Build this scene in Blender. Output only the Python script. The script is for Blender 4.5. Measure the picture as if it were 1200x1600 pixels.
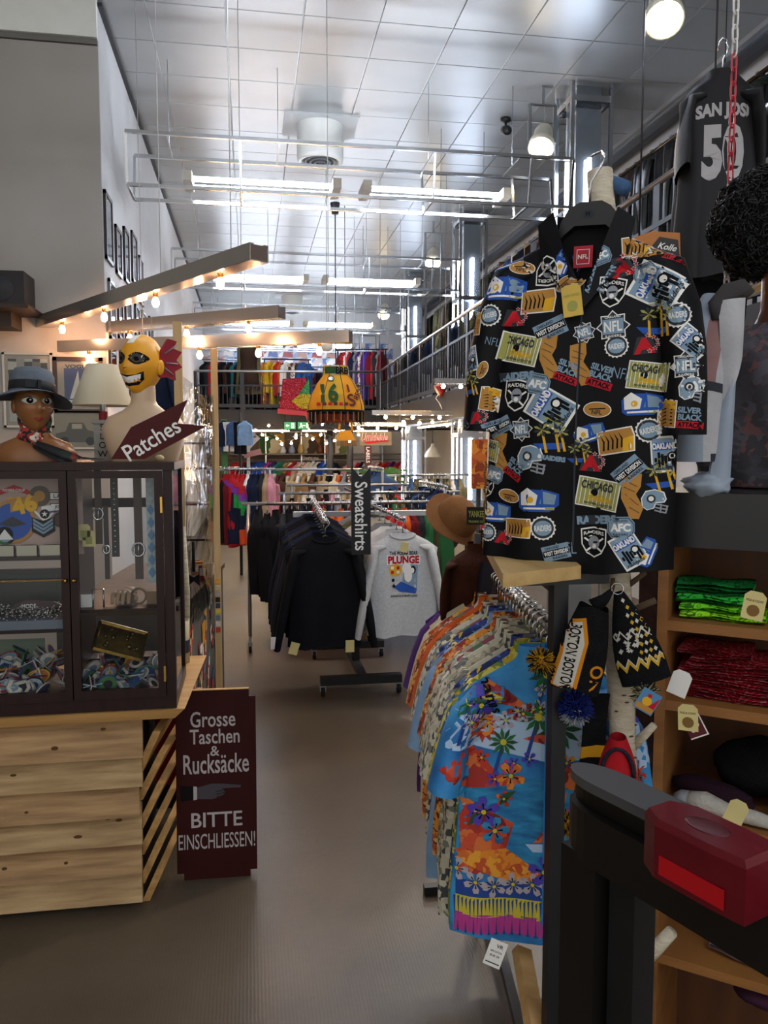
import bpy, math, random
from mathutils import Vector, Matrix, Euler, noise
from mathutils.bvhtree import BVHTree
from mathutils.geometry import tessellate_polygon
R = math.radians
PI = math.pi
for o in list(bpy.data.objects):
    bpy.data.objects.remove(o)
scene = bpy.context.scene
COL = scene.collection

# ---------------------------------------------------------------- camera
FPX, CAM_Z, PITCH, YAW = 1248.0, 1.8, R(4.58), R(9.5)
cam_data = bpy.data.cameras.new('camera')
cam = bpy.data.objects.new('camera', cam_data)
COL.objects.link(cam)
cam.location = (0, 0, CAM_Z)
cam.rotation_euler = (PI / 2 - PITCH, 0, -YAW)
cam_data.sensor_fit = 'HORIZONTAL'
cam_data.sensor_width = 36
cam_data.lens = FPX / 1200 * 36
cam_data.clip_start = 0.05
scene.camera = cam

# ---------------------------------------------------------------- world: daylight entering through the open shop front behind the camera
world = bpy.data.worlds.new('world')
scene.world = world
world.use_nodes = True
world.node_tree.nodes['Background'].inputs[0].default_value = (1.0, 0.97, 0.93, 1)
world.node_tree.nodes['Background'].inputs[1].default_value = 0.5
TUBE_E, BULB_E, LENS_E, SPOT_W = 24.0, 105.0, 14.0, 110.0

# ---------------------------------------------------------------- exposure
vs = scene.view_settings
vs.view_transform = 'Standard'
vs.look = 'None'
vs.gamma = 1
vs.use_curve_mapping = False
vs.exposure = 1.2

# ---------------------------------------------------------------- helpers
def P(px, py, X=None, Y=None, Z=None, D=None):
    """world point seen at a photo position, at a known plane or depth"""
    a, b = (px - 600) / FPX, -(py - 800) / FPX
    sy, cy, sp, cp = math.sin(YAW), math.cos(YAW), math.sin(PITCH), math.cos(PITCH)
    d = Vector((sy * cp + a * cy + b * sy * sp, cy * cp - a * sy + b * cy * sp, -sp + b * cp))
    if X is not None: t = X / d.x
    elif Y is not None: t = Y / d.y
    elif Z is not None: t = (Z - CAM_Z) / d.z
    else: t = D
    return Vector((0, 0, CAM_Z)) + d * t

def lin(h):
    if not isinstance(h, str): return tuple(h)
    h = h.lstrip('#')
    o = []
    for i in (0, 2, 4):
        c = int(h[i:i + 2], 16) / 255
        o.append(c / 12.92 if c <= .04045 else ((c + .055) / 1.055) ** 2.4)
    return tuple(o)

MATS = {}
def mat(name, col, rough=.6, metal=0., var=0., vscale=8., bump=0., bscale=60., emit=None, estr=1., trans=0., alpha=1., ior=1.45,
        stretch=(1, 1, 1), col2=None, sheen=0., spec=None, coords='Object', vdetail=4., ramp=None):
    if name in MATS: return MATS[name]
    m = bpy.data.materials.new(name)
    m.use_nodes = True
    nt = m.node_tree
    b = nt.nodes['Principled BSDF']
    c = lin(col)
    b.inputs['Base Color'].default_value = (*c, 1)
    b.inputs['Roughness'].default_value = rough
    b.inputs['Metallic'].default_value = metal
    b.inputs['IOR'].default_value = ior
    if trans: b.inputs['Transmission Weight'].default_value = trans
    if alpha < 1: b.inputs['Alpha'].default_value = alpha
    if spec is None and rough >= .78 and not metal: spec = .15
    if spec is not None: b.inputs['Specular IOR Level'].default_value = spec
    if sheen: b.inputs['Sheen Weight'].default_value = sheen
    if emit:
        b.inputs['Emission Color'].default_value = (*lin(emit), 1)
        b.inputs['Emission Strength'].default_value = estr
    if var or bump or col2:
        tc = nt.nodes.new('ShaderNodeTexCoord')
        mp = nt.nodes.new('ShaderNodeMapping')
        mp.inputs['Scale'].default_value = stretch
        nt.links.new(tc.outputs[coords], mp.inputs['Vector'])
    if var or col2:
        n = nt.nodes.new('ShaderNodeTexNoise')
        n.inputs['Scale'].default_value = vscale
        n.inputs['Detail'].default_value = vdetail
        nt.links.new(mp.outputs[0], n.inputs['Vector'])
        r = nt.nodes.new('ShaderNodeValToRGB')
        lo, hi = ramp or (.3, .7)
        r.color_ramp.elements[0].position = lo
        r.color_ramp.elements[1].position = hi
        c2 = lin(col2) if col2 else tuple(min(1, x * (1 + var)) for x in c)
        c1 = c if col2 else tuple(x * (1 - var) for x in c)
        r.color_ramp.elements[0].color = (*c1, 1)
        r.color_ramp.elements[1].color = (*c2, 1)
        nt.links.new(n.outputs[0], r.inputs[0])
        nt.links.new(r.outputs[0], b.inputs['Base Color'])
    if bump:
        n2 = nt.nodes.new('ShaderNodeTexNoise')
        n2.inputs['Scale'].default_value = bscale
        n2.inputs['Detail'].default_value = 3
        nt.links.new(mp.outputs[0], n2.inputs['Vector'])
        bp = nt.nodes.new('ShaderNodeBump')
        bp.inputs['Strength'].default_value = bump
        bp.inputs['Distance'].default_value = .01
        nt.links.new(n2.outputs[0], bp.inputs['Height'])
        nt.links.new(bp.outputs[0], b.inputs['Normal'])
    MATS[name] = m
    return m

def patchwork(name, cols, scale=14., base=None, rough=.8, stretch=(1, 1, 1), smooth=False, rnd=1.0):
    """voronoi cells in a few cloth / print colours"""
    if name in MATS: return MATS[name]
    m = bpy.data.materials.new(name); m.use_nodes = True
    nt = m.node_tree; b = nt.nodes['Principled BSDF']; b.inputs['Roughness'].default_value = rough
    tc = nt.nodes.new('ShaderNodeTexCoord'); mp = nt.nodes.new('ShaderNodeMapping'); mp.inputs['Scale'].default_value = stretch
    nt.links.new(tc.outputs['Object'], mp.inputs['Vector'])
    v = nt.nodes.new('ShaderNodeTexVoronoi'); v.inputs['Scale'].default_value = scale
    v.inputs['Randomness'].default_value = rnd
    src = mp.outputs[0]
    if smooth:
        n = nt.nodes.new('ShaderNodeTexNoise'); n.inputs['Scale'].default_value = scale * .6
        nt.links.new(mp.outputs[0], n.inputs['Vector'])
        mx = nt.nodes.new('ShaderNodeMixRGB'); mx.inputs[0].default_value = .12
        nt.links.new(mp.outputs[0], mx.inputs[1]); nt.links.new(n.outputs['Color'], mx.inputs[2]); src = mx.outputs[0]
    nt.links.new(src, v.inputs['Vector'])
    r = nt.nodes.new('ShaderNodeValToRGB'); r.color_ramp.interpolation = 'CONSTANT'
    el = r.color_ramp.elements
    while len(el) < len(cols): el.new(.5)
    for i, c in enumerate(cols):
        el[i].position = i / len(cols); el[i].color = (*lin(c), 1)
    sep = nt.nodes.new('ShaderNodeSeparateColor')
    nt.links.new(v.outputs['Color'], sep.inputs[0]); nt.links.new(sep.outputs[0], r.inputs[0])
    nt.links.new(r.outputs[0], b.inputs['Base Color'])
    MATS[name] = m
    return m

def cloth(col, var=.12, rough=.92):
    return mat('cloth_' + col.strip('#'), col, rough, var=var, vscale=9, bump=.25, bscale=180, sheen=.0)

class MB:
    """collects shapes, builds ONE mesh object"""
    def __init__(s): s.v, s.f, s.m, s.sm, s.cur, s.smooth = [], [], [], [], 0, False
    def add(s, vs_, fs, mi=None, smooth=None):
        k = len(s.v); s.v += [tuple(v) for v in vs_]
        for f in fs:
            s.f.append(tuple(i + k for i in f)); s.m.append(s.cur if mi is None else mi)
            s.sm.append(s.smooth if smooth is None else smooth)
        return s
    def box(s, c, d, rot=None, mi=None):
        x, y, z = d[0] / 2, d[1] / 2, d[2] / 2
        vs_ = [Vector(p) for p in ((-x, -y, -z), (x, -y, -z), (x, y, -z), (-x, y, -z), (-x, -y, z), (x, -y, z), (x, y, z), (-x, y, z))]
        if rot is not None:
            mrot = rot if isinstance(rot, Matrix) else Euler(rot).to_matrix()
            vs_ = [mrot @ v for v in vs_]
        c = Vector(c)
        return s.add([v + c for v in vs_], [(0, 3, 2, 1), (4, 5, 6, 7), (0, 1, 5, 4), (1, 2, 6, 5), (2, 3, 7, 6), (3, 0, 4, 7)], mi, False)
    def bx(s, x0, x1, y0, y1, z0, z1, mi=None):
        return s.box(((x0 + x1) / 2, (y0 + y1) / 2, (z0 + z1) / 2), (abs(x1 - x0), abs(y1 - y0), abs(z1 - z0)), None, mi)
    def beam(s, a, b, w, h=None, up=(0, 0, 1), mi=None):
        a, b = Vector(a), Vector(b); h = h or w
        d = (b - a); L = d.length; d.normalize()
        u = Vector(up)
        if abs(d.dot(u)) > .98: u = Vector((0, 1, 0))
        r = d.cross(u).normalized(); u = r.cross(d)
        return s.box((a + b) / 2, (w, L, h), Matrix((r, d, u)).transposed(), mi)
    def tube(s, pts, r, n=8, mi=None, cap=True, closed=False, flat=1.0):
        pts = [Vector(p) for p in pts]
        rs = r if isinstance(r, (list, tuple)) else [r] * len(pts)
        vs_, fs = [], []
        prev = None
        for i, p in enumerate(pts):
            if closed: t = pts[(i + 1) % len(pts)] - pts[i - 1]
            else: t = pts[min(i + 1, len(pts) - 1)] - pts[max(i - 1, 0)]
            t.normalize()
            if prev is None:
                u = Vector((0, 0, 1)) if abs(t.z) < .9 else Vector((0, 1, 0))
                a = t.cross(u).normalized()
            else:
                a = (prev - t * prev.dot(t)).normalized()
            prev = a; b = t.cross(a)
            for k in range(n):
                q = 2 * PI * k / n
                vs_.append(p + a * math.cos(q) * rs[i] + b * math.sin(q) * rs[i] * flat)
        m_ = len(pts)
        for i in range(m_ if closed else m_ - 1):
            j = (i + 1) % m_
            for k in range(n):
                k2 = (k + 1) % n
                fs.append((i * n + k, i * n + k2, j * n + k2, j * n + k))
        if cap and not closed:
            fs.append(tuple(range(n))[::-1]); fs.append(tuple((m_ - 1) * n + k for k in range(n)))
        return s.add(vs_, fs, mi, True)
    def lathe(s, prof, n=16, c=(0, 0, 0), mi=None, M=None, sx=1, sy=1, smooth=True):
        vs_, fs = [], []; c = Vector(c)
        for r, z in prof:
            for k in range(n):
                q = 2 * PI * k / n
                v = Vector((r * math.cos(q) * sx, r * math.sin(q) * sy, z))
                if M is not None: v = M @ v
                vs_.append(v + c)
        for i in range(len(prof) - 1):
            for k in range(n):
                k2 = (k + 1) % n
                fs.append((i * n + k, i * n + k2, (i + 1) * n + k2, (i + 1) * n + k))
        return s.add(vs_, fs, mi, smooth)
    def ball(s, c, r, n=12, m_=8, mi=None, fn=None, M=None):
        rr = r if isinstance(r, (list, tuple)) else (r, r, r)
        vs_, fs = [], []; c = Vector(c)
        for i in range(m_ + 1):
            a = -PI / 2 + PI * i / m_
            for k in range(n):
                q = 2 * PI * k / n
                d = Vector((math.cos(a) * math.cos(q), math.cos(a) * math.sin(q), math.sin(a)))
                if fn: d = d * fn(d)
                v = Vector((d.x * rr[0], d.y * rr[1], d.z * rr[2]))
                if M is not None: v = M @ v
                vs_.append(v + c)
        for i in range(m_):
            for k in range(n):
                k2 = (k + 1) % n
                fs.append((i * n + k, i * n + k2, (i + 1) * n + k2, (i + 1) * n + k))
        return s.add(vs_, fs, mi, True)
    def grid(s, fn, nu, nv, mi=None, smooth=True):
        vs_ = [fn(i / nu, j / nv) for j in range(nv + 1) for i in range(nu + 1)]
        fs = [(j * (nu + 1) + i, j * (nu + 1) + i + 1, (j + 1) * (nu + 1) + i + 1, (j + 1) * (nu + 1) + i) for j in range(nv) for i in range(nu)]
        return s.add(vs_, fs, mi, smooth)
    def prism(s, poly, y0, y1, mi=None, M=None):
        """poly in local xz, extruded along y"""
        n = len(poly)
        vs_ = [Vector((x, y0, z)) for x, z in poly] + [Vector((x, y1, z)) for x, z in poly]
        if M is not None: vs_ = [M @ v for v in vs_]
        tri = tessellate_polygon([[Vector((x, z, 0)) for x, z in poly]])
        ar = sum(poly[i - 1][0] * poly[i][1] - poly[i][0] * poly[i - 1][1] for i in range(n))
        fs = []
        for t in tri:
            a, b, c = t
            fs.append((a, b, c)); fs.append((a + n, c + n, b + n))
        for i in range(n):
            j = (i + 1) % n
            fs.append((i, i + n, j + n, j) if ar > 0 else (i, j, j + n, i + n))
        return s.add(vs_, fs, mi, False)
    def mesh(s, name, mats):
        me = bpy.data.meshes.new(name)
        me.from_pydata(s.v, [], s.f)
        for m_ in (mats if isinstance(mats, (list, tuple)) else [mats]): me.materials.append(m_)
        me.polygons.foreach_set('material_index', s.m)
        me.polygons.foreach_set('use_smooth', s.sm)
        me.update()
        return me
    def build(s, name, mats, parent=None):
        return link(name, s.mesh(name, mats), parent)

def link(name, me, parent=None, loc=None, rot=None):
    o = bpy.data.objects.new(name, me)
    COL.objects.link(o)
    if parent: o.parent = parent
    if loc is not None: o.location = loc
    if rot is not None: o.rotation_euler = rot
    return o

def tag(o, label=None, cat=None, group=None, kind=None):
    if label: o['label'] = label
    if cat: o['category'] = cat
    if group: o['group'] = group
    if kind: o['kind'] = kind
    return o

def thing(name, label, cat, loc=(0, 0, 0), rz=0., group=None, rot=None):
    o = bpy.data.objects.new(name, None)
    COL.objects.link(o)
    o.empty_display_size = .05
    o.location = loc
    o.rotation_euler = rot or (0, 0, rz)
    return tag(o, label, cat, group)

def setmat(o, m, i=0):
    o.material_slots[i].link = 'OBJECT'
    o.material_slots[i].material = m

# 2-D shapes for print and lettering ---------------------------------
_txt = {}
def text2d(sx, bold=.0, shear=0.):
    key = (sx, bold, shear)
    if key in _txt: return _txt[key]
    cu = bpy.data.curves.new('t', 'FONT'); cu.body = sx; cu.size = 1; cu.offset = bold; cu.shear = shear
    cu.align_x = 'CENTER'; cu.align_y = 'CENTER'; cu.resolution_u = 3
    ob = bpy.data.objects.new('t', cu); COL.objects.link(ob)
    bpy.context.view_layer.update()
    me = bpy.data.meshes.new_from_object(ob.evaluated_get(bpy.context.evaluated_depsgraph_get()))
    vs_ = [(v.co.x, v.co.y) for v in me.vertices]
    fs = [tuple(p.vertices) for p in me.polygons]
    bpy.data.objects.remove(ob); bpy.data.meshes.remove(me); bpy.data.curves.remove(cu)
    xs = [v[0] for v in vs_]; ys = [v[1] for v in vs_]
    cx, cy = (min(xs) + max(xs)) / 2, (min(ys) + max(ys)) / 2
    w, h = max(xs) - min(xs), max(ys) - min(ys)
    vs_ = [((x - cx), (y - cy)) for x, y in vs_]
    _txt[key] = (vs_, fs, w, h)
    return _txt[key]

class Flat:
    """2-D print: layers of polygons and text"""
    def __init__(s): s.v, s.f, s.m, s.l = [], [], [], []
    def raw(s, vs_, fs, mi, layer):
        k = len(s.v)
        s.v += [(x, y, layer) for x, y in vs_]
        for f in fs: s.f.append(tuple(i + k for i in f)); s.m.append(mi)
        return s
    def poly(s, pts, mi, layer=0, maxe=.03):
        tri = tessellate_polygon([[Vector((x, y, 0)) for x, y in pts]])
        tris = [tuple(pts[i] for i in t) for t in tri]
        out = []
        while tris:
            a, b, c = tris.pop()
            es = [(math.dist(a, b), a, b, c), (math.dist(b, c), b, c, a), (math.dist(c, a), c, a, b)]
            L, p, q, r = max(es)
            if L > maxe and len(out) < 3000:
                mdl = ((p[0] + q[0]) / 2, (p[1] + q[1]) / 2)
                tris += [(p, mdl, r), (mdl, q, r)]
            else: out.append((a, b, c))
        vs_, fs = [], []
        for t in out:
            k = len(vs_); vs_ += t
            ar = (t[1][0] - t[0][0]) * (t[2][1] - t[0][1]) - (t[2][0] - t[0][0]) * (t[1][1] - t[0][1])
            fs.append((k, k + 1, k + 2) if ar > 0 else (k, k + 2, k + 1))
        return s.raw(vs_, fs, mi, layer)
    def text(s, t, c, size, mi, layer=1, rot=0., width=None, bold=.02, shear=0., arc=0.):
        vs_, fs, w, h = text2d(t, bold, shear)
        k = size / h if h else size; kx = (width / w) if width else k
        co, si = math.cos(rot), math.sin(rot)
        o = []
        for x, y in vs_:
            x *= kx; y *= k
            if arc: y -= arc * (x * x)
            o.append((c[0] + x * co - y * si, c[1] + x * si + y * co))
        return s.raw(o, fs, mi, layer)
    def merge(s, o, c=(0, 0), rot=0., sc=1., lay=0):
        co, si = math.cos(rot), math.sin(rot); k = len(s.v)
        s.v += [(c[0] + (x * co - y * si) * sc, c[1] + (x * si + y * co) * sc, l + lay) for x, y, l in o.v]
        for f, m_ in zip(o.f, o.m): s.f.append(tuple(i + k for i in f)); s.m.append(m_)
        return s
    def mesh_plane(s, name, mats, M, step=.0012):
        """x,y of the print -> local x,z ; facing -y, lifted by layer"""
        vs_ = [M @ Vector((x, -(l + 1) * step, y)) for x, y, l in s.v]
        me = bpy.data.meshes.new(name); me.from_pydata([tuple(v) for v in vs_], [], s.f)
        for m_ in mats: me.materials.append(m_)
        me.polygons.foreach_set('material_index', s.m); me.update()
        return me
    def mesh_on(s, name, mats, bvh, org, ax, ay, dr, step=.0012, lift=.0015, jump=.05):
        """project along dr on a surface: point = org + x*ax + y*ay"""
        org, ax, ay, dr = Vector(org), Vector(ax), Vector(ay), Vector(dr)
        pts, ok = [], []
        for x, y, l in s.v:
            o = org + ax * x + ay * y
            h = bvh.ray_cast(o, dr)
            if h[0] is None: pts.append(o); ok.append(False)
            else: pts.append(h[0] - dr * (lift + l * step)); ok.append(True)
        fs, ms = [], []
        for f, m_ in zip(s.f, s.m):
            if all(ok[i] for i in f):
                d = [(pts[i] - org).dot(dr) for i in f]
                if max(d) - min(d) < jump: fs.append(f); ms.append(m_)
        used = sorted({i for f in fs for i in f}); rm = {i: k for k, i in enumerate(used)}
        me = bpy.data.meshes.new(name)
        me.from_pydata([tuple(pts[i]) for i in used], [], [tuple(rm[i] for i in f) for f in fs])
        for m_ in mats: me.materials.append(m_)
        me.polygons.foreach_set('material_index', ms); me.update()
        return me

def circ(r, n=20, c=(0, 0), ry=None):
    ry = r if ry is None else ry
    return [(c[0] + r * math.cos(2 * PI * k / n), c[1] + ry * math.sin(2 * PI * k / n)) for k in range(n)]
def rect(w, h, c=(0, 0)):
    return [(c[0] - w / 2, c[1] - h / 2), (c[0] + w / 2, c[1] - h / 2), (c[0] + w / 2, c[1] + h / 2), (c[0] - w / 2, c[1] + h / 2)]
def starp(n, r0, r1, c=(0, 0), a0=PI / 2):
    return [(c[0] + (r0 if k % 2 == 0 else r1) * math.cos(a0 + PI * k / n), c[1] + (r0 if k % 2 == 0 else r1) * math.sin(a0 + PI * k / n)) for k in range(2 * n)]
def bvh_of(me):
    return BVHTree.FromPolygons([v.co for v in me.vertices], [tuple(p.vertices) for p in me.polygons])
def ordn(i):
    return f"{i}{'th' if 10 <= i % 100 <= 20 else {1: 'st', 2: 'nd', 3: 'rd'}.get(i % 10, 'th')}"
rnd = random.Random(7)
I4 = Matrix.Identity(4)

# common materials
m_chrome = mat('chrome', '#c9ccd0', .18, 1)
m_steel = mat('brushed_steel', '#a9adb0', .32, 1)
m_black = mat('black_painted_metal', '#17181a', .45, var=.15, vscale=20)
m_darkmetal = mat('dark_grey_metal', '#22252a', .5, spec=.3)
m_white = mat('white_print', '#e4e2dc', .8)
m_blackp = mat('black_print', '#101114', .8)
m_greyp = mat('grey_print', '#8b9096', .8)
m_red = mat('red_print', '#b3202a', .8)
m_yellow = mat('yellow_print', '#d9a52a', .8)
m_green = mat('green_print', '#2f6b3a', .8)
m_blue = mat('blue_print', '#2d55a6', .8)
m_tan = mat('tan_print', '#b07f3e', .8)
m_lblue = mat('slate_blue_print', '#7d95a8', .8)
m_olive = mat('olive_print', '#9a9a55', .8)
m_dgrey = mat('charcoal_print', '#34383d', .8)
m_tagp = mat('price_tag_card', '#cfc185', .8, var=.08)
m_bulb = mat('warm_bulb_glass', '#fff1d8', .3, emit='#ffbd8c', estr=BULB_E)
m_tube = mat('fluorescent_tube', '#f4f8ff', .3, emit='#e6efff', estr=TUBE_E)
def clear_film(name, tint, rough, ior, bump=0., bscale=8.):
    m = mat(name, tint, rough); nt = m.node_tree
    for n in list(nt.nodes):
        if n.type != 'OUTPUT_MATERIAL': nt.nodes.remove(n)
    out = nt.nodes[0]
    tr = nt.nodes.new('ShaderNodeBsdfTransparent'); tr.inputs[0].default_value = (*lin(tint), 1)
    gl = nt.nodes.new('ShaderNodeBsdfGlossy'); gl.inputs['Roughness'].default_value = rough
    fr = nt.nodes.new('ShaderNodeFresnel'); fr.inputs['IOR'].default_value = ior
    mx = nt.nodes.new('ShaderNodeMixShader')
    nt.links.new(fr.outputs[0], mx.inputs[0]); nt.links.new(tr.outputs[0], mx.inputs[1]); nt.links.new(gl.outputs[0], mx.inputs[2]); nt.links.new(mx.outputs[0], out.inputs[0])
    if bump:
        tc = nt.nodes.new('ShaderNodeTexCoord'); no = nt.nodes.new('ShaderNodeTexNoise'); no.inputs['Scale'].default_value = bscale
        bp = nt.nodes.new('ShaderNodeBump'); bp.inputs['Strength'].default_value = bump; bp.inputs['Distance'].default_value = .05
        nt.links.new(tc.outputs['Object'], no.inputs['Vector']); nt.links.new(no.outputs[0], bp.inputs['Height']); nt.links.new(bp.outputs[0], gl.inputs['Normal']); nt.links.new(bp.outputs[0], fr.inputs['Normal'])
    return m
m_glass = clear_film('clear_glass', '#f2f6f6', .02, 1.35)
m_rubber = mat('black_rubber', '#131313', .7)
m_wood = mat('pale_pine', '#b28a55', .65, col2='#c9a26b', vscale=3, stretch=(1, 8, 8), bump=.15, bscale=30)
# ================================================================ setting
XL, XR, HC, YB, YF = -1.15, 4.55, 5.35, 21.0, -3.2
def concrete_floor():
    m = mat('polished_concrete', '#6e6253', .38)
    nt = m.node_tree; b = nt.nodes['Principled BSDF']
    tc = nt.nodes.new('ShaderNodeTexCoord')
    n1 = nt.nodes.new('ShaderNodeTexNoise'); n1.inputs['Scale'].default_value = .9; n1.inputs['Detail'].default_value = 8
    n2 = nt.nodes.new('ShaderNodeTexNoise'); n2.inputs['Scale'].default_value = 40; n2.inputs['Detail'].default_value = 4
    w = nt.nodes.new('ShaderNodeTexWave'); w.inputs['Scale'].default_value = 26; w.inputs['Distortion'].default_value = 1.4; w.inputs['Detail'].default_value = 2
    w.bands_direction = 'X'
    nt.links.new(tc.outputs['Object'], n1.inputs['Vector']); nt.links.new(tc.outputs['Object'], n2.inputs['Vector']); nt.links.new(tc.outputs['Object'], w.inputs['Vector'])
    r = nt.nodes.new('ShaderNodeValToRGB')
    r.color_ramp.elements[0].position = .3; r.color_ramp.elements[1].position = .72
    r.color_ramp.elements[0].color = (*lin('#4b4034'), 1); r.color_ramp.elements[1].color = (*lin('#6a5d4c'), 1)
    nt.links.new(n1.outputs[0], r.inputs[0])
    mx = nt.nodes.new('ShaderNodeMixRGB'); mx.blend_type = 'MULTIPLY'; mx.inputs[0].default_value = .25
    nt.links.new(r.outputs[0], mx.inputs[1]); nt.links.new(n2.outputs[0], mx.inputs[2])
    nt.links.new(mx.outputs[0], b.inputs['Base Color'])
    bp = nt.nodes.new('ShaderNodeBump'); bp.inputs['Strength'].default_value = .06; bp.inputs['Distance'].default_value = .004
    nt.links.new(w.outputs[0], bp.inputs['Height']); nt.links.new(bp.outputs[0], b.inputs['Normal'])
    return m
tag(MB().bx(-7, 8, YF, YB, -.1, 0).build('floor', concrete_floor()), kind='structure')

# ceiling: satin metal panels on a square grid, every panel a piece of its own
m_panel = mat('satin_aluminium_panel', '#a3a5a4', .34, .45, var=.04, vscale=2.5)
m_joint = mat('ceiling_joint', '#cfd1cf', .6)
ceil = tag(MB().bx(-7, 8, YF, YB, HC + .012, HC + .1).build('ceiling', m_joint), kind='structure')
TS = .633
pm = MB()
h_ = TS / 2 - .004
pm.add([(-h_, -h_, .012), (h_, -h_, .012), (h_, h_, .012), (-h_, h_, .012), (-h_ + .004, -h_ + .004, 0), (h_ - .004, -h_ + .004, 0), (h_ - .004, h_ - .004, 0), (-h_ + .004, h_ - .004, 0)],
       [(4, 7, 6, 5), (0, 4, 5, 1), (1, 5, 6, 2), (2, 6, 7, 3), (3, 7, 4, 0)])
panel_me = pm.mesh('ceiling_panel', m_panel)
x0g = -.783 - TS * 1
far = MB(); cnt = 0
for j in range(-14, 24):
    for i in range(0, 9):
        cx, cy = x0g + (i + .5) * TS, 6.894 + (j + .5) * TS
        if cx - h_ > 4.4: continue
        if cy > 20.8 or cy < YF + .3: continue
        if 5.2 < cy < 20.8 and cnt < 300:
            o = link('ceiling_panel', panel_me, ceil, (cx, cy, HC)); cnt += 1
        else:
            far.add([(v[0] + cx, v[1] + cy, v[2] + HC) for v in pm.v], pm.f)
fo = far.build('ceiling_panel_field', m_panel, ceil); fo['kind'] = 'stuff'

m_wallgrey = mat('grey_plaster', '#aca79f', .85, var=.05, vscale=2, bump=.1, bscale=25)
m_wallwhite = mat('white_plaster', '#c9c8c6', .85, var=.04, vscale=2, bump=.12, bscale=14)
m_cream = mat('cream_plaster', '#ecece2', .8, var=.03)
tag(MB().bx(-7, XL, 6.93, YB, 0, HC + .012).build('wall_left', [m_wallwhite]), kind='structure')
wf = MB().bx(-7, XL - .0, 6.90, 6.928, 0, 4.98).build('trim_1', [m_wallgrey]); tag(wf, kind='structure')
tag(MB().bx(-7, XL + .0, 6.86, 6.928, 5.03, HC + .01).build('trim_2', [m_cream]), kind='structure')
tag(MB().bx(-7, XL - .002, 6.88, 6.928, 4.985, 5.025).build('trim_3', [mat('shadow_gap_grey', '#77756f', .8)]), kind='structure')
tag(MB().bx(XL, XL + .035, 6.93, YB, HC - .05, HC - .02).build('trim_4', [mat('dark_ceiling_edge', '#2c2d30', .6)]), kind='structure')
tag(MB().bx(XR, XR + .2, YF, YB, 0, HC + .012).build('wall_right', [m_wallwhite]), kind='structure')
bk = tag(MB().bx(XL, XR, YB, YB + .2, 0, HC + .012).build('wall_back', [m_wallwhite]), kind='structure')
tag(MB().bx(-7.2, -7, YF, 6.9, 0, HC + .012).build('wall_side', [m_wallgrey]), kind='structure')
# steel edge beam between ceiling and the right-hand bay
tag(MB().bx(4.36, 4.44, YF, YB, HC - .14, HC).build('trim_5', [mat('dark_steel_beam', '#3b3d42', .4, .6)]), kind='structure')
tag(MB().bx(4.33, 4.36, YF, YB, HC - .05, HC).build('trim_6', [m_steel]), kind='structure')
# mezzanine decks
m_deck = mat('dark_deck_paint', '#202226', .6, var=.08, spec=.25)
m_soffit = mat('pale_soffit', '#a9a9a6', .5)
ZM = 2.62
tag(MB().bx(2.86, XR, 3.0, 17.5, ZM - .12, ZM, 0).bx(2.84, 2.9, 3.0, 17.5, 2.22, ZM, 0).bx(2.9, XR, 3.0, 17.5, 2.24, 2.27, 1).build('floor_mezzanine', [m_deck, m_soffit]), kind='structure')
tag(MB().bx(XL, XR, 17.5, YB, ZM - .12, ZM, 0).bx(XL, XR, 17.46, 17.52, 2.2, ZM, 0).bx(XL, XR, 17.52, YB, 2.24, 2.27, 1).build('floor_gallery', [m_deck, m_soffit]), kind='structure')
# collage of photographs on the upper back wall: single prints
PCOL = ['#5d6f9e', '#8fa0c4', '#c7b9b3', '#a24b4a', '#d8d3d0', '#3f4a66', '#b98d7f', '#6f4a4f', '#9fb6d3', '#e2dcd6']
pms = []
for k in range(8):
    cs = rnd.sample(PCOL, 5)
    pms.append(patchwork(f'photo_print_{k}', cs, 9, rough=.5, smooth=True))
ph = MB().bx(-.18, .18, -.006, .006, -.2, .2).mesh('photo_print', pms[0])
for r_ in range(3):
    for c_ in range(13):
        o = link('photo_print', ph, bk, (XL + .22 + c_ * .375, YB - .012 - .003 * (r_ % 2), 3.5 + r_ * .415), (0, 0, 0))
        setmat(o, pms[rnd.randrange(8)])
# lower back wall: taupe panel behind shelf and rail
tag(MB().bx(-1.1, 2.6, YB - .03, YB - .002, 0, 2.2).build('trim_7', [mat('taupe_panel', '#6c625a', .8)]), kind='structure')

# ---------------------------------------------------------------- railings
def railing(name, label, pts_top, zbot, nb, posts):
    t = thing(name, label, 'railing', (pts_top[0][0], pts_top[0][1], ZM))
    base = Vector(t.location)
    a, b = Vector(pts_top[0]), Vector(pts_top[1])
    d = b - a
    dn = -.30
    MB().tube([a - base, b - base], .026, 8).build('handrail', m_steel, t)
    low = lambda q, z: Vector((a.x + d.x * q, a.y + d.y * q, z)) - base
    z2 = lambda q: a.z + d.z * q + dn
    MB().beam(low(0, z2(0)), low(1, z2(1)), .035).build('middle_rail', m_darkmetal, t)
    MB().beam(low(0, zbot), low(1, zbot), .03, .07).build('bottom_rail', m_darkmetal, t)
    L = d.length
    bm_ = MB().bx(-.009, .009, -.009, .009, 0, .55).mesh('baluster', m_darkmetal)
    for k in range(nb):
        q = (k + .5) / nb
        o = link('baluster', bm_, t, low(q, zbot))
        o.scale.z = (z2(q) - zbot) / .55
    for k in range(posts + 1):
        q = k / posts
        mb = MB(); mb.beam(low(q, ZM - .35), low(q, a.z + d.z * q), .028, .085, up=d.normalized()); mb.build('post', m_darkmetal, t)
    return t
railing('mezzanine_railing', 'grey steel railing with round handrail along the right mezzanine', [(2.87, 17.45, 3.5), (2.87, 3.4, 3.70)], 2.70, 110, 14)
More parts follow.
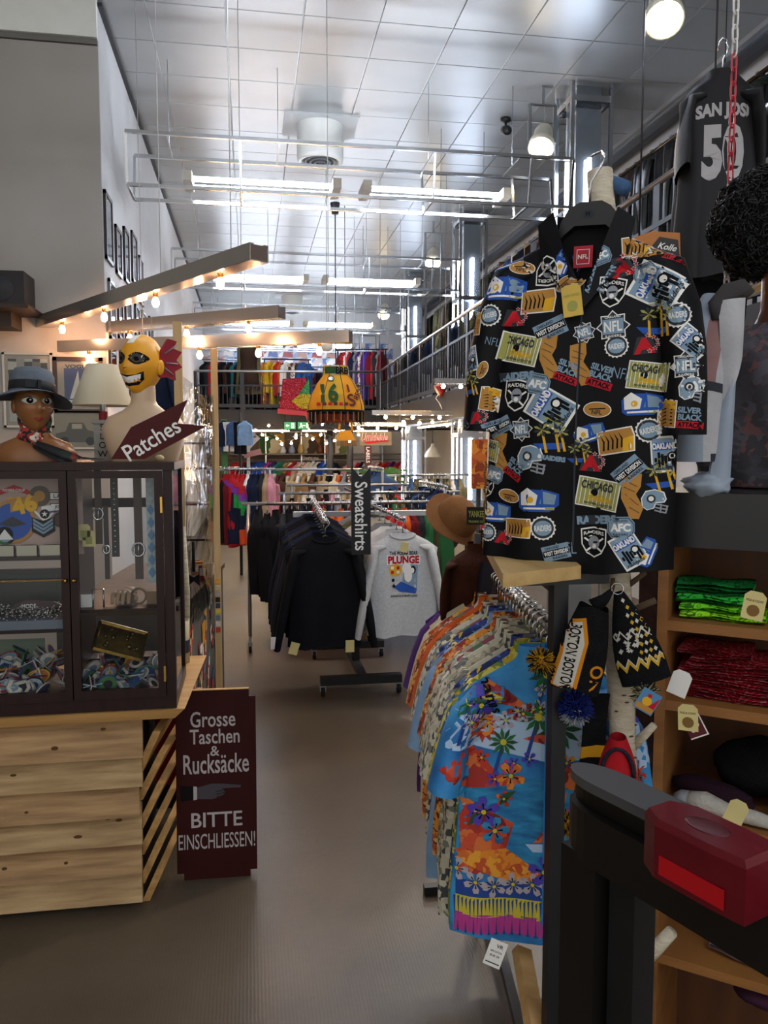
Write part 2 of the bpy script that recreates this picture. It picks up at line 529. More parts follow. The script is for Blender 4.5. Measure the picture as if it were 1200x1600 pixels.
railing('gallery_railing', 'grey steel railing across the back gallery above the exit signs', [(XL + .02, 17.45, 3.42), (2.8, 17.45, 3.46)], 2.70, 44, 4)

# ---------------------------------------------------------------- chrome-cased columns with light tubes inside
m_acr = mat('clear_acrylic', '#e8f0f4', .05, alpha=.22)
for k, yy in enumerate((7.85, 12.05, 16.25)):
    t = thing('light_column', ('nearest', 'middle', 'farthest')[k] + ' square chrome column with upright light tubes beside the mezzanine', 'column', (3.34, yy, 0), group='chrome light columns')
    core = MB().bx(-.13, .13, -.13, .13, 0, HC).build('core', mat('column_mirror', '#b7c2cc', .15, .9), t)
    for sx in (-1, 1):
        for sy in (-1, 1):
            MB().bx(sx * .2 - .018, sx * .2 + .018, sy * .2 - .018, sy * .2 + .018, 0, HC).build('corner_post', m_chrome, t)
    for z in (2.0, 2.25, 4.05, 5.2):
        f = MB()
        for s_ in (-1, 1):
            f.bx(-.2, .2, s_ * .2 - .012, s_ * .2 + .012, z - .03, z + .03); f.bx(s_ * .2 - .012, s_ * .2 + .012, -.2, .2, z - .03, z + .03)
        f.build('cross_band', m_chrome, t)
    for (a, b) in ((.55, 1.95), (3.25, 4.65)):
        for dx, dy in ((0, -.165), (-.165, 0)):
            MB().tube([(dx, dy, a), (dx, dy, b)], .022, 8).build('light_tube', mat('column_tube', '#f4f8ff', .3, emit='#dfeaff', estr=TUBE_E * .6), t)
# two thin black round posts carrying the gallery
for px in (516, 547):
    p = P(px, 720, Y=17.3)
    t = MB().tube([(p.x, 17.3, 0), (p.x, 17.3, 2.2)], .07, 12).bx(p.x - .12, p.x + .12, 17.18, 17.42, 2.17, 2.2).bx(p.x - .12, p.x + .12, 17.18, 17.42, 0, .02).build('support_post', m_black)
    tag(t, ('left' if px < 530 else 'right') + ' one of two round black posts under the gallery', 'post', 'gallery posts')

# ---------------------------------------------------------------- light frames hung under the ceiling
def light_frame(yy, nm):
    t = thing('fluorescent_light', nm + ' chrome frame with fluorescent tubes hung below the ceiling', 'light', (0, yy, 4.36), group='hanging fluorescent frames')
    xa, xb = -1.05, 3.12
    for (dy, dz, nme) in ((-.3, .22, 'top_rail'), (.3, .22, 'top_rail'), (-.22, -.21, 'bottom_rail'), (.22, -.21, 'bottom_rail')):
        MB().beam((xa, dy, dz), (xb, dy, dz), .03).build(nme, m_chrome, t)
    for x in (xa, -.05, 1.75, 2.7, xb):
        for s_ in (-1, 1):
            MB().beam((x, s_ * .3, .22), (x, s_ * .22, -.21), .022).build('upright', m_chrome, t)
        MB().beam((x, -.22, -.21), (x, .22, -.21), .02).build('cross_bar', m_chrome, t)
    for xs in ((-.53, .84), (1.13, 2.5)):
        for dy in (-.12, .12):
            MB().tube([(xs[0], dy, -.1), (xs[1], dy, -.1)], .024, 8).build('fluorescent_tube', m_tube, t)
        MB().bx(xs[0], xs[1], -.035, .035, -.075, -.045).build('spine', mat('grey_spine', '#8f9294', .4), t)
        for x in xs:
            MB().bx(x - .04, x + .04, -.18, .18, -.13, -.04).build('lamp_holder', mat('lampholder_plastic', '#c9c7bb', .5), t)
    for x in (-.7, .3, 1.75, 2.6):
        MB().tube([(x, 0, .22), (x, 0, HC - 4.36)], .004, 5).beam((x, -.3, .22), (x, .3, .22), .015).build('hanging_wire', m_steel, t)
for yy, nm in ((-.55, 'entrance-side'), (3.65, 'front overhead'), (7.85, 'nearest visible'), (12.05, 'second'), (16.25, 'third'), (19.6, 'farthest')):
    light_frame(yy, nm)

# ---------------------------------------------------------------- spotlights on yokes
m_can = mat('cream_lamp_enamel', '#cfc9b6', .35)
m_lens = mat('lit_spot_lens', '#fff4de', .3, emit='#ffe3b0', estr=LENS_E)
def spot(p, nm, aim, S=1.0):
    t = thing('ceiling_spotlight', nm, 'spotlight', p, group='ceiling spotlights')
    d = Vector(aim).normalized()
    Mr = d.to_track_quat('-Z', 'Y').to_matrix()
    prof = [(.02, .22), (.07, .21), (.095, .15), (.1, .0), (.125, -.02), (.13, -.1), (.12, -.1), (.11, -.07)]
    MB().lathe([(r * S, z * S) for r, z in prof], 20, M=Mr).build('can', m_can, t)
    MB().lathe([(.0001, -.085 * S), (.118 * S, -.085 * S)], 20, M=Mr).build('lens', m_lens, t)
    hz = HC - p[2]
    y = MB()
    for s_ in (-1, 1):
        y.beam((s_ * .13 * S, 0, .0), (s_ * .13 * S, 0, hz - .18), .012, .035, up=(1, 0, 0))
    y.beam((-.14 * S, 0, hz - .18), (.14 * S, 0, hz - .18), .035, .012)
    y.beam((0, 0, hz - .18), (0, 0, hz), .03)
    y.build('yoke', m_steel, t)
    MB().tube([(0, .02, hz - .02), (.05, .05, hz - .25), (.02, .05, .1), Mr @ Vector((0, 0, .2 * S))], .006, 5).build('cable', mat('grey_cable', '#8a8a86', .6), t)
    L = bpy.data.lights.new('spot_beam', 'SPOT'); L.energy = SPOT_W; L.color = (1, .86, .68); L.spot_size = R(100); L.spot_blend = .6; L.shadow_soft_size = .08
    lo = bpy.data.objects.new('spot_beam', L); COL.objects.link(lo); lo.parent = t
    lo.location = Mr @ Vector((0, 0, -.12 * S)); lo.rotation_euler = d.to_track_quat('-Z', 'Y').to_euler()
spot(P(1037, 20, D=5.3), 'nearest cream spotlight, cut by the top edge of the picture', (-.25, -.6, -.8), 1.0)
spot(P(847, 222, D=7.9), 'second cream spotlight on a tall yoke beside the small camera', (-.3, -.5, -.8))
spot(P(677, 405, D=12.6), 'third cream spotlight above the mezzanine coats', (-.2, -.6, -.8))
spot(P(600, 488, D=17.0), 'farthest cream spotlight near the back gallery', (-.2, -.6, -.8))

# ---------------------------------------------------------------- air vents
for (px, py, nm) in ((500, 195, 'nearer'), (456, 462, 'farther')):
    p = P(px, py, Z=HC)
    S = 1.0
    t = thing('air_vent', nm + ' white round air outlet drum fixed below the metal ceiling', 'vent', (p.x, p.y, HC), group='air vents')
    MB().bx(-.4, .4, -.32, .32, -.02, 0).build('mounting_plate', mat('plate_grey', '#a8aaa8', .5), t)
    MB().lathe([(.255, -.02), (.255, -.36), (.245, -.40), (.21, -.405), (.2, -.33)], 32).build('drum', mat('vent_white', '#cfcfc8', .45), t)
    MB().lathe([(.0001, -.3), (.2, -.33)], 24).build('inner_disc', mat('vent_dark', '#26292c', .6), t)
    for r in (.06, .11, .16):
        MB().tube([(r * math.cos(2 * PI * k / 20), r * math.sin(2 * PI * k / 20), -.38 - (.2 - r) * .2) for k in range(20)], .014, 6, closed=True).build('ring_vane', mat('vent_ring', '#55595c', .5), t)
    MB().beam((-.2, 0, -.36), (.2, 0, -.36), .015, .03).beam((0, -.2, -.36), (0, .2, -.36), .015, .03).build('vane_bracket', m_steel, t)
# security camera
p = P(790, 185, Z=HC)
t = thing('security_camera', 'small black security camera on the ceiling by the second spotlight', 'camera', p)
MB().lathe([(.0001, 0), (.055, 0), (.055, -.03), (.02, -.04), (.0001, -.04)], 12).build('base', m_black, t)
MB().tube([(0, 0, -.03), (0, -.02, -.1)], .014, 6).build('arm', m_black, t)
MB().tube([(.0, .05, -.1), (0, -.03, -.13), (-.01, -.1, -.165)], [.04, .048, .048], 10).build('body', m_black, t)
MB().tube([(.04, 0, -.02), (1.0, .02, -.015)], .008, 5).build('cable_duct', m_steel, t)
# ================================================================ clothes
def garment_mb(w=.48, l=.72, t=.09, hem=1.0, sleeve='long', sl=.58, seed=0, drop=.11, nu=20, nv=12, spread=.07, sr=.075, fold=.35, collar=.0, neck=.075):
    """hung garment; rod at z=0, neck opening just below the hook; faces -y"""
    r = random.Random(seed); mb = MB(); z0 = -.085
    ph = [r.uniform(0, 6.28) for _ in range(4)]
    rows = [(-.0, neck, .05), (-.012, neck * 1.15, .055), (-.06, w * .36, max(.05, t * .7)), (-drop, w * .5, max(.05, t * .8))]
    for k in range(1, nv + 1):
        q = k / nv
        rows.append((-drop - (l - drop) * q, w * .5 * (1 + (hem - 1) * q) * (1 + .02 * math.sin(4 * q + ph[0])), t * (.8 + .2 * min(1, q * 2))))
    vs_, fs = [], []
    if collar: rows = [(.03, neck * .95, .05)] + rows
    for j, (z, hw, th) in enumerate(rows):
        q = max(0, (-z - drop) / (l - drop))
        for i in range(nu):
            a = 2 * PI * i / nu
            x = hw * math.copysign(abs(math.cos(a)) ** .75, math.cos(a)); y = th * .5 * math.sin(a)
            if q > 0:
                y += fold * th * .5 * q * math.sin(x / w * 17 + ph[1]) * (.5 + .5 * abs(math.sin(a)))
                x += .01 * q * math.sin(7 * q + ph[2])
            dz = 0
            if j == 1 + (1 if collar else 0) and math.sin(a) < 0: dz = -.02
            vs_.append((x, y, z0 + z + dz + (.008 * math.sin(x * 20 + ph[3]) if j == len(rows) - 1 else 0)))
    for j in range(len(rows) - 1):
        for i in range(nu):
            i2 = (i + 1) % nu
            fs.append((j * nu + i, (j + 1) * nu + i, (j + 1) * nu + i2, j * nu + i2))
    mb.add(vs_, fs, 0, True)
    if sleeve != 'none':
        L = sl if sleeve == 'long' else min(sl, .26)
        for s_ in (-1, 1):
            n = 8 if sleeve == 'long' else 4
            pts, rs = [], []
            for k in range(n + 1):
                q = k / n
                out = spread * (.55 * q + .45 * math.sin(min(1, q * 1.6) * PI / 2)) + (.012 * math.sin(q * 5 + ph[1]) if sleeve == 'long' else 0)
                pts.append((s_ * (w * .5 - .065 + out), -.004 + .02 * math.sin(q * 3 + ph[2] * s_), z0 - drop * .98 - L * q))
                rs.append(sr * (1 - (.38 if sleeve == 'long' else .05) * q) * (1 + .06 * math.sin(9 * q + ph[3])))
            pts.insert(0, (s_ * (w * .5 - .13), 0, z0 - drop * .86)); rs.insert(0, sr * .5); rs[1] *= .82
            mb.tube(pts, rs, 12, 0, cap=False, flat=.46)
    return mb

def skirt_mb(seed=0, l=.8):
    return garment_mb(w=.34, l=l, t=.07, hem=1.25, sleeve='none', seed=seed, drop=.04, neck=.15)
def trouser_mb(seed=0):
    r = random.Random(seed); mb = MB()
    for s_ in (-1, 1):
        mb.tube([(s_ * .1, 0, -.1), (s_ * .1, .01, -.4), (s_ * .105, -.005, -.75), (s_ * .11, .0, -1.05)], [.105, .1, .085, .09], 10, 0, cap=False, flat=.3)
    return mb
def hanger_mb(wide=.4, wood=False):
    mb = MB()
    arc = [(.0 - .026 * math.cos(a), 0, .012 + .026 * math.sin(a) - .012) for a in [R(x) for x in (20, 60, 100, 140, 180, 215)]]
    pts = [(-x, 0, z) for x, _, z in arc][::-1]
    mb.tube([(.026 * math.cos(R(a)), 0, .026 * math.sin(R(a))) for a in (200, 150, 100, 50, 0, -40)] + [(0, 0, -.035), (0, 0, -.09)], .0035, 5, 0)
    mb.tube([(-wide * .42, 0, -.20), (-wide / 4, 0, -.145), (0, 0, -.085), (wide / 4, 0, -.145), (wide * .42, 0, -.20)], [.008, .011, .014, .011, .008], 6, 1, flat=.6)
    return mb
m_hwire = mat('hanger_wire', '#c4c6c8', .25, 1)
m_hblack = mat('black_hanger_plastic', '#141416', .4)
HANG = hanger_mb().mesh('hanger', [m_hwire, m_hblack])
G = {}
for k in range(3):
    G['sweater', k] = garment_mb(.50, .72, .10, .94, 'long', .62, 10 + k, spread=.12, sr=.085, nu=28, nv=16, fold=.5)
    G['jacket', k] = garment_mb(.50, .74, .12, 1.0, 'long', .62, 20 + k, spread=.05, sr=.08, collar=1)
    G['coat', k] = garment_mb(.48, 1.05, .12, 1.1, 'long', .62, 30 + k, spread=.04, sr=.08, collar=1)
    G['shirt', k] = garment_mb(.52, .72, .05, 1.02, 'short', .24, 40 + k, spread=.08, sr=.1, collar=1)
    G['blouse', k] = garment_mb(.42, .66, .05, 1.05, 'long', .55, 50 + k, spread=.05, sr=.06)
    G['dress', k] = garment_mb(.40, 1.0, .06, 1.35, 'short', .2, 60 + k, spread=.05, sr=.08)
    G['trousers', k] = trouser_mb(70 + k)
    G['top', k] = garment_mb(.42, .6, .04, 1.0, 'none', 0, 80 + k)
GM = {k: v.mesh(k[0], cloth('#555555')) for k, v in G.items()}

CN = {'black': '#131418', 'charcoal': '#2b2d31', 'navy': '#1b2338', 'dark blue': '#22345e', 'blue': '#2f5590', 'light blue': '#7fa0c2', 'denim': '#41597c', 'grey': '#7b7d80', 'light grey': '#b3b4b4',
      'white': '#d8d6d0', 'cream': '#cbbd9f', 'beige': '#a8926f', 'tan': '#8f6e45', 'brown': '#4a3226', 'dark brown': '#2e2019', 'red': '#a82428', 'dark red': '#641c22', 'pink': '#c98a98', 'magenta': '#a8326f',
      'purple': '#4a2c66', 'orange': '#c65a24', 'yellow': '#d3a928', 'mustard': '#a67c22', 'green': '#2f6a42', 'olive': '#545137', 'teal': '#2a7276', 'khaki': '#7c7556', 'royal blue': '#2148b0', 'violet': '#4b37a0'}
def pat(nm):
    if nm == 'camouflage': return patchwork('camouflage', ['#4d4d33', '#2b2d20', '#6f6644', '#3a3d2a'], 14, smooth=True)
    if nm == 'leopard': return patchwork('leopard_cloth', ['#b5883f', '#2a1a10', '#c79a52', '#a8732f'], 40)
    if nm == 'plaid red': return patchwork('plaid_red', ['#7a1f22', '#1c1a1c', '#a83a34', '#501316'], 26, rnd=.0)
    if nm == 'floral dark': return patchwork('floral_dark', ['#1b1b22', '#7c2a2c', '#c9b79a', '#22324a', '#1b1b22'], 30)
    if nm == 'floral light': return patchwork('floral_light', ['#c9c2b0', '#8c4a52', '#5a7a5a', '#d9d4c6', '#c9c2b0'], 34)
    if nm == 'floral orange': return patchwork('floral_orange', ['#b8541f', '#d98a2a', '#a03020', '#e0b060', '#5a2a18'], 48, smooth=True)
    if nm == 'geometric beige': return patchwork('geometric_beige', ['#b5ab90', '#5e5c50', '#cfc6ac', '#8a846e', '#b5ab90'], 75, rnd=.35)
    if nm == 'tapa print grey': return patchwork('tapa_grey', ['#b9b39c', '#3f4347', '#c9c4ae', '#77786e'], 62, rnd=.7)
    if nm == 'aloha blue': return patchwork('aloha_blue', ['#1f5ea0', '#2b7cc0', '#3aa0d0', '#b03a2a', '#2a6a3a', '#1f5ea0'], 16, smooth=True)
    if nm == 'aloha navy': return patchwork('aloha_navy', ['#1a2a5a', '#2a3c86', '#c9b040', '#1a2a5a', '#5a7ab0'], 40, smooth=True)
    if nm == 'aloha red': return patchwork('aloha_red', ['#8a1a22', '#a82a2c', '#c9a77a', '#7a141c', '#3f4a5a'], 40, smooth=True)
    if nm == 'aloha yellow': return patchwork('aloha_yellow', ['#c9a92a', '#7a8a2a', '#d9c95a', '#2a5a86'], 40, smooth=True)
    if nm == 'leather black': return mat('leather_black', '#1b1d1e', .38, var=.25, vscale=14, bump=.3, bscale=30)
    if nm == 'leather dark green': return mat('leather_green', '#252c28', .35, var=.25, vscale=14, bump=.3, bscale=30)
    if nm == 'leather brown': return mat('leather_brown', '#33261d', .38, var=.25, vscale=14, bump=.3, bscale=30)
    return cloth(CN[nm])

def put(kind, k, colour, loc, rz, label, group, hanger=True, scale=1., tilt=0.):
    o = link(kind, GM[kind, k], None, loc, (0, tilt, rz)); o.scale = (scale,) * 3
    setmat(o, pat(colour))
    tag(o, label, {'blouse': 'blouse', 'top': 'top'}.get(kind, kind), group)
    if hanger:
        link('hanger', HANG, o)
    return o
def row(a, b, n, kinds, cols, where, group, face, jit=.012, hanger=True, scale=1., seedx=1, fromw='the left', start=1, rot_j=.12):
    r = random.Random(seedx); a, b = Vector(a), Vector(b)
    for i in range(n):
        q = (i + .5) / n
        kd = kinds[i % len(kinds)] if isinstance(kinds, list) else kinds
        c = cols[i % len(cols)] if len(cols) >= n else cols[r.randrange(len(cols))]
        p = a.lerp(b, q); p += (b - a).normalized() * r.uniform(-jit, jit)
        put(kd, r.randrange(3), c, p, face + r.uniform(-rot_j, rot_j), f"{c} {kd} {where}, {ordn(i + start)} from {fromw}", group, hanger, scale * r.uniform(.94, 1.05))

def simple_rack(name, label, a, b, zr, feet=.45, m_=None, uprights=True, wheels=True, arms=None):
    """garment rack: rod a->b at zr"""
    m_ = m_ or m_steel
    a, b = Vector((a[0], a[1], 0)), Vector((b[0], b[1], 0)); mid = (a + b) / 2
    t = thing(name, label, 'clothes rack', mid)
    d = (b - a).normalized(); s = Vector((-d.y, d.x, 0))
    MB().tube([a - mid + Vector((0, 0, zr)) - d * .06, b - mid + Vector((0, 0, zr)) + d * .06], .016, 8).build('rod', m_, t)
    for e in (a, b):
        MB().tube([e - mid + Vector((0, 0, .08)), e - mid + Vector((0, 0, zr))], .016, 8).build('upright', m_, t)
        MB().beam(e - mid - s * feet * .5 + Vector((0, 0, .08)), e - mid + s * feet * .5 + Vector((0, 0, .08)), .035).build('foot_bar', m_, t)
        for q in (-1, 1):
            c = e - mid + s * feet * .46 * q
            MB().tube([c + Vector((-.012, 0, .035)), c + Vector((.012, 0, .035))], .034, 10).build('wheel', m_rubber, t)
    return t

# --- upstairs, right mezzanine: long rod of coats and leather jackets
ZR2 = 4.72
t = thing('mezzanine_clothes_rail', 'long dark clothes rail on the right mezzanine full of coats and leather jackets', 'clothes rail', (3.98, 10.5, ZM))
MB().tube([(0, -7.3, ZR2 - ZM), (0, 6.6, ZR2 - ZM)], .02, 8).build('rod', mat('dark_bronze_tube', '#4a3b2a', .35, .8), t)
for yy in (-7.2, -4.6, -1.6, 1.4, 4.2, 6.5):
    MB().tube([(0, yy, 0), (0, yy, ZR2 - ZM)], .02, 6).build('upright', m_darkmetal, t)
row((3.98, 6.3, ZR2), (3.98, 9.3, ZR2), 17, ['coat', 'jacket'], ['leather black', 'leather dark green', 'leather black', 'leather brown', 'leather black', 'charcoal', 'leather black'],
    'on the mezzanine rail behind the railing', 'mezzanine leather jackets', 0, seedx=3, fromw='its near end', scale=1.12)
row((3.98, 9.35, ZR2), (3.98, 12.2, ZR2), 15, ['coat', 'trousers', 'coat'], ['tan', 'charcoal', 'navy', 'black', 'brown', 'grey', 'dark brown', 'beige', 'navy', 'dark brown', 'white', 'denim', 'tan', 'brown', 'charcoal'],
    'in the middle of the mezzanine rail', 'mezzanine coats', 0, seedx=4, fromw='its near end', scale=1.1)
row((3.98, 12.5, ZR2 ), (3.98, 16.9, ZR2), 20, ['coat', 'jacket'], ['olive', 'camouflage', 'khaki', 'navy', 'camouflage', 'cream', 'charcoal', 'denim', 'olive', 'dark blue', 'black', 'camouflage', 'brown', 'grey', 'khaki', 'camouflage', 'olive', 'black', 'camouflage', 'charcoal'],
    'at the far end of the mezzanine rail', 'far mezzanine coats', 0, seedx=5, fromw='its near end', scale=1.08)
row((3.98, 4.2, ZR2), (3.98, 6.1, ZR2), 7, ['coat'], ['black', 'leather black', 'charcoal', 'leather black', 'black', 'leather dark green', 'black'],
    'on the mezzanine rail nearest the entrance', 'near mezzanine coats', 0, seedx=6, fromw='its near end', scale=1.12)
# low second row, hung against the railing
row((3.08, 8.4, 3.72), (3.08, 16.9, 3.72), 26, ['trousers', 'jacket', 'blouse'], ['denim', 'charcoal', 'dark brown', 'denim', 'black', 'grey', 'navy', 'olive', 'camouflage'],
    'low behind the mezzanine balusters', 'low mezzanine row', 1.2, seedx=8, hanger=False, fromw='the near end', scale=.8)

# --- upstairs, back gallery racks
simple_rack('gallery_rack', 'black gallery rack with mixed dark and orange clothes at far left', (-1.0, 18.9), (-.1, 18.9), 1.2).location.z = ZM
row((-1.0, 18.9, ZM + 1.2), (-.1, 18.9, ZM + 1.2), 11, ['jacket'], ['black', 'charcoal', 'red', 'red', 'charcoal', 'black', 'brown', 'black', 'teal', 'dark brown', 'charcoal'],
    'on the leftmost gallery rack', 'leftmost gallery clothes', PI / 2 - .5, hanger=False, seedx=9)
simple_rack('gallery_rack', 'black gallery rack with yellow, red and denim clothes above the red bandana', (.35, 18.6), (1.35, 18.6), 1.2, m_=m_black).location.z = ZM
row((.3, 18.6, ZM + 1.2), (1.4, 18.6, ZM + 1.2), 17, ['blouse', 'dress', 'jacket'], ['floral orange', 'floral orange', 'yellow', 'mustard', 'yellow', 'red', 'orange', 'floral dark', 'white', 'cream', 'floral dark', 'floral light', 'brown', 'denim', 'blue', 'denim', 'blue'],
    'on the middle gallery rack', 'middle gallery clothes', PI / 2 - .45, hanger=False, seedx=10)
simple_rack('gallery_rack', 'tilted black gallery rack with red and purple clothes right of the jersey lampshade', (2.0, 18.3), (3.05, 18.0), 1.4, m_=m_black).location.z = ZM
row((2.05, 18.3, ZM + 1.4), (3.0, 18.0, ZM + 1.4), 15, ['jacket', 'coat'], ['dark red', 'red', 'white', 'red', 'navy', 'grey', 'purple', 'floral light', 'purple', 'violet', 'dark red', 'red', 'charcoal', 'grey', 'dark red'],
    'on the right gallery rack', 'right gallery clothes', PI / 2 - .45, hanger=False, seedx=11)
t = thing('gallery_wall_rail', 'low clothes rail of dark trousers along the rear of the gallery', 'clothes rail', (.8, 19.7, ZM))
MB().tube([(-1.9, 0, 1.15), (2.3, 0, 1.15)], .015, 6).build('rod', m_black, t)
for x in (-1.85, -.4, 1.0, 2.25): MB().tube([(x, 0, 0), (x, 0, 1.15)], .015, 6).build('upright', m_black, t)
row((-1.05, 19.7, ZM + 1.15), (3.05, 19.7, ZM + 1.15), 30, ['trousers', 'coat'], ['black', 'charcoal', 'black', 'dark brown', 'navy', 'olive', 'black', 'charcoal', 'brown', 'grey', 'dark red', 'black', 'navy'],
    'on the low rear gallery rail', 'dark clothes along the gallery rear', PI / 2 - .9, hanger=False, seedx=41)
# dress form with open olive coat standing at the gallery rail
t = thing('dress_form', 'dress form in brown dress and olive coat at the gallery railing', 'mannequin', (.0, 17.9, ZM))
MB().tube([(0, 0, 0), (0, 0, .75)], .02, 8).lathe([(.2, 0), (.2, .02), (.03, .05)], 12).build('stand', m_black, t)
MB().lathe([(.24, .45), (.2, .8), (.17, .98), (.19, 1.2), (.2, 1.3), (.12, 1.4), (.06, 1.44), (.055, 1.52), (.0001, 1.53)], 16, sy=.6).build('torso', cloth(CN['dark brown']), t)
MB().lathe([(.1, 1.36), (.09, 1.44), (.062, 1.46), (.06, 1.55), (.0001, 1.56)], 14, (0, -.03, 0), sy=.7).build('neck', mat('cream_form', '#cfc6b0', .7), t)
c = link('open_coat', GM['coat', 0], t, (0, .06, 1.55)); c.scale = (1.05, 1.2, 1.05); setmat(c, pat('olive'))

# --- ground floor, back wall rail of colourful shirts below the shelf
t = thing('wall_clothes_rail', 'long thin wall rail under the back shelf holding colourful shirts', 'clothes rail', (.8, 20.6, 0))
MB().tube([(-1.4, 0, 1.5), (3.4, 0, 1.5)], .015, 6).build('rod', m_steel, t)
for x in (-1.2, -.2, .8, 1.8, 2.8):
    MB().tube([(x, 0, 1.5), (x, .4, 1.5)], .012, 6).build('bracket', m_steel, t)
seq = ['red'] * 4 + ['dark red', 'navy', 'navy', 'black', 'dark blue', 'royal blue', 'royal blue', 'blue', 'royal blue', 'purple', 'magenta', 'violet', 'purple', 'navy', 'teal', 'teal', 'green', 'beige', 'tan', 'white', 'red', 'brown', 'pink', 'white', 'floral light', 'pink', 'white', 'cream', 'white', 'light blue', 'white', 'navy', 'royal blue', 'light blue', 'blue', 'light grey', 'denim', 'navy']
row((-.4, 20.6, 1.5), (2.2, 20.6, 1.5), len(seq), ['shirt', 'blouse'], seq, 'on the back wall rail', 'shirts on the back wall rail', PI / 2 - .75, hanger=False, seedx=12)
seq = ['pink', 'white', 'pink', 'red', 'navy', 'white', 'grey', 'white', 'pink', 'white', 'red', 'orange', 'red', 'magenta', 'purple', 'magenta', 'red', 'pink']
row((2.5, 20.6, 1.5), (4.0, 20.6, 1.5), len(seq), ['shirt', 'blouse'], seq, 'on the wall rail between the light columns', 'shirts between the light columns', PI / 2 - .75, hanger=False, seedx=13)
# --- left rack of bright jackets
simple_rack('clothes_rack', 'steel rack of red and navy sports jackets at the left wall', (-.42, 9.2), (.22, 9.2), 1.56)
row((-.30, 9.2, 1.56), (.26, 9.2, 1.56), 11, ['jacket'], ['black', 'dark red', 'red', 'red', 'red', 'white', 'navy', 'navy', 'charcoal', 'beige', 'pink'],
    'on the left wall rack', 'sports jackets at the left wall', PI / 2 - .2, seedx=14, hanger=True)
simple_rack('clothes_rack', 'steel rack of pale and red tops behind the sports jackets', (.2, 11.2), (1.5, 11.2), 1.5)
row((.2, 11.2, 1.5), (1.5, 11.2, 1.5), 18, ['blouse', 'shirt'], ['pink', 'white', 'dark red', 'brown', 'cream', 'beige', 'white', 'tan', 'cream', 'brown', 'tan', 'beige', 'black', 'cream', 'orange', 'grey', 'floral dark', 'tan'],
    'on the rack behind the sports jackets', 'pale tops', PI / 2 - .3, seedx=15, hanger=False)
# multicolour windbreaker at the front of the left rack
wb = garment_mb(.5, .74, .12, 1.0, 'long', .62, 77, spread=.06, sr=.085, collar=1, nu=44, nv=34)
zs = [v[2] for v in wb.v]
mi = []
for f in wb.f:
    c = sum((Vector(wb.v[i]) for i in f), Vector()) / len(f)
    s_ = c.z + .5 * abs(c.x)
    mi.append(0 if s_ > -.12 else 1 if s_ > -.2 else 2 if s_ > -.34 and abs(c.x) > .12 else 3 if s_ < -.5 and abs(c.x) > .2 else 4)
wb.m = mi
t = link('windbreaker', wb.mesh('windbreaker', [pat('red'), cloth('#7a3aa0'), cloth('#2f9a4a'), cloth('#d8522a'), pat('navy')]), None, P(356, 742, Y=9.05), (0, 0, -.75))
t.location.z = 1.56
tag(t, 'purple, orange, green and navy windbreaker hanging at the left edge of the aisle', 'windbreaker')
link('hanger', HANG, t)
# --- middle racks across the room
RK = [(7.25, -.02, 2.15, 1.30, 'first rack behind the sweatshirt stand'), (8.5, .35, 2.2, 1.32, 'second rack behind the sweatshirt stand'), (9.9, .5, 1.9, 1.34, 'third rack behind the sweatshirt stand'), (12.6, .9, 2.3, 1.36, 'fourth rack behind the sweatshirt stand')]
rc = [['black', 'black', 'black', 'charcoal', 'black', 'black', 'navy', 'yellow', 'mustard', 'orange', 'orange', 'charcoal', 'black', 'dark red', 'navy', 'black', 'red', 'red', 'orange', 'dark red', 'charcoal', 'green', 'olive', 'green', 'charcoal', 'cream', 'brown', 'red'],
      ['black', 'charcoal', 'black', 'red', 'dark red', 'navy', 'grey', 'black', 'red', 'red', 'dark red', 'brown', 'navy', 'black', 'green', 'olive', 'charcoal', 'black', 'white', 'navy', 'denim', 'navy'],
      ['tan', 'cream', 'white', 'brown', 'black', 'pink', 'white', 'beige', 'cream', 'brown', 'navy', 'charcoal', 'white', 'beige', 'black', 'red'],
      ['white', 'cream', 'navy', 'denim', 'grey', 'floral dark', 'brown', 'charcoal', 'navy', 'light blue', 'black', 'white']]
for (yy, xa, xb, zr, nm), cs in zip(RK, rc):
    simple_rack('clothes_rack', 'steel ' + nm, (xa, yy), (xb, yy), zr, .5)
    row((xa + .05, yy, zr), (xb - .05, yy, zr), len(cs), ['jacket', 'sweater'], cs, 'on the ' + nm.split(' behind')[0], nm + ' clothes', PI / 2 - .12, seedx=int(yy * 10), hanger=yy < 9)
# right-hand ground floor racks with dark and denim jackets
simple_rack('clothes_rack', 'steel rack of camouflage and denim jackets in front of the light columns', (2.15, 11.0), (3.0, 11.0), 1.42, .5)
row((2.2, 11.0, 1.42), (2.95, 11.0, 1.42), 14, ['jacket'], ['denim', 'camouflage', 'olive', 'grey', 'white', 'camouflage', 'khaki', 'black', 'grey', 'olive', 'camouflage', 'white', 'denim', 'khaki'],
    'in front of the light columns', 'jackets by the light columns', PI / 2 - .2, seedx=17)
simple_rack('clothes_rack', 'low steel rack with navy jackets seen behind the brown hat', (2.0, 8.1), (2.0, 9.3), 1.40, .5)
row((2.0, 8.15, 1.40), (2.0, 9.2, 1.40), 10, ['jacket'], ['navy', 'dark blue', 'navy', 'black', 'navy', 'charcoal', 'denim', 'dark blue', 'navy', 'black'],
    'on the low rack behind the brown hat', 'navy jackets behind the hat', .2, seedx=18, fromw='the near end')
simple_rack('clothes_rack', 'steel rack with denim jackets right of the Sweatshirts sign', (1.75, 10.6), (1.75, 11.8), 1.52, .5)
row((1.75, 10.6, 1.52), (1.75, 11.8, 1.52), 9, ['jacket'], ['denim', 'dark blue', 'denim', 'navy', 'dark blue', 'denim', 'charcoal', 'navy', 'denim'],
    'right of the Sweatshirts sign', 'denim by the Sweatshirts sign', .3, seedx=19, fromw='the near end')

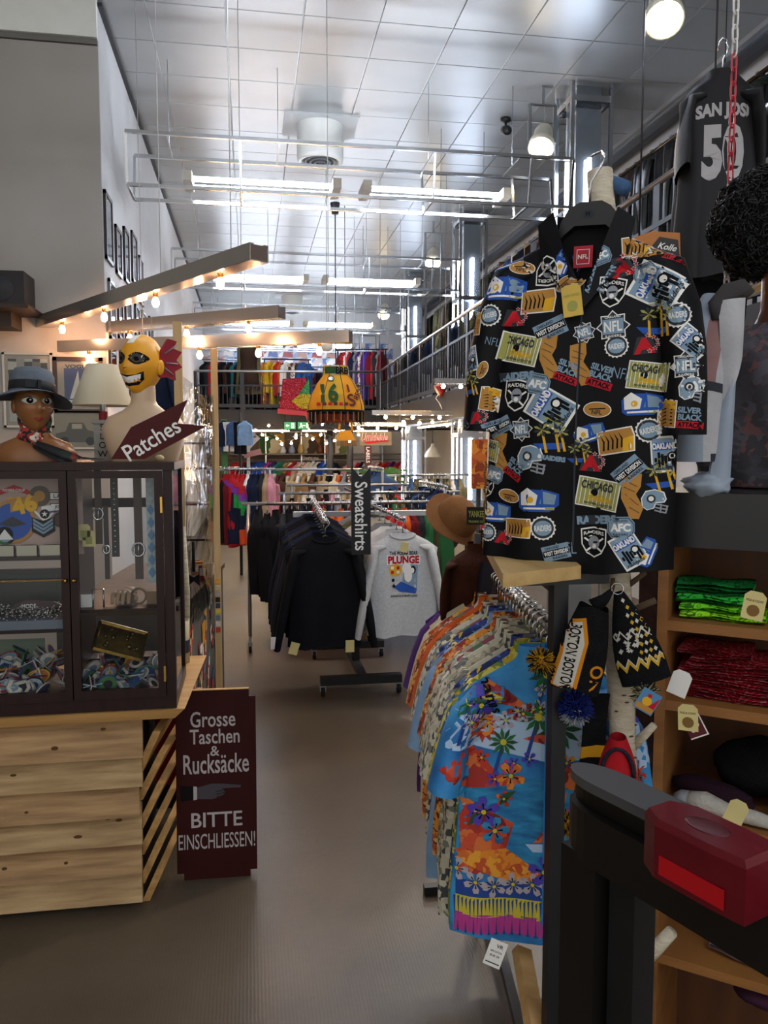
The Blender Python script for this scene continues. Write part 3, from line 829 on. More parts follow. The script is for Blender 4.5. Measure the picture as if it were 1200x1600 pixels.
# --- sweatshirt stand
t = thing('sweatshirt_stand', 'dark metal two-arm stand on castors holding black and grey sweatshirts', 'clothes rack', (.80, 6.2, 0))
for yy, x0, x1 in ((-.52, -.32, .28), (.52, -.3, .32)):
    MB().bx(x0, x1, yy - .035, yy + .035, .085, .145).build('base_bar', m_black, t)
    for x in (x0 + .02, x1 - .02):
        w = MB().tube([(x - .014, yy, .036), (x + .014, yy, .036)], .036, 12).build('castor', m_rubber, t)
        MB().bx(x - .022, x + .022, yy - .012, yy + .012, .036, .09).build('fork', m_steel, w)
MB().bx(-.03, .03, -.5, .5, .09, .14).build('spine', m_black, t)
MB().bx(-.03, .03, -.07, -.01, .14, 1.40).build('post', m_black, t)
MB().bx(-.48, .62, -.06, -.02, 1.27, 1.31).build('cross_bar', m_steel, t)
arms = [((-.33, -.04, 1.40), (-.30, -.82, 1.29)), ((-.02 + .06, -.04, 1.40), (.24, -.82, 1.30))]
for a, b in arms:
    MB().tube([a, b, Vector(b) + Vector((0, -.02, .03))], .014, 8).build('arm', m_chrome, t)
base = Vector(t.location)
def on_arm(a, b, n, cols, where, group, q0=.1, q1=.97, sk='sweater', lab=None, sc=1.0):
    out = []
    for i in range(n):
        q = q1 + (q0 - q1) * i / (n - 1)
        p = base + Vector(a).lerp(Vector(b), q)
        o = put(sk, i % 3, cols[i % len(cols)], p, rnd.uniform(-.05, .05), f"{cols[i % len(cols)]} sweatshirt {where}, {ordn(i + 1)} from the front", group, True, sc)
        o.name = 'sweatshirt'; o['category'] = 'sweatshirt'; out.append(o)
    return out
blk = on_arm(*arms[0], 9, ['black', 'black', 'navy', 'black', 'charcoal', 'navy', 'black', 'black', 'navy'], 'on the left arm of the stand', 'dark sweatshirts', sc=1.06)
gry = on_arm(*arms[1], 8, ['light grey', 'light grey', 'white', 'grey', 'cream', 'light grey', 'olive', 'grey'], 'on the right arm of the stand', 'pale sweatshirts', sc=1.0)
blk[0]['label'] = 'plain black crew-neck sweatshirt at the front of the left arm'
gry[0]['label'] = 'light grey sweatshirt with a PLUNGE picture print on its chest'
setmat(gry[0], mat('heather_grey', '#b9bbbb', .95, var=.1, vscale=60, bump=.2, bscale=150))
# neckline of the front black one, ribbed hem, tags
for o, m_ in ((blk[0], pat('black')), (gry[0], mat('heather_rib', '#a9abab', .95))):
    MB().tube([(.088 * math.cos(2 * PI * k / 20), .034 * math.sin(2 * PI * k / 20), -.1 - .028 * max(0, -math.sin(2 * PI * k / 20))) for k in range(20)], .008, 6, closed=True).build('neck_rib', m_, o)
MB().bx(-.03, .03, -.006, .004, -.14, -.1).build('inner_label', m_white, gry[0])
fl = Flat()
fl.text('THE POLAR BEAR', (0, .135), .028, 0, 1, width=.20, arc=.0); fl.text('PLUNGE', (0, .09), .055, 1, 1, width=.22, bold=.05)
fl.poly(rect(.235, .066, (0, .09)), 2, 0)
fl.poly(circ(.045, 20, (-.06, .02)), 3, 0); 
for k in range(4): fl.poly(rect(.02, .02, (-.08 + .02 * (k % 2) * 2, .035 - .03 * (k // 2))), 1 if k in (1, 2) else 2, 1)
fl.poly([(-.02, -.10), (.09, -.14), (.1, .05), (.04, .06), (.0, .0)], 4, 0)
fl.poly(circ(.032, 14, (.02, .03), .04), 5, 2); fl.poly(circ(.028, 14, (.03, -.02), .045), 5, 2); fl.poly(circ(.02, 10, (.065, .02), .028), 0, 2); fl.poly(circ(.013, 10, (.06, .015), .02), 5, 3)
fl.poly([(-.07, -.10), (-.02, -.06), (.09, -.11), (.08, -.145), (-.03, -.13)], 6, 1)
fl.poly(rect(.02, .02, (-.075, -.05)), 0, 1); fl.poly(starp(4, .02, .008, (-.07, -.09)), 0, 1)
fl.text('ANNAPOLIS MARYLAND', (0, -.16), .016, 0, 1, width=.19)
bv = bvh_of(G['sweater', 0].mesh('tmp', m_white))
pr = fl.mesh_on('chest_print', [m_blackp, m_red, m_white, m_yellow, m_lblue, m_white, m_blue], bv, (.0, -1, -.36), (1, 0, 0), (0, 0, 1), (0, 1, 0))
link('chest_print', pr, gry[0])
fl2 = Flat().poly(circ(.03, 12), 0, 0).text('46', (0, 0), .025, 1, 1)
o = MB().bx(-.025, .025, -.003, .003, -.035, .035).build('price_tag', m_tagp, gry[0]); o.location = (.0, -.07, -.18); o.rotation_euler = (.1, .2, 0)
for j, (ox, oz, sx_) in enumerate(((-.33, -.76, 0), (.15, -.8, 0), (-.21, -.8, .3), (.3, -.78, -.2))):
    o = MB().bx(-.028, .028, -.003, .003, -.04, .04).build('price_tag', [m_white, m_tagp, m_tagp, m_tan][j], blk[0] if j < 3 else blk[2]); o.location = (ox, -.05, oz); o.rotation_euler = (.1, sx_, 0)
for j, (ox, oz) in enumerate(((.02, -.79), (.1, -.77))):
    o = MB().bx(-.03, .03, -.003, .003, -.04, .04).build('price_tag', m_tan, gry[1]); o.location = (ox, -.05, oz); o.rotation_euler = (.1, .3, 0)
# hanging sign with swallow-tail top
p = P(564, 797, Y=5.28)
t = thing('sweatshirts_sign', 'black swallow-tail sign reading Sweatshirts downward between the two arms', 'sign', p)
MB().prism([(-.065, -.30), (.065, -.30), (.065, .29), (0, .215), (-.065, .29)], -.008, .008).build('board', mat('black_sign_paint', '#101113', .5), t)
fl = Flat().text('Sweatshirts', (0, -.04), .085, 0, 1, rot=-PI / 2, width=.46, bold=.012)
link('lettering', fl.mesh_plane('lettering', [m_white], Matrix.Translation((0, -.008, 0))), t)
MB().bx(-.02, .02, .01, .025, -.3, .2).beam((0, .02, .1), (.0, .9, .1), .015).build('bracket', m_black, t)
# ================================================================ left: counter, cabinet, busts
m_plank = mat('rough_pine_plank', '#866646', .75, col2='#bd9a6c', vscale=2.6, stretch=(1.2, 14, 14), bump=.35, bscale=22, vdetail=6)
m_plank2 = mat('rough_pine_plank_pale', '#8f724c', .75, col2='#c2a478', vscale=3.0, stretch=(1.2, 12, 12), bump=.35, bscale=22, vdetail=6)
m_plankY = mat('rough_pine_side', '#a07742', .75, col2='#c39a5f', vscale=2.4, stretch=(14, 1.2, 14), bump=.35, bscale=22)
m_knot = mat('knot_brown', '#5a3f26', .8)
CX1, CY0 = -.44, 3.17
t = thing('plank_counter', 'pale rough plank counter with overlapping tilted boards at the left', 'counter', (CX1, CY0, 0))
MB().bx(-1.6, -.03, .06, .72, .05, .79).build('carcass', mat('dark_carcass', '#2a2320', .8), t)
MB().bx(-1.6, -.05, .0, .6, 0, .05).build('plinth', m_black, t)
zs = [.045, .16, .275, .39, .51, .63, .77]
for k in range(6):
    z0, z1 = zs[k] - .012, zs[k + 1] + .012
    out = -.062 - .012 * (k % 2); kk = rnd.uniform(-.012, .012)
    mb = MB()
    x1 = .01 + kk
    mb.add([(-1.6, out, z0), (x1, out, z0 + rnd.uniform(-.006, .006)), (x1 - .01, .012, z1), (-1.6, .012, z1 + .004), (-1.6, out + .026, z0 - .002), (x1, out + .026, z0 - .002), (x1 - .01, .04, z1), (-1.6, .04, z1)],
           [(0, 1, 2, 3), (7, 6, 5, 4), (1, 5, 6, 2), (0, 4, 5, 1), (3, 2, 6, 7), (0, 3, 7, 4)])
    b = mb.build('plank', m_plank if k % 2 else m_plank2, t)
    fl = Flat()
    for q in range(3):
        kx, kz = rnd.uniform(-.6, -.06), rnd.uniform(.25, .75)
        y_ = out + (.012 - out) * kz; zk = z0 + (z1 - z0) * kz
        MB().ball((kx, y_ + .0005, zk), (rnd.uniform(.008, .018), .0035, rnd.uniform(.005, .009)), 10, 6).build('knot', m_knot, b)
for k in range(6):       # boards of the end face, tilted outward and jagged
    z1 = .70 - k * .113; z0 = z1 - .135
    mb = MB(); o2 = .125 - .004 * k
    sh = rnd.uniform(-.012, .012)
    A = [(.004, .0 + sh, z1 - .175), (.088 + sh, .0 + sh, z1 + .0 + sh), (.20, .72, z1 + .055), (.12, .7, z1 - .09)]
    B = [(x - .03, y, z) for x, y, z in A]
    mb.add(A + B, [(0, 3, 2, 1), (4, 5, 6, 7), (0, 1, 5, 4), (1, 2, 6, 5), (2, 3, 7, 6), (3, 0, 4, 7)])
    mb.build('end_plank', m_plankY, t)
MB().add([(-1.6, -.09, .80), (.18, -.08, .80), (.22, .72, .80), (-1.6, .72, .80), (-1.6, -.075, .76), (.14, -.065, .76), (.18, .72, .76), (-1.6, .72, .76), ],
         [(0, 1, 2, 3), (7, 6, 5, 4), (0, 4, 5, 1), (1, 5, 6, 2), (2, 6, 7, 3), (3, 7, 4, 0)]).build('worktop', mat('worktop_board', '#a87d45', .6, col2='#c0955a', vscale=2.5, stretch=(1, 9, 9), bump=.3, bscale=40), t)

# ---- display cabinet
m_mah = mat('dark_mahogany', '#24100f', .4, spec=.3, var=.25, vscale=5, stretch=(8, 8, 1))
CF = 3.10                      # front plane
xr = P(272, 900, Y=CF).x; xl = -1.36; zb = .802; zt = P(200, 722, Y=CF).z
DEP = .46
cb = thing('display_cabinet', 'dark mahogany glass display cabinet standing on the plank counter', 'cabinet', ((xl + xr) / 2, CF, zb))
o_ = Vector(cb.location)
def cbx(name, x0, x1, y0, y1, z0, z1, m_, par=cb):
    return MB().bx(x0 - o_.x, x1 - o_.x, y0 - o_.y, y1 - o_.y, z0 - zb, z1 - zb).build(name, m_, par)
cbx('top', xl - .01, xr + .01, CF - .012, CF + DEP + .01, zt - .03, zt, m_mah)
cbx('bottom', xl, xr, CF, CF + DEP, zb, zb + .05, m_mah)
for x in (xl, xr - .035):
    for y in (CF, CF + DEP - .035):
        cbx('corner_post', x, x + .035, y, y + .035, zb + .05, zt - .03, m_mah)
cbx('side_glass', xr - .012, xr - .008, CF + .035, CF + DEP - .035, zb + .05, zt - .03, m_glass)
xm = P(110, 900, Y=CF).x
def door(x0, x1, nm):
    w = .028
    d = cbx('door', x0, x0 + w, CF - .012, CF + .014, zb + .05, zt - .032, m_mah)
    for a, b, c, e in ((x1 - w, x1, zb + .05, zt - .032), (x0 + w, x1 - w, zb + .05, zb + .085), (x0 + w, x1 - w, zt - .06, zt - .032)):
        cbx('door_rail', a, b, CF - .012, CF + .014, c, e, m_mah, d)
    MB().add([(x0 + w - o_.x, CF - o_.y, .085), (x1 - w - o_.x, CF - o_.y, .085), (x1 - w - o_.x, CF - o_.y, zt - .06 - zb), (x0 + w - o_.x, CF - o_.y, zt - .06 - zb)], [(0, 1, 2, 3)]).build('door_glass', m_glass, d)
    return d
d2 = door(xm + .002, xr - .037, 'r'); d1 = door(xm - .5, xm - .002, 'l')
for x in (xm - .014, xm + .016):
    k = MB().ball((x - o_.x, CF - .024 - o_.y, P(110, 906, Y=CF).z - zb), .008, 10, 6).build('knob', mat('brass', '#b9924a', .25, 1), d1 if x < xm else d2)
for z in (zb + .14, zt - .16):
    cbx('hinge', xr - .044, xr - .036, CF - .018, CF - .01, z - .03, z + .03, mat('brass', '#b9924a', .25, 1), d2)
zs1, zs2, zs3 = P(60, 863, Y=CF + .2).z, P(60, 975, Y=CF + .1).z, P(190, 940, Y=CF + .2).z
cbx('shelf', xl + .04, xm, CF + .05, CF + DEP - .04, zs1 - .012, zs1, m_mah)
cbx('shelf', xm, xr - .04, CF + .05, CF + DEP - .04, zs3 - .012, zs3, m_mah)
cbx('divider', xm - .008, xm + .008, CF + .02, CF + DEP - .04, zb + .05, zt - .03, m_mah)
cbx('back_rail', xl, xr, CF + DEP - .02, CF + DEP, zt - .2, zt - .16, m_mah)
# patches pinned on a panel in the upper left bay
pb = P(60, 790, Y=CF + .12)
t = thing('patch_display', 'pinkish panel covered with embroidered patches inside the left cabinet bay', 'display board', (pb.x, pb.y, zs1))
MB().bx(-.3, .16, 0, .012, 0, P(60, 735, Y=CF + .12).z - zs1).build('backing', mat('pale_pink_board', '#b59a92', .8), t)
def patch(px, py, flat, mats, nm='patch'):
    p = P(px, py, Y=CF + .115)
    o = link(nm, flat.mesh_plane(nm, mats, Matrix.Translation(p - Vector(t.location))), t)
    return o
S = .0026
patch(20, 815, Flat().poly(circ(32 * S, 24), 0, 0).poly(circ(27 * S, 24), 1, 1).poly([(-.05, -.01), (0, .02), (.05, -.01), (0, -.02)], 2, 2), [m_tan, m_blue, m_dgrey])
patch(38, 788, Flat().text('46', (0, 0), .07, 0, 2, bold=.05, rot=.25).poly([(-.05, -.03), (.05, -.01), (.05, .035), (-.05, .02)], 1, 0), [m_yellow, m_tan]).location += Vector((0, -.002, 0))
patch(62, 775, Flat().poly(circ(15 * S, 20), 0, 0).poly(circ(8 * S, 16), 1, 1), [mat('bronze_thread', '#4a4030', .6), m_tan])
patch(22, 770, Flat().poly([(-.055, -.01), (0, .012), (.055, -.01), (.055, .008), (0, .03), (-.055, .008)], 0, 0).text('RIDERS CALIF', (0, .01), .01, 1, 1, width=.08), [m_red, m_white])
patch(22, 781, Flat().poly([(-.03, .004), (-.01, .0), (0, -.006), (.01, 0), (.03, .004), (.01, .012), (0, .006), (-.01, .012)], 0, 0), [m_yellow])
ch = Flat()
for k in range(3): ch.poly([(-.036, .012 + k * .014), (0, -.012 + k * .014), (.036, .012 + k * .014), (.036, .022 + k * .014), (0, -.002 + k * .014), (-.036, .022 + k * .014)], 0, 1)
patch(68, 830, Flat().poly([(-.042, .0), (0, -.024), (.042, 0), (.042, .055), (0, .04), (-.042, .055)], 1, 0).merge(ch), [m_lblue, m_blackp])
patch(70, 803, Flat().poly([(-.04, .02), (0, -.02), (.04, .02), (.04, .01), (0, -.035), (-.04, .01)], 0, 0).poly(circ(.018, 14), 1, 1).poly(starp(5, .012, .005), 0, 2), [m_white, m_blackp])
patch(8, 835, Flat().poly(circ(.04, 18), 0, 0).poly(circ(.03, 14), 1, 1).poly([(-.03, -.02), (.03, -.02), (.0, .02)], 2, 2), [m_green, m_lblue, m_white])
patch(90, 775, Flat().poly(rect(.06, .03), 0, 0).poly(rect(.052, .024), 1, 1).text('L.A.', (0, 0), .014, 0, 2), [m_blackp, m_white])
patch(91, 792, Flat().poly(rect(.06, .03), 0, 0).poly(rect(.052, .024), 1, 1).text('JOE', (0, 0), .014, 0, 2), [m_blackp, m_white])
patch(95, 812, Flat().poly(circ(.03, 16), 0, 0).poly(circ(.022, 14), 1, 1), [m_dgrey, mat('patch_brown', '#5a3a34', .8)])
patch(78, 796, Flat().poly([(-.03, -.015), (.03, -.01), (.03, .02), (-.03, .012)], 0, 0).poly([(-.03, -.015), (.03, -.01), (.03, -.004), (-.03, -.008)], 1, 1), [m_white, mat('flag_purple', '#5a4a86', .8)])
# belts rolled on the shelf under the patches
for k, px in enumerate((8, 44, 80)):
    p = P(px, 850, Y=CF + .1)
    t = thing('rolled_belt', ('left', 'middle', 'right')[k] + ' rolled dark leather belt below the patch panel', 'belt', (p.x, p.y, zs1))
    MB().tube([(.03 * math.cos(a) * (1 - a * .02), .02 * math.sin(a) * (1 - a * .02), .022) for a in [q * .5 for q in range(30)]], .007, 6, flat=3).build('strap', mat('worn_leather', '#3a2a22', .5, var=.3, vscale=30), t)
    MB().beam((-.036, -.022, .022), (.036, -.022, .022), .006, .04).build('buckle', mat('old_silver', '#8f8a7c', .35, 1), t)
# tray with jewellery and little sign, chain across
tz = P(50, 983, Y=CF + .06).z
t = thing('jewellery_tray', 'grey tray heaped with silver beads inside the left cabinet bay', 'tray', (P(40, 980, Y=CF + .06).x, CF + .05, tz))
MB().bx(-.3, .165, 0, .26, .0, .035).build('tray', mat('tray_grey', '#6d7684', .5), t)
bd = MB()
for k in range(420):
    bd.ball((rnd.uniform(-.28, .16), rnd.uniform(.01, .2), .035 + rnd.uniform(0, .03)), rnd.uniform(.003, .007), 6, 4)
bd.build('beads', mat('silver_beads', '#a9a5a0', .25, .8, var=.4, vscale=90), t)['kind'] = 'stuff'
bd = None
cbx('tray_support', xl + .04, xm - .01, CF + .04, CF + .34, tz - .012, tz, m_mah)
p = P(60, 952, Y=CF + .22)
t = thing('fashion_jewellery_sign', 'small maroon rounded sign reading MODE-SCHMUCK above the bead tray', 'sign', p)
MB().prism([(-.11, -.04), (.11, -.04), (.1, .01), (.06, .03), (-.04, .04), (-.09, .02)], -.006, .006).build('board', mat('maroon_paint', '#3c1a24', .5), t)
fl = Flat().text('MODE-', (-.03, .015), .018, 0, 1, width=.06).text('SCHMUCK-', (-.01, -.01), .018, 0, 1, width=.12)
link('lettering', fl.mesh_plane('lettering', [m_white], Matrix.Translation((0, -.006, 0))), t)
pz = P(55, 905, Y=CF + .02).z
ch = MB(); x = xl + .1
while x < xm - .02: ch.tube([(x + .004 * math.cos(a), CF - .02 + .002 * math.sin(a * 2), pz + .0025 * math.sin(a)) for a in [k * PI / 3 for k in range(6)]], .001, 4, closed=True); x += .0065
tag(ch.build('brass_chain', mat('brass', '#b9924a', .25, 1)), 'thin brass chain stretched across the left cabinet door', 'chain')
p = P(90, 925, Y=CF + .33)
tag(MB().bx(-.3, 0, -.01, .01, -.02, .2).bx(-.28, -.02, -.012, -.01, .0, .18).build('dark_panel_box', mat('black_card', '#0f1114', .35)), 'black card panel standing behind the jewellery sign', 'panel').location = (p.x + .02, p.y, p.z - .1)
p = P(30, 1025, Y=CF + .3)
t = thing('live_card', 'grey-green card with handwritten Live! behind the pile of pins', 'card', p)
MB().bx(-.16, .1, -.004, .004, -.08, .07).build('card', mat('sage_card', '#7c8a7c', .8), t)
link('lettering', Flat().text('Live!', (.0, -.02), .05, 0, 1, shear=.3, bold=.0).mesh_plane('lettering', [m_blackp], Matrix.Translation((0, -.004, 0))), t)
# heap of loose patches and pins on the cabinet floor
pc = ['#7f93a8', '#b9b4aa', '#9a3030', '#35507e', '#c9a63a', '#4c7a4a', '#d8d2c4', '#5a4668', '#8a8f94', '#2c2f38', '#b86a3a', '#a9b9c4']
pmat = []
for k, c in enumerate(pc):
    pmat.append([mat(f'patch_rim_{k}', pc[(k * 5 + 2) % len(pc)], .8), mat(f'patch_field_{k}', c, .8, var=.2, vscale=60), mat(f'patch_motif_{k}', pc[(k * 3 + 6) % len(pc)], .8)])
def patch_me(kind):
    mb = MB(); n = 16
    if kind == 0: pl = circ(.038, n)
    elif kind == 1: pl = rect(.075, .045)
    elif kind == 2: pl = circ(.045, n, ry=.028)
    else: pl = [(-.03, .03), (.03, .03), (.03, -.01), (0, -.04), (-.03, -.01)]
    mb.prism(pl, -.002, .002, 0); mb.prism([(x * .86, y * .86) for x, y in pl], -.003, -.002, 1); mb.prism([(x * .45, y * .45) for x, y in pl], -.0036, -.003, 2)
    mb.prism([(x * .86, y * .86) for x, y in pl], .002, .003, 1); mb.prism([(x * .45, y * .45) for x, y in pl], .003, .0036, 2)
    return mb.mesh('embroidered_patch', pmat[0])
pme = [patch_me(k) for k in range(4)]
for side, (xa, xb) in enumerate(((xl + .35, xm - .02), (xm + .03, xr - .05))):
    for k in range(64):
        u, v = rnd.random(), rnd.random()
        x, y = xa + (xb - xa) * u, CF + .035 + .3 * v
        z = zb + .055 + .012 + .11 * (.25 + .75 * v) * rnd.uniform(.3, 1) * (1.15 if side == 0 else .9)
        kd = rnd.randrange(4)
        o = link('embroidered_patch', pme[kd], None, (x, y, z), (R(90) - rnd.uniform(.2, 1.5), rnd.uniform(-.5, .5), rnd.uniform(0, 6.3)))
        km = rnd.randrange(len(pc))
        for q in range(3): setmat(o, pmat[km][q], q)
        w = ('left', 'right')[side]
        cn = ('steel blue', 'pale grey', 'dark red', 'navy', 'yellow', 'green', 'cream', 'purple', 'grey', 'black', 'orange', 'ice blue')[km]
        tag(o, f"{cn} {('round', 'rectangular', 'oval', 'shield-shaped')[kd]} embroidered patch in the heap on the {w} cabinet floor", 'patch', f'patches on the {w} cabinet floor')
# right bay: belts hanging, wooden hand, brass dish, tags
BW = [(150, 725, 850, '#3a2a20', 'brown leather belt with silver buckle in the right cabinet bay, leftmost', 10), (176, 735, 870, '#17171a', 'black studded belt hanging in the right cabinet bay', 11),
      (213, 735, 905, '#3b2218', 'dark brown belt with round buckle hanging in the right cabinet bay', 12), (233, 740, 910, '#a9b7bd', 'pale blue and cream patterned belt hanging rightmost in the cabinet', 13), (163, 790, 905, '#22201f', 'narrow black belt with chrome rings in the right cabinet bay', 7)]
for (px, y0, y1, c, lb, w) in BW:
    a, b = P(px, y0, Y=CF + .2), P(px + 5, y1, Y=CF + .18)
    t = thing('hanging_belt', lb, 'belt', b)
    sw = w * .0013
    MB().grid(lambda u, v: (b - Vector(b)) + Vector(((u - .5) * 2 * sw, .003 * math.sin(v * 6), (a.z - b.z) * v)), 1, 8).grid(lambda u, v: Vector(((.5 - u) * 2 * sw, .006 + .003 * math.sin(v * 6), (a.z - b.z) * v)), 1, 8).build('strap', mat('belt_' + c.strip('#'), c, .5, var=.25, vscale=40), t)
    if 'buckle' in lb or 'rings' in lb: MB().tube([(sw * 1.5 * math.cos(k * PI / 5), -.006, .12 + sw * 1.8 * math.sin(k * PI / 5)) for k in range(10)], .004, 6, closed=True).tube([(0, -.006, .12 - sw * 1.8), (0, -.006, .12 + sw * 1.8)], .003, 5).build('buckle', m_chrome, t)
    if 'studded' in lb:
        for q in range(14): MB().ball((0, -.004, .02 + q * .021), .0045, 8, 5).build('stud', m_chrome, t)
    if 'pale' in lb:
        for q in range(6): MB().prism([(0, .02 + q * .05), (sw * .8, .042 + q * .05), (0, .064 + q * .05), (-sw * .8, .042 + q * .05)], -.005, -.003).build('diamond', mat('belt_blue', '#5f8fb8', .7), t)
for k, (px, py) in enumerate(((131, 832), (139, 842))):
    p = P(px, py, Y=CF + .1)
    t = thing('price_tag', ('upper' if k == 0 else 'lower') + ' yellow price tag on the belts in the cabinet', 'tag', p)
    MB().prism([(-.024, -.03), (.024, -.03), (.024, .022), (.014, .032), (-.014, .032), (-.024, .022)], -.001, .001).build('card', m_tagp, t)
    MB().prism([(-.012, -.02), (.012, -.02), (.012, .008), (-.012, .008)], -.0018, -.001).build('print', m_olive, t)
# wooden hand lying on the shelf
p = P(192, 918, Y=CF + .16)
t = thing('wooden_hand', 'pale jointed wooden mannequin hand resting on the right cabinet shelf', 'mannequin hand', (p.x, p.y, zs3))
MB().ball((0, .02, .03), (.034, .045, .026), 14, 8).tube([(0, .05, .03), (.02, .11, .028)], [.024, .022], 10).build('palm', mat('wood_hand', '#9a7c5c', .55), t)
for k in range(4):
    x = -.026 + k * .017; L = (.045, .058, .06, .05)[k]
    MB().tube([(x, -.01, .045), (x * 1.15, -.03 - L * .3, .045), (x * 1.2, -.03 - L * .7, .028), (x * 1.2, -.03 - L * .8, .01)], [.0085, .0085, .0075, .006], 8).build('finger', mat('wood_hand', '#9a7c5c', .55), t)
MB().tube([(.03, .02, .03), (.05, -.005, .026), (.052, -.03, .018)], [.01, .009, .007], 8).build('thumb', mat('wood_hand', '#9a7c5c', .55), t)
p = P(145, 930, Y=CF + .1)
t = thing('white_card_stand', 'small white card in a silver clip on the right cabinet shelf', 'card', (p.x, p.y, zs3))
MB().bx(-.045, .0, 0, .004, .0, .05).build('card', m_white, t); MB().tube([(.0, 0, 0), (0, 0, .07), (.04, 0, .07), (.04, 0, 0)], .004, 6).build('clip', m_chrome, t)
p = P(225, 928, Y=CF + .14)
t = thing('buckle_ring', 'large round bronze belt buckle lying on the right cabinet shelf', 'buckle', (p.x - .02, p.y, zs3))
MB().tube([(.028 * math.cos(k * PI / 8), 0, .032 + .03 * math.sin(k * PI / 8)) for k in range(16)], .0045, 6, closed=True).build('ring', mat('bronze', '#6d5a3c', .35, 1), t); MB().bx(.03, .09, -.01, .02, 0, .05).build('leather_end', mat('belt_tan', '#7a5836', .6), t)
p = P(188, 1002, Y=CF + .2)
t = thing('brass_tray', 'tilted brass tray with engraved jewellery on the lower cabinet level', 'tray', p)
M_ = Euler((.9, .35, .2)).to_matrix()
mb = MB().box((0, 0, 0), (.19, .12, .006), M_)
for a, b in (((-.095, -.06), (.095, -.06)), ((.095, -.06), (.095, .06)), ((.095, .06), (-.095, .06)), ((-.095, .06), (-.095, -.06))): mb.beam(M_ @ Vector((*a, .006)), M_ @ Vector((*b, .006)), .012)
mb.build('dish', mat('brass_old', '#94773a', .32, 1, var=.25, vscale=40), t)
for k in range(14): MB().ball(M_ @ Vector((rnd.uniform(-.07, .07), rnd.uniform(-.04, .04), .012)), rnd.uniform(.006, .011), 8, 5).build('trinket', mat('brass_dark', '#6a5630', .35, 1), t)
MB().bx(-.14, .14, .07, .16, -.1, -.085).build('stand', m_mah, t)

# ---------------------------------------------------------------- heads
def head_mb(S=1., n=40, m_=30, nose=1.):
    """head facing -y, centre at origin, height about .235*S"""
    def pt(i, k):
        a = -PI / 2 + PI * i / m_; q = 2 * PI * k / n
        d = Vector((math.cos(a) * math.cos(q), math.cos(a) * math.sin(q), math.sin(a)))
        x, y, z = d.x * .076, d.y * .098, d.z * .118
        if z < 0:
            j = (-z / .118)
            x *= 1 - .30 * j ** 1.4; y = y * (1 - .22 * j) - .018 * j if y < 0 else y * (1 - .35 * j)
        if y < 0:
            g = lambda cx, cz, sx, sz: math.exp(-((x - cx) / sx) ** 2 - ((z - cz) / sz) ** 2)
            y -= .026 * nose * g(0, -.022, .012, .014) + .013 * nose * g(0, .003, .009, .024)
            y += .010 * (g(.031, .012, .018, .012) + g(-.031, .012, .018, .012))
            y -= .005 * (g(.03, .034, .022, .008) + g(-.03, .034, .022, .008))
            y -= .010 * g(0, -.055, .02, .006) + .009 * g(0, -.066, .017, .006) - .004 * g(0, -.0605, .022, .0025)
            y -= .010 * g(0, -.098, .02, .016)
            y -= .004 * (g(.045, -.02, .02, .02) + g(-.045, -.02, .02, .02))
        return Vector((x, y, z)) * S
    mb = MB()
    vs_ = [pt(i, k) for i in range(m_ + 1) for k in range(n)]
    fs = [(i * n + k, i * n + (k + 1) % n, (i + 1) * n + (k + 1) % n, (i + 1) * n + k) for i in range(m_) for k in range(n)]
    mb.add(vs_, fs, 0, True)
    for s_ in (-1, 1):
        mb.ball((s_ * .074 * S, .012 * S, -.008 * S), (.012 * S, .02 * S, .032 * S), 10, 8)
    return mb
def bust_mb(rows, n=28):
    """rows: (z, rx, ry, yc)"""
    mb = MB()
    vs_ = [Vector((rx * math.copysign(abs(math.cos(2 * PI * k / n)) ** .9, math.cos(2 * PI * k / n)), yc + ry * math.sin(2 * PI * k / n), z)) for z, rx, ry, yc in rows for k in range(n)]
    fs = [(i * n + k, i * n + (k + 1) % n, (i + 1) * n + (k + 1) % n, (i + 1) * n + k) for i in range(len(rows) - 1) for k in range(n)]
    mb.add(vs_, fs, 0, True)
    return mb
def almond(w, h, c, n=14):
    return [(c[0] + w * math.cos(2 * PI * k / n), c[1] + h * math.sin(2 * PI * k / n) * (1 - .35 * abs(math.cos(2 * PI * k / n)))) for k in range(n)]
def ellipse_ring(c, rx, ry, z, n=28):
    return [(c[0] + rx * math.cos(2 * PI * k / n), c[1] + ry * math.sin(2 * PI * k / n), z) for k in range(n)]

# bust with grey felt hat
BY = CF + .22
hp = P(52, 632, Y=BY)
t = thing('hat_bust', 'tan painted mannequin bust wearing a grey felt hat and red patterned scarf', 'mannequin', (hp.x, hp.y, zt))
m_skin = mat('varnished_tan_skin', '#8a5a34', .32, var=.06)
hz = hp.z - zt
hd = head_mb(.92); HS = .92
yawh = Matrix.Rotation(R(28), 4, 'Z')
head = hd.build('head', m_skin, t); head.location = (0, 0, hz); head.rotation_euler = (0, 0, R(28))
bvh_h = bvh_of(head.data)
for s_ in (-1, 1):
    f = Flat()
    f.poly(almond(.027, .0165, (s_ * .032, .012)), 3, 0, .008); f.poly(almond(.0235, .0135, (s_ * .032, .011)), 0, 1, .008); f.poly(circ(.0115, 14, (s_ * .031, .011)), 1, 2, .008); f.poly(circ(.0035, 8, (s_ * .029, .014)), 0, 3)
    f.poly([(s_ * .052, .022), (s_ * .032, .028), (s_ * .012, .018), (s_ * .032, .024)], 1, 2, .01)
    f.poly([(s_ * .055, .040), (s_ * .032, .046), (s_ * .012, .037), (s_ * .032, .042)], 2, 1, .01)
    link('eye', f.mesh_on('eye', [mat('eye_white', '#d8d4cc', .2), m_blackp, mat('brow_brown', '#3a2416', .7), mat('eyeshadow_green', '#4f7f6a', .5)], bvh_h, (0, -.5, 0), (1, 0, 0), (0, 0, 1), (0, 1, 0), .0008, .0012), head)
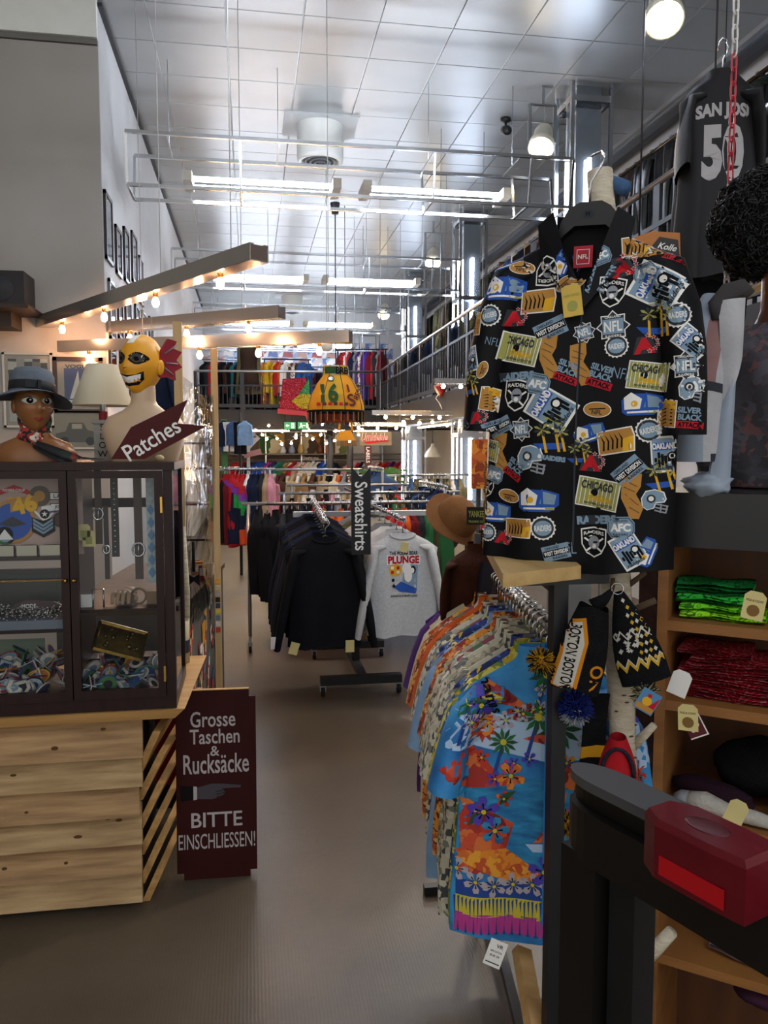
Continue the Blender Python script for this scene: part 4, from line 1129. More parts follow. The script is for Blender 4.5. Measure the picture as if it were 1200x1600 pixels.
f = Flat().poly([(-.02, -.0555), (-.008, -.049), (0, -.052), (.008, -.049), (.02, -.0555), (.008, -.0655), (0, -.067), (-.008, -.0655)], 0, 0, .008)
link('lips', f.mesh_on('lips', [mat('lip_brown', '#8a3a30', .35)], bvh_h, (0, -.5, 0), (1, 0, 0), (0, 0, 1), (0, 1, 0), .0008, .001), head)
bust_mb([(0, .15, .085, .02), (.03, .155, .085, .02), (.07, .13, .07, .02), (.095, .07, .055, .02), (.12, .047, .047, .015), (hz - .05, .044, .046, .01)]).build('shoulders', m_skin, t)
hat = thing('grey_hat', 'grey felt hat with black ribbon band on the tan bust', 'hat', (hp.x - .004, hp.y, zt + hz + .045))
hat.rotation_euler = (R(-4), R(5), R(28))
m_felt = mat('grey_felt', '#5f666f', .95, var=.08, vscale=30, bump=.3, bscale=200)
def brim(u, v):
    a = 2 * PI * u; r = .078 + .070 * v
    dz = -.028 * v ** 1.3 + .016 * v * math.cos(2 * a) * -1 - .02 * v * (math.sin(a) < 0) * 0
    return Vector((r * math.cos(a) * 1.0, r * math.sin(a) * 1.12, dz))
mb = MB().grid(brim, 40, 5); mb.grid(lambda u, v: brim(1 - u, v) + Vector((0, 0, -.004)), 40, 5); mb.build('brim', m_felt, hat)
MB().lathe([(.081, -.002), (.082, .03), (.079, .065), (.066, .088), (.04, .096), (.0001, .093)], 32, sy=1.14).build('crown', m_felt, hat)
MB().lathe([(.083, .004), (.0845, .006), (.0835, .037), (.081, .038)], 32, sy=1.14).box((-.03, -.098, .02), (.035, .012, .03), (0, 0, -.3)).box((.0, -.101, .02), (.012, .014, .032)).build('ribbon', mat('black_grosgrain', '#14151a', .7), hat)
sc = thing('red_scarf', 'red, white and black floral scarf tied around the tan bust neck', 'scarf', (hp.x, hp.y, zt + .09))
m_scarf = patchwork('scarf_floral', ['#a12a24', '#16161a', '#b9482c', '#cfc6b4', '#2c4a3a', '#16161a', '#a12a24'], 38, smooth=True)
MB().grid(lambda u, v: Vector(((.055 + .016 * math.sin(v * 9) * .5 + .012 * (1 - v)) * math.cos(2 * PI * u) * (1 + .04 * math.sin(6 * PI * u)), .012 + (.056 + .008 * math.sin(v * 8)) * math.sin(2 * PI * u), -.03 + .115 * v + .012 * math.sin(4 * PI * u))), 36, 8).build('wrap', m_scarf, sc)
MB().grid(lambda u, v: Vector((.01 + .13 * u + .06 * v * u, -.075 - .05 * math.sin(u * 2) + .01 * math.sin(v * 9), -.02 - .065 * u + (v - .5) * (.03 + .06 * u) * (1 - .7 * u))), 16, 6).build('tail', patchwork('scarf_dark', ['#141418', '#141418', '#7a2a24', '#1f2a24', '#141418'], 30, smooth=True), sc)
MB().ball((.01, -.07, .0), (.024, .018, .02), 12, 8).build('knot', m_scarf, sc)
tl = MB().grid(lambda u, v: Vector((.1 + .2 * u, -.11 + .03 * math.sin(5 * u) + .03 * v, -.085 + .018 * (1 - u) * math.sin(PI * v) + .004)), 16, 5); tl.build('scarf_end', patchwork('scarf_dark', ['#141418'], 30), sc)
# bust wearing wrestling mask
mp_ = P(222, 570, Y=BY)
t = thing('mask_bust', 'cream mannequin bust with long neck standing behind the Patches arrow', 'mannequin', (mp_.x, mp_.y, zt))
hz = mp_.z - zt
m_cskin = mat('cream_mannequin', '#bfa486', .4, var=.04)
bust_mb([(0, .13, .09, .02), (.06, .15, .095, .02), (.13, .165, .09, .02), (.175, .14, .075, .02), (.2, .085, .06, .02), (.225, .055, .052, .02), (hz - .14, .048, .05, .015), (hz - .05, .047, .052, .01)]).build('body', m_cskin, t)
head_mb(.9).build('head', m_cskin, t).location = (0, 0, hz)
t.children[-1].rotation_euler = (0, 0, R(-28))
ck = MB().tube([(.05 * math.cos(a) - .01, .02 - .075 * math.sin(a) if math.sin(a) > 0 else .02 - .05 * math.sin(a), .21 - .12 * max(0, math.sin(a)) ** 1.5) for a in [2 * PI * k / 24 for k in range(24)]], .0025, 5, closed=True).build('neck_chain', mat('old_chain', '#6f6046', .4, .8), t)
mk = thing('wrestling_mask', 'yellow wrestling mask with toothy grin and red side fins on the cream bust', 'mask', (mp_.x, mp_.y, zt + hz))
mk.rotation_euler = (0, R(3), R(-28))
mm = head_mb(1.0, nose=.7); 
mm.v = [(x * 1.04, y * 1.03, z) for x, y, z in mm.v]
m_mky = mat('mask_yellow', '#d9971c', .45, var=.06, vscale=20)
body = mm.build('hood', m_mky, mk); bvm = bvh_of(body.data)
f = Flat()
for s_ in (-1, 1):
    f.poly(almond(.032, .026, (s_ * .037, .018)), 0, 0, .01); f.poly(almond(.024, .019, (s_ * .036, .018)), 1, 1, .01); f.poly(circ(.009, 10, (s_ * .034, .016)), 0, 2); f.poly([(s_ * .05, .028), (s_ * .055, .034), (s_ * .05, .018)], 2, 2)
f.poly([(-.052, -.035), (-.03, -.045), (0, -.048), (.03, -.045), (.056, -.03), (.05, -.06), (.03, -.083), (0, -.09), (-.03, -.083), (-.048, -.062)], 0, 0, .012)
f.poly([(-.043, -.045), (0, -.056), (.047, -.041), (.042, -.058), (.025, -.073), (0, -.079), (-.025, -.073), (-.04, -.058)], 2, 1, .012)
for k in range(7):
    x = -.036 + k * .012; zz = -.057 - .012 * (1 - (x / .045) ** 2)
    f.poly([(x - .005, zz - .008), (x + .005, zz - .008), (x, zz + .006)], 3, 2)
f.poly([(-.02, .075), (.012, .078), (.014, .112), (-.016, .108)], 2, 0, .012)
f.poly([(-.012, -.018), (0, -.022), (.012, -.018), (0, -.026)], 0, 1)
link('face_print', f.mesh_on('face_print', [m_blackp, mat('dark_mesh', '#3d382e', .6), m_white, mat('tooth_orange', '#d98a2a', .6)], bvm, (0, -.5, 0), (1, 0, 0), (0, 0, 1), (0, 1, 0), .0008, .001), mk)
m_fin = mat('fin_red', '#8a1c2a', .4, var=.1)
for s_ in (-1, 1):
    fp = [(0, -.03), (.02, .05), (.05, .095), (.09, .09), (.075, .06), (.115, .05), (.09, .015), (.12, -.01), (.085, -.03), (.09, -.065), (.05, -.055), (.02, -.06)]
    Mx = Matrix.Translation((s_ * .068, -.005, .012)) @ Matrix.Rotation(R(90) - s_ * R(22), 4, 'Z')
    fn = MB().prism(fp, -.006, .006, 0, Mx).build('side_fin', m_fin, mk)
    for a, b in (((.035, .035), (.09, .075)), ((.04, .0), (.095, .0)), ((.035, -.02), (.075, -.045))):
        MB().tube([Mx @ Vector((a[0], -.007, a[1])), Mx @ Vector((b[0], -.007, b[1]))], .004, 6).tube([Mx @ Vector((a[0], .007, a[1])), Mx @ Vector((b[0], .007, b[1]))], .004, 6).build('fin_rib', mat('fin_grey', '#6f5a5e', .5), fn)
# Patches arrow sign
p = P(250, 675, Y=CF + .02)
t = thing('patches_arrow_sign', 'dark red wooden arrow sign reading Patches leaning on the cabinet top', 'sign', p)
k_ = CF / 1248 * 1.0
def pp(px, py): return ((px - 250) * k_, (675 - py) * k_)
MB().prism([pp(178, 716), pp(192, 694), pp(208, 668), pp(292, 626), pp(276, 662), pp(319, 666), pp(226, 716)], -.006, .008).build('board', mat('oxblood_paint', '#45100f', .5, spec=.2, var=.1), t)
link('lettering', Flat().text('Patches', pp(238, 686), .062, 0, 1, rot=R(31), width=.225, bold=.01).mesh_plane('lettering', [m_white], Matrix.Translation((0, -.006, 0))), t)
# lamp with cone shade and SLOW column
p = P(160, 602, Y=CF + .42)
t = thing('table_lamp', 'table lamp with cream cone shade and grey post lettered SLOW', 'lamp', (p.x, p.y, zt))
hz = p.z - zt
MB().lathe([(.125, hz - .085), (.062, hz + .085), (.06, hz + .085), (.122, hz - .085)], 32).build('shade', mat('cream_lampshade', '#bdb196', .8), t)
MB().bx(-.034, .034, -.034, .034, .01, hz - .15).bx(-.045, .045, -.045, .045, 0, .012).bx(-.042, .042, -.042, .042, hz - .16, hz - .145).build('post', mat('grey_painted_post', '#8a8880', .7, var=.1, vscale=30), t)
MB().tube([(0, 0, hz - .2), (0, 0, hz + .07)], .012, 8).build('stem', m_steel, t)
MB().lathe([(.018, hz - .145), (.018, hz - .11), (.0001, hz - .11)], 10).build('candle_sleeve', mat('red_sleeve', '#8a2028', .5), t)
fl = Flat()
for k, c in enumerate('SLOW'): fl.text(c, (0, hz - .175 - k * .037), .026, 0, 1, bold=.0)
link('lettering', fl.mesh_plane('lettering', [m_blackp], Matrix.Translation((0, -.034, 0))), t)
# small shell and paper on the cabinet top
p = P(249, 712, Y=CF + .1)
tag(MB().ball((p.x, p.y, zt + .013), (.018, .014, .013), 12, 8, fn=lambda d: 1 + .05 * math.sin(9 * math.atan2(d.y, d.x))).build('shell', mat('shell_cream', '#cdbb8d', .5)), 'small cream shell on the cabinet top beside the arrow sign', 'shell')

# ---------------------------------------------------------------- framed pictures
def frame(name, label, c, w, h, art, facing='y', fw=.03, fm=None, group='framed pictures'):
    t = thing(name, label, 'picture', c, group=group)
    if facing == 'x': t.rotation_euler = (0, 0, PI / 2)
    fm = fm or mat('black_frame', '#1a1614', .4)
    f = MB()
    for a in ((-w / 2, -w / 2 + fw, -h / 2, h / 2), (w / 2 - fw, w / 2, -h / 2, h / 2), (-w / 2, w / 2, -h / 2, -h / 2 + fw), (-w / 2, w / 2, h / 2 - fw, h / 2)):
        f.bx(a[0], a[1], -.022, .0, a[2], a[3])
    f.build('frame', fm, t)
    MB().bx(-w / 2 + fw * .8, w / 2 - fw * .8, -.008, 0, -h / 2 + fw * .8, h / 2 - fw * .8).build('mount', mat('picture_mount', '#b6a596', .6), t)
    fl, mats = art
    if fl: link('picture', fl.mesh_plane('picture', mats, Matrix.Translation((0, -.009, 0))), t)
    MB().bx(-w / 2 + fw, w / 2 - fw, -.016, -.014, -h / 2 + fw, h / 2 - fw).build('pane', m_glass, t)
    return t
FY = 6.895
p = P(123, 602, Y=FY)
fl = Flat().poly(rect(.22, .27), 0, 0, .1).text('VOGUE', (0, .15), .03, 1, 1, width=.2).poly([(-.07, -.11), (.0, .12), (.02, -.11)], 2, 1, .1).poly([(.03, -.1), (.02, .05), (.07, -.1)], 2, 1, .1).poly([(-.09, -.12), (.09, -.12), (.07, -.14), (-.07, -.14)], 2, 1, .1)
frame('framed_poster', 'black framed blue poster with white sailboat and VOGUE lettering behind the lampshade', p, .385, .45, (fl, [mat('poster_blue', '#4a5286', .6), m_dgrey, m_white]), fm=mat('brown_frame', '#2b1d16', .35))
p = P(45, 610, Y=FY)
frame('framed_photograph', 'silver framed sheet of small prints behind the grey hat', p, .38, .6, (Flat().poly(rect(.3, .5), 0, 0, .2), [patchwork('contact_sheet', ['#8a7f74', '#cfc6b8', '#4a443e', '#a99f92'], 16, rnd=.2)]), fw=.018, fm=mat('silver_frame', '#a9a59a', .35, .6))
p = P(121, 672, Y=FY)
fl = Flat().poly(rect(.38, .27), 0, 0, .2).poly([(-.16, -.1), (.16, -.1), (.17, -.02), (.08, -.0), (.05, .06), (-.06, .06), (-.09, -.01), (-.17, -.03)], 1, 1, .1).poly(circ(.035, 14, (-.1, -.09)), 2, 2).poly(circ(.035, 14, (.1, -.09)), 2, 2).poly(rect(.08, .04, (-.0, .03)), 3, 2)
frame('framed_photograph', 'silver framed sepia photograph of a vintage car under the sailboat poster', p, .42, .31, (fl, [mat('sepia', '#a3957d', .6, var=.1), mat('sepia_dark', '#5a5042', .6), m_blackp, mat('sepia_light', '#c3b79f', .6)]), fw=.014, fm=mat('silver_frame', '#a9a59a', .35, .6))
# side wall frames
fms = [mat('black_frame', '#1a1614', .4), mat('brown_frame', '#2b1d16', .35), mat('green_frame', '#20332c', .4), mat('grey_frame', '#6a6a68', .4)]
SW = [(7.12, 3.62, .34, .55, 0), (7.62, 3.55, .3, .42, 1), (8.1, 3.62, .3, .5, 0), (8.65, 3.72, .36, .5, 1), (9.15, 3.6, .3, .5, 3),
      (7.2, 2.96, .3, .5, 3), (7.62, 2.98, .26, .42, 0), (8.12, 3.02, .36, .55, 1), (8.75, 3.02, .3, .5, 0), (9.3, 3.05, .3, .5, 3), (9.95, 3.06, .34, .55, 2),
      (7.15, 2.4, .3, .45, 0), (7.7, 2.45, .3, .45, 1), (8.3, 2.45, .34, .45, 0), (9.0, 2.5, .34, .45, 2)]
for k, (y, z, w, h, fmi) in enumerate(SW):
    rown = 'upper' if k < 5 else 'middle' if k < 11 else 'lower'
    idx = k + 1 if k < 5 else k - 4 if k < 11 else k - 10
    frame('wall_picture', f'dark narrow frame on the left side wall, {ordn(idx)} from the corner in the {rown} row', (XL + .001, y, z), w, h,
          (Flat().poly(rect(w * .6, h * .6), 0, 0, .3), [mat(f'wall_picture_{k % 4}', ('#6f6a60', '#a89f90', '#8a8f94', '#c9c3b6')[k % 4], .6, var=.2, vscale=9)]), 'x', fm=fms[fmi], group='side wall frames')
# loudspeaker and ledge at the left edge
p = P(8, 455, Y=6.6)
t = thing('loudspeaker', 'black box loudspeaker on the wooden ledge at the left edge', 'loudspeaker', p)
MB().bx(-.22, .17, -.13, .18, -.13, .13).build('cabinet', mat('speaker_black', '#171415', .5), t)
MB().lathe([(.1, 0), (.09, .012), (.0001, .03)], 20, (0, -.135, 0), M=Matrix.Rotation(PI / 2, 3, 'X')).build('cone', m_dgrey, t)
p = P(0, 485, Y=6.5)
tag(MB().bx(p.x - .5, p.x + .22, 6.42, 6.89, p.z + .01, p.z + .04).bx(p.x - .5, p.x + .05, 6.6, 6.89, p.z - .1, p.z + .01).build('wall_ledge', mat('dark_ledge_wood', '#2f241c', .6, var=.2)), 'dark wooden wall ledge under the loudspeaker', 'shelf')

# ---------------------------------------------------------------- chrome beams with bulbs
m_beam = mat('polished_beam', '#c6c2bb', .17, .8)
def bulb_me():
    mb = MB().lathe([(.0001, -.085), (.012, -.082), (.021, -.066), (.022, -.05), (.013, -.03), (.011, -.02)], 12)
    return mb.mesh('bulb', m_bulb)
BULB = bulb_me()
SOCK = MB().lathe([(.0001, 0), (.016, 0), (.016, -.025), (.0001, -.025)], 10).mesh('socket', mat('socket_brass', '#9a7c4a', .4, .8))
def light_beam(a, b, w, h, nb, label, wires):
    a, b = Vector(a), Vector(b)
    t = thing('bulb_beam', label, 'light', (a + b) / 2)
    o = Vector(t.location); d = (b - a).normalized(); s = Vector((-d.y, d.x, 0)); up = Vector((0, 0, 1))
    ch = MB()
    for off, ww, hh in ((s * w / 2, .006, h), (-s * w / 2, .006, h)):
        ch.beam(a - o + off, b - o + off, ww, hh)
    ch.beam(a - o - up * h * .5, b - o - up * h * .5, w, .005); 
    for sg in (-1, 1): ch.beam(a - o + s * sg * (w / 2 - .01) + up * h * .5, b - o + s * sg * (w / 2 - .01) + up * h * .5, .025, .005)
    ch.build('channel', m_beam, t)
    MB().beam(b - o - d * .004, b - o, w * .9, h * .9).build('end_cap', mat('beam_end', '#6a5a52', .35, .7), t)
    for k in range(nb):
        q = (k + .5) / nb
        p = a.lerp(b, q) - o - up * (h * .5 + .002)
        sck = link('socket', SOCK, t, p); bb = link('bulb', BULB, t, p)
    for q in wires:
        p = a.lerp(b, q) - o
        MB().tube([p, p + up * (HC - a.z)], .003, 5).build('hanging_wire', mat('white_cord', '#b9b8b0', .6), t)
e1 = P(405, 395, D=4.15); z1 = e1.z
light_beam(P(-60, 545, Z=z1), e1, .11, .085, 7, 'nearest polished beam of warm bulbs, rising to its open end', (.12, .8, .95))
e2 = P(440, 488, Z=z1 - .02)
light_beam(P(-60, 533, Z=z1 - .02) , e2, .10, .085, 6, 'middle polished beam of warm bulbs over the masked bust', (.3, .9))
e3 = P(548, 526, Z=2.62)
light_beam(P(-60, 548, Z=2.62), e3, .09, .085, 7, 'lowest farthest polished beam of warm bulbs ending near the jersey lampshade', (.5, .95))

# ---------------------------------------------------------------- second counter with stickers, plastic sheet, posts
A, B = Vector((-.36, 4.05, 0)), Vector((-.20, 5.65, 0))
d = (B - A).normalized(); s = Vector((d.y, -d.x, 0))
t = thing('sticker_counter', 'grey counter covered with stickers behind the plank counter', 'counter', (A + B) / 2)
o = Vector(t.location)
def quadbox(p0, p1, depth, z0, z1):
    q = [p0, p1, p1 - s * depth, p0 - s * depth]
    v = [x - o + Vector((0, 0, z0)) for x in q] + [x - o + Vector((0, 0, z1)) for x in q]
    return MB().add(v, [(3, 2, 1, 0), (4, 5, 6, 7), (0, 1, 5, 4), (1, 2, 6, 5), (2, 3, 7, 6), (3, 0, 4, 7)])
quadbox(A, B, .6, 0, .97).build('body', mat('grey_counter_paint', '#5c5a56', .6, var=.12, vscale=6), t)
quadbox(A + s * .015, B + s * .015, .63, .97, 1.0).build('top', mat('worn_counter_top', '#5a4c3c', .6, var=.2), t)
stc = ['#b33a2a', '#c9b48a', '#2c3a5a', '#d9d4c8', '#c98a2a', '#1c1c1e', '#5a7a8a', '#8a2a30', '#a9a296', '#d0c04a']
stm = [mat(f'sticker_{k}', c, .5, var=.25, vscale=30) for k, c in enumerate(stc)]
for k in range(70):
    q = rnd.uniform(.02, .97); z = rnd.uniform(.12, .9)
    p = A.lerp(B, q) + s * (.002 + .0008 * (k % 5)) - o
    w, h = rnd.uniform(.04, .1), rnd.uniform(.05, .16)
    mb = MB().box((0, 0, 0), (w, .0012, h)); mb.box((rnd.uniform(-.01, .01), -.0008, rnd.uniform(-.01, .01)), (w * .6, .001, h * .5), mi=1)
    ob = mb.build('sticker', [stm[rnd.randrange(10)], stm[rnd.randrange(10)]], t)
    ob.location = p + Vector((0, 0, z)); ob.rotation_euler = (0, rnd.uniform(-.4, .4), math.atan2(d.y, d.x))
# things on that counter
for k, (px, py, c, nm) in enumerate(((316, 858, '#a8302c', 'red'), (325, 866, '#d8d2c8', 'white'), (310, 850, '#c9822a', 'orange'), (305, 872, '#8a8a86', 'grey'))):
    p = P(px, py, Y=4.9 + .08 * k)
    ob = MB().box((0, 0, .05), (.05, .012, .1), (.3, 0, .2)).box((0, -.008, .055), (.036, .002, .05), (.3, 0, .2), 1).build('leaflet_card', [mat('leaf_' + c.strip('#'), c, .6), m_white])
    ob.location = (p.x, p.y, 1.0); tag(ob, nm + ' leaflet card standing on the sticker counter', 'card')
m_slat = mat('pine_batten', '#b0905f', .65, col2='#c9aa78', vscale=3, stretch=(10, 10, 1))
for k, (px, yy, y0) in enumerate(((277, 4.0, 503), (334, 5.0, 545))):
    top = P(px, y0, Y=yy)
    ob = MB().bx(-.02, .02, -.012, .012, 0, top.z).build('pine_batten', m_slat); ob.location = (top.x, yy, 0)
    tag(ob, ('nearer' if k == 0 else 'farther') + ' upright pine batten holding the clear plastic sheet', 'post', 'battens')
    if k == 1:
        for q in range(9):
            MB().bx(-.014, .014, -.016, -.0125, .66 + q * .038, .69 + q * .038).build('sticker', stm[(q * 3) % 10], ob)
a, b = P(280, 600, Y=4.02), P(331, 600, Y=4.98)
zt2 = P(280, 578, Y=4.02).z
def sheet(u, v):
    p = a.lerp(b, u)
    sag = .16 * math.sin(PI * u) * max(0, v - .75) * 4 * .25
    return Vector((p.x + .02 * math.sin(v * 14 + u * 3) * math.sin(PI * u) + .012 * math.sin(u * 11 + v * 4), p.y, .9 + (zt2 - .9) * v - sag - .06 * u * v))
m_sheet = clear_film('clear_plastic_film', '#e2e6e6', .06, 1.7, .8, 6)
ob = MB().grid(sheet, 16, 30).build('plastic_sheet', m_sheet); tag(ob, 'hanging clear plastic sheet between the two pine battens', 'plastic sheet')
fl = Flat().poly([(-.05, -.02), (.05, .02), (.05, .05), (-.05, .01)], 0, 0)
# birch twig leaning by the cabinet and brass can
p = P(290, 950, Y=3.95)
tag(MB().tube([(p.x, 3.95, .8), (p.x + .008, 3.95, 1.1), (p.x - .004, 3.95, 1.42)], [.016, .014, .012], 8).build('birch_pole', mat('birch_bark_thin', '#b3a891', .8, var=.25, vscale=20, stretch=(1, 1, 4))), 'thin pale birch pole between cabinet and plastic sheet', 'pole')
p = P(286, 1045, Y=3.75)
t = thing('paint_can', 'cream lettered tin can at the right side of the cabinet', 'can', (p.x - .02, 3.78, .80))
MB().lathe([(.0001, 0), (.05, 0), (.05, .2), (.047, .2), (.047, .01)], 20).build('tin', mat('cream_tin', '#b0a27c', .5, var=.12), t); MB().lathe([(.0515, .05), (.0515, .11)], 20).build('band', m_dgrey, t)
p = P(303, 905, Y=4.3)
t = thing('black_tie', 'black bow tie ribbon hanging in front of the sticker counter', 'bow tie', p)
MB().tube([(0, 0, .2), (.0, 0, .04)], .008, 6).build('ribbon', m_blackp, t); MB().prism([(-.03, -.035), (0, -.01), (.03, -.035), (.03, .03), (0, .01), (-.03, .03)], -.008, .008).build('bow', m_blackp, t)
# plush suit jacket seen behind the mask
p = P(243, 590, Y=4.6)
o = put('jacket', 1, 'navy', p + Vector((0, 0, .12)), -.2, 'dark navy suit jacket hanging behind the masked bust', 'suit', True, .5)

# ---------------------------------------------------------------- A-board style sign on the floor
p0 = P(340, 1372, Z=0)
t = thing('locker_sign', 'dark red standing board asking to lock up large bags and rucksacks', 'sign', p0, rz=R(-2)); t.rotation_euler[0] = R(-4)
k_ = p0.y / 1248 * 1.06
W, Hh = 118 * k_ / 2, 283 * k_
st = 10 * k_
MB().prism([(-W + st, 0), (W - st, 0), (W - st, st), (W, st), (W, Hh - st * 1.1), (W - st, Hh - st * 1.1), (W - st, Hh), (-W + st, Hh), (-W + st, Hh - st * 1.1), (-W, Hh - st * 1.1), (-W, st), (-W + st, st)], 0, .022).build('board', [mat('oxblood_board', '#35100f', .55, spec=.15, var=.12, vscale=6)], t)
MB().bx(-W + st, W - st, .0, .0225, Hh, Hh + .003).build('raw_edge', m_wood, t)
f = Flat()
yy = lambda py: (1372 - py) * k_
f.text('Grosse', (-.012, yy(1132)), .066, 0, 1, width=.185, bold=.012); f.text('Taschen', (-.005, yy(1158)), .062, 0, 1, width=.205, bold=.012); f.text('&', (-.005, yy(1180)), .042, 0, 1, bold=.012); f.text('Rucksäcke', (0, yy(1199)), .082, 0, 1, width=.27, bold=.012)
f.text('BITTE', (.0, yy(1283)), .062, 0, 1, width=.21, bold=.012); f.text('EINSCHLIESSEN!', (0, yy(1315)), .064, 0, 1, width=.315, bold=.004)
hc = yy(1241)
f.poly([(-.145, hc - .035), (-.095, hc - .03), (-.095, hc + .025), (-.15, hc + .03)], 1, 1, .2); f.poly([(-.095, hc - .032), (-.08, hc - .03), (-.08, hc + .024), (-.095, hc + .026)], 0, 1, .2)
f.poly([(-.08, hc - .028), (-.02, hc - .032), (.02, hc - .022), (.035, hc - .008), (.03, hc + .006), (.02, hc + .012), (.1, hc + .012), (.1, hc + .022), (.02, hc + .032), (-.02, hc + .034), (-.08, hc + .02)], 2, 1, .2)
for q in range(3): f.poly([(.0, hc - .024 + q * .011), (.034, hc - .018 + q * .011), (.034, hc - .016 + q * .011), (.0, hc - .021 + q * .011)], 3, 2, .2)
link('lettering', f.mesh_plane('lettering', [mat('chalk_white', '#b4aeae', .9), mat('sleeve_black', '#141013', .8), mat('painted_hand_grey', '#4a454c', .8), m_blackp], I4), t)
MB().beam((0, .02, Hh * .8), (0, .2, 0.0), .03, .02).build('prop_leg', m_wood, t)
p = P(268, 1250, Z=0)
t = thing('red_crate', 'red plastic crate mostly hidden behind the locker sign', 'crate', (p.x + .02, 4.0, 0))
MB().bx(-.12, .06, 0, .2, .12, .52).bx(-.12, .06, -.01, .21, .49, .52).build('body', mat('red_plastic', '#8a1a1c', .4), t); MB().bx(-.1, .05, .0, .2, 0, .12).build('base', m_black, t)
# ================================================================ right foreground
# ---- birch trunk used as a stand
m_birch = mat('birch_bark', '#b8ab92', .85, col2='#cfc6b2', vscale=9, stretch=(3, 3, 10), bump=.6, bscale=26)
m_birchdark = mat('birch_scar', '#5a4a3a', .9)
BD = 1.97
bp = [P(990, 1600, D=BD), P(988, 1480, D=BD), P(984, 1350, D=BD), P(974, 1180, D=BD), P(968, 1020, D=BD), P(962, 900, D=BD), P(952, 640, D=BD), P(944, 420, D=BD), P(941, 330, D=BD), P(937, 268, D=BD)]
foot = Vector((bp[0].x + .01, bp[0].y + .0, 0))
t = thing('birch_stand', 'thin birch trunk with cut branch stubs used as a hanging stand', 'tree trunk', foot)
MB().tube([Vector((0, 0, 0))] + [p - foot for p in bp], [.03, .029, .029, .030, .031, .034, .036, .035, .033, .032, .031], 14).build('stem', m_birch, t)
for a, b, r0, r1, nm in (((985, 1172), (1022, 1133), .011, .009, 0), ((992, 1515), (1050, 1455), .018, .015, 0), ((975, 920), (1008, 895), .007, .006, 1), ((972, 960), (1024, 938), .008, .008, 1), ((955, 940), (958, 905), .006, .005, 1)):
    A_, B_ = P(*a, D=BD) - foot, P(*b, D=BD - .05) - foot
    MB().tube([A_, A_.lerp(B_, .5), B_], [r0, r0, r1], 9).build('branch_stub', m_birch if nm == 0 else m_birchdark, t)
sc_ = MB()
for k in range(26):
    z = rnd.uniform(.35, 1.3); a = rnd.uniform(-2.6, -.5)
    q = None
    pts = [Vector((0, 0, 0))] + [p - foot for p in bp]
    for i in range(len(pts) - 1):
        if pts[i].z <= z <= pts[i + 1].z: q = pts[i].lerp(pts[i + 1], (z - pts[i].z) / (pts[i + 1].z - pts[i].z))
    if q: sc_.ball(q + Vector((math.cos(a), math.sin(a), 0)) * .031, (.007, .004, .0025), 8, 4)
sc_.build('bark_marks', m_birchdark, t)['kind'] = 'stuff'
ring = P(940, 300, D=BD - .045)
# ---- black shirt with printed patches
SP = P(922, 305, D=1.84)
RZ = R(-34)
sh = thing('patch_print_shirt', 'black short-sleeved shirt covered with football team patch prints hung on the birch trunk', 'shirt', SP, rot=(0, R(1.5), RZ))
smb = MB()
k_s = 1.84 / 1248
W2 = .218
rows = [(.03, .062, .05, 0), (.0, .072, .055, 0), (-.02, .10, .06, 0), (-.06, .185, .07, 0), (-.11, .222, .085, 0)]
for q in range(1, 17):
    v = q / 16
    rows.append((-.11 - .67 * v, W2 * (1.02 - .02 * math.sin(PI * v) + .02 * v), .085 + .05 * math.sin(PI * min(1, v * 1.2)), v))
nu = 48
vs_, fs = [], []
for (z, hw, th, v) in rows:
    for i in range(nu):
        a = 2 * PI * i / nu
        x = hw * math.copysign(abs(math.cos(a)) ** .8, math.cos(a))
        y = th * .5 * math.copysign(abs(math.sin(a)) ** .8, math.sin(a))
        y += .012 * v * math.sin(x * 30 + 1) * (1 if math.sin(a) < 0 else .5) + .006 * v * math.sin(x * 63 + 6 * v)
        dz = 0
        if math.sin(a) < 0 and z >= -.06: dz = -.17 * max(0, 1 - abs(x) / .085) * (1 if z >= -.02 else .55)
        zz = -.085 + z + dz
        if z < -.7: zz += -.012 * math.cos(x * 14) * (-(z + .7) / .08)
        vs_.append((x, y, zz))
for j in range(len(rows) - 1):
    for i in range(nu):
        i2 = (i + 1) % nu
        fs.append((j * nu + i, (j + 1) * nu + i, (j + 1) * nu + i2, j * nu + i2))
smb.add(vs_, fs, 0, True)
m_shirt = mat('black_rayon', '#090a0e', .6, spec=.2, var=.2, vscale=7, bump=.12, bscale=14)
body = smb.build('body', m_shirt, sh)
slv = MB()
for s_ in (-1, 1):
    pts = [(s_ * .13, .0, -.16), (s_ * .175, .0, -.185), (s_ * .205, -.005, -.27), (s_ * .222, -.01, -.36), (s_ * .23, -.012, -.45), (s_ * .232, -.01, -.545)]
    smb2 = MB().tube(pts, [.05, .07, .074, .072, .07, .072], 20, 0, cap=False, flat=.68)
    smb2.build('sleeve', m_shirt, sh)
    slv.add(smb2.v, smb2.f)
allm = MB(); allm.add(smb.v, smb.f); allm.add(slv.v, slv.f)
bv = BVHTree.FromPolygons([Vector(v) for v in allm.v], allm.f)
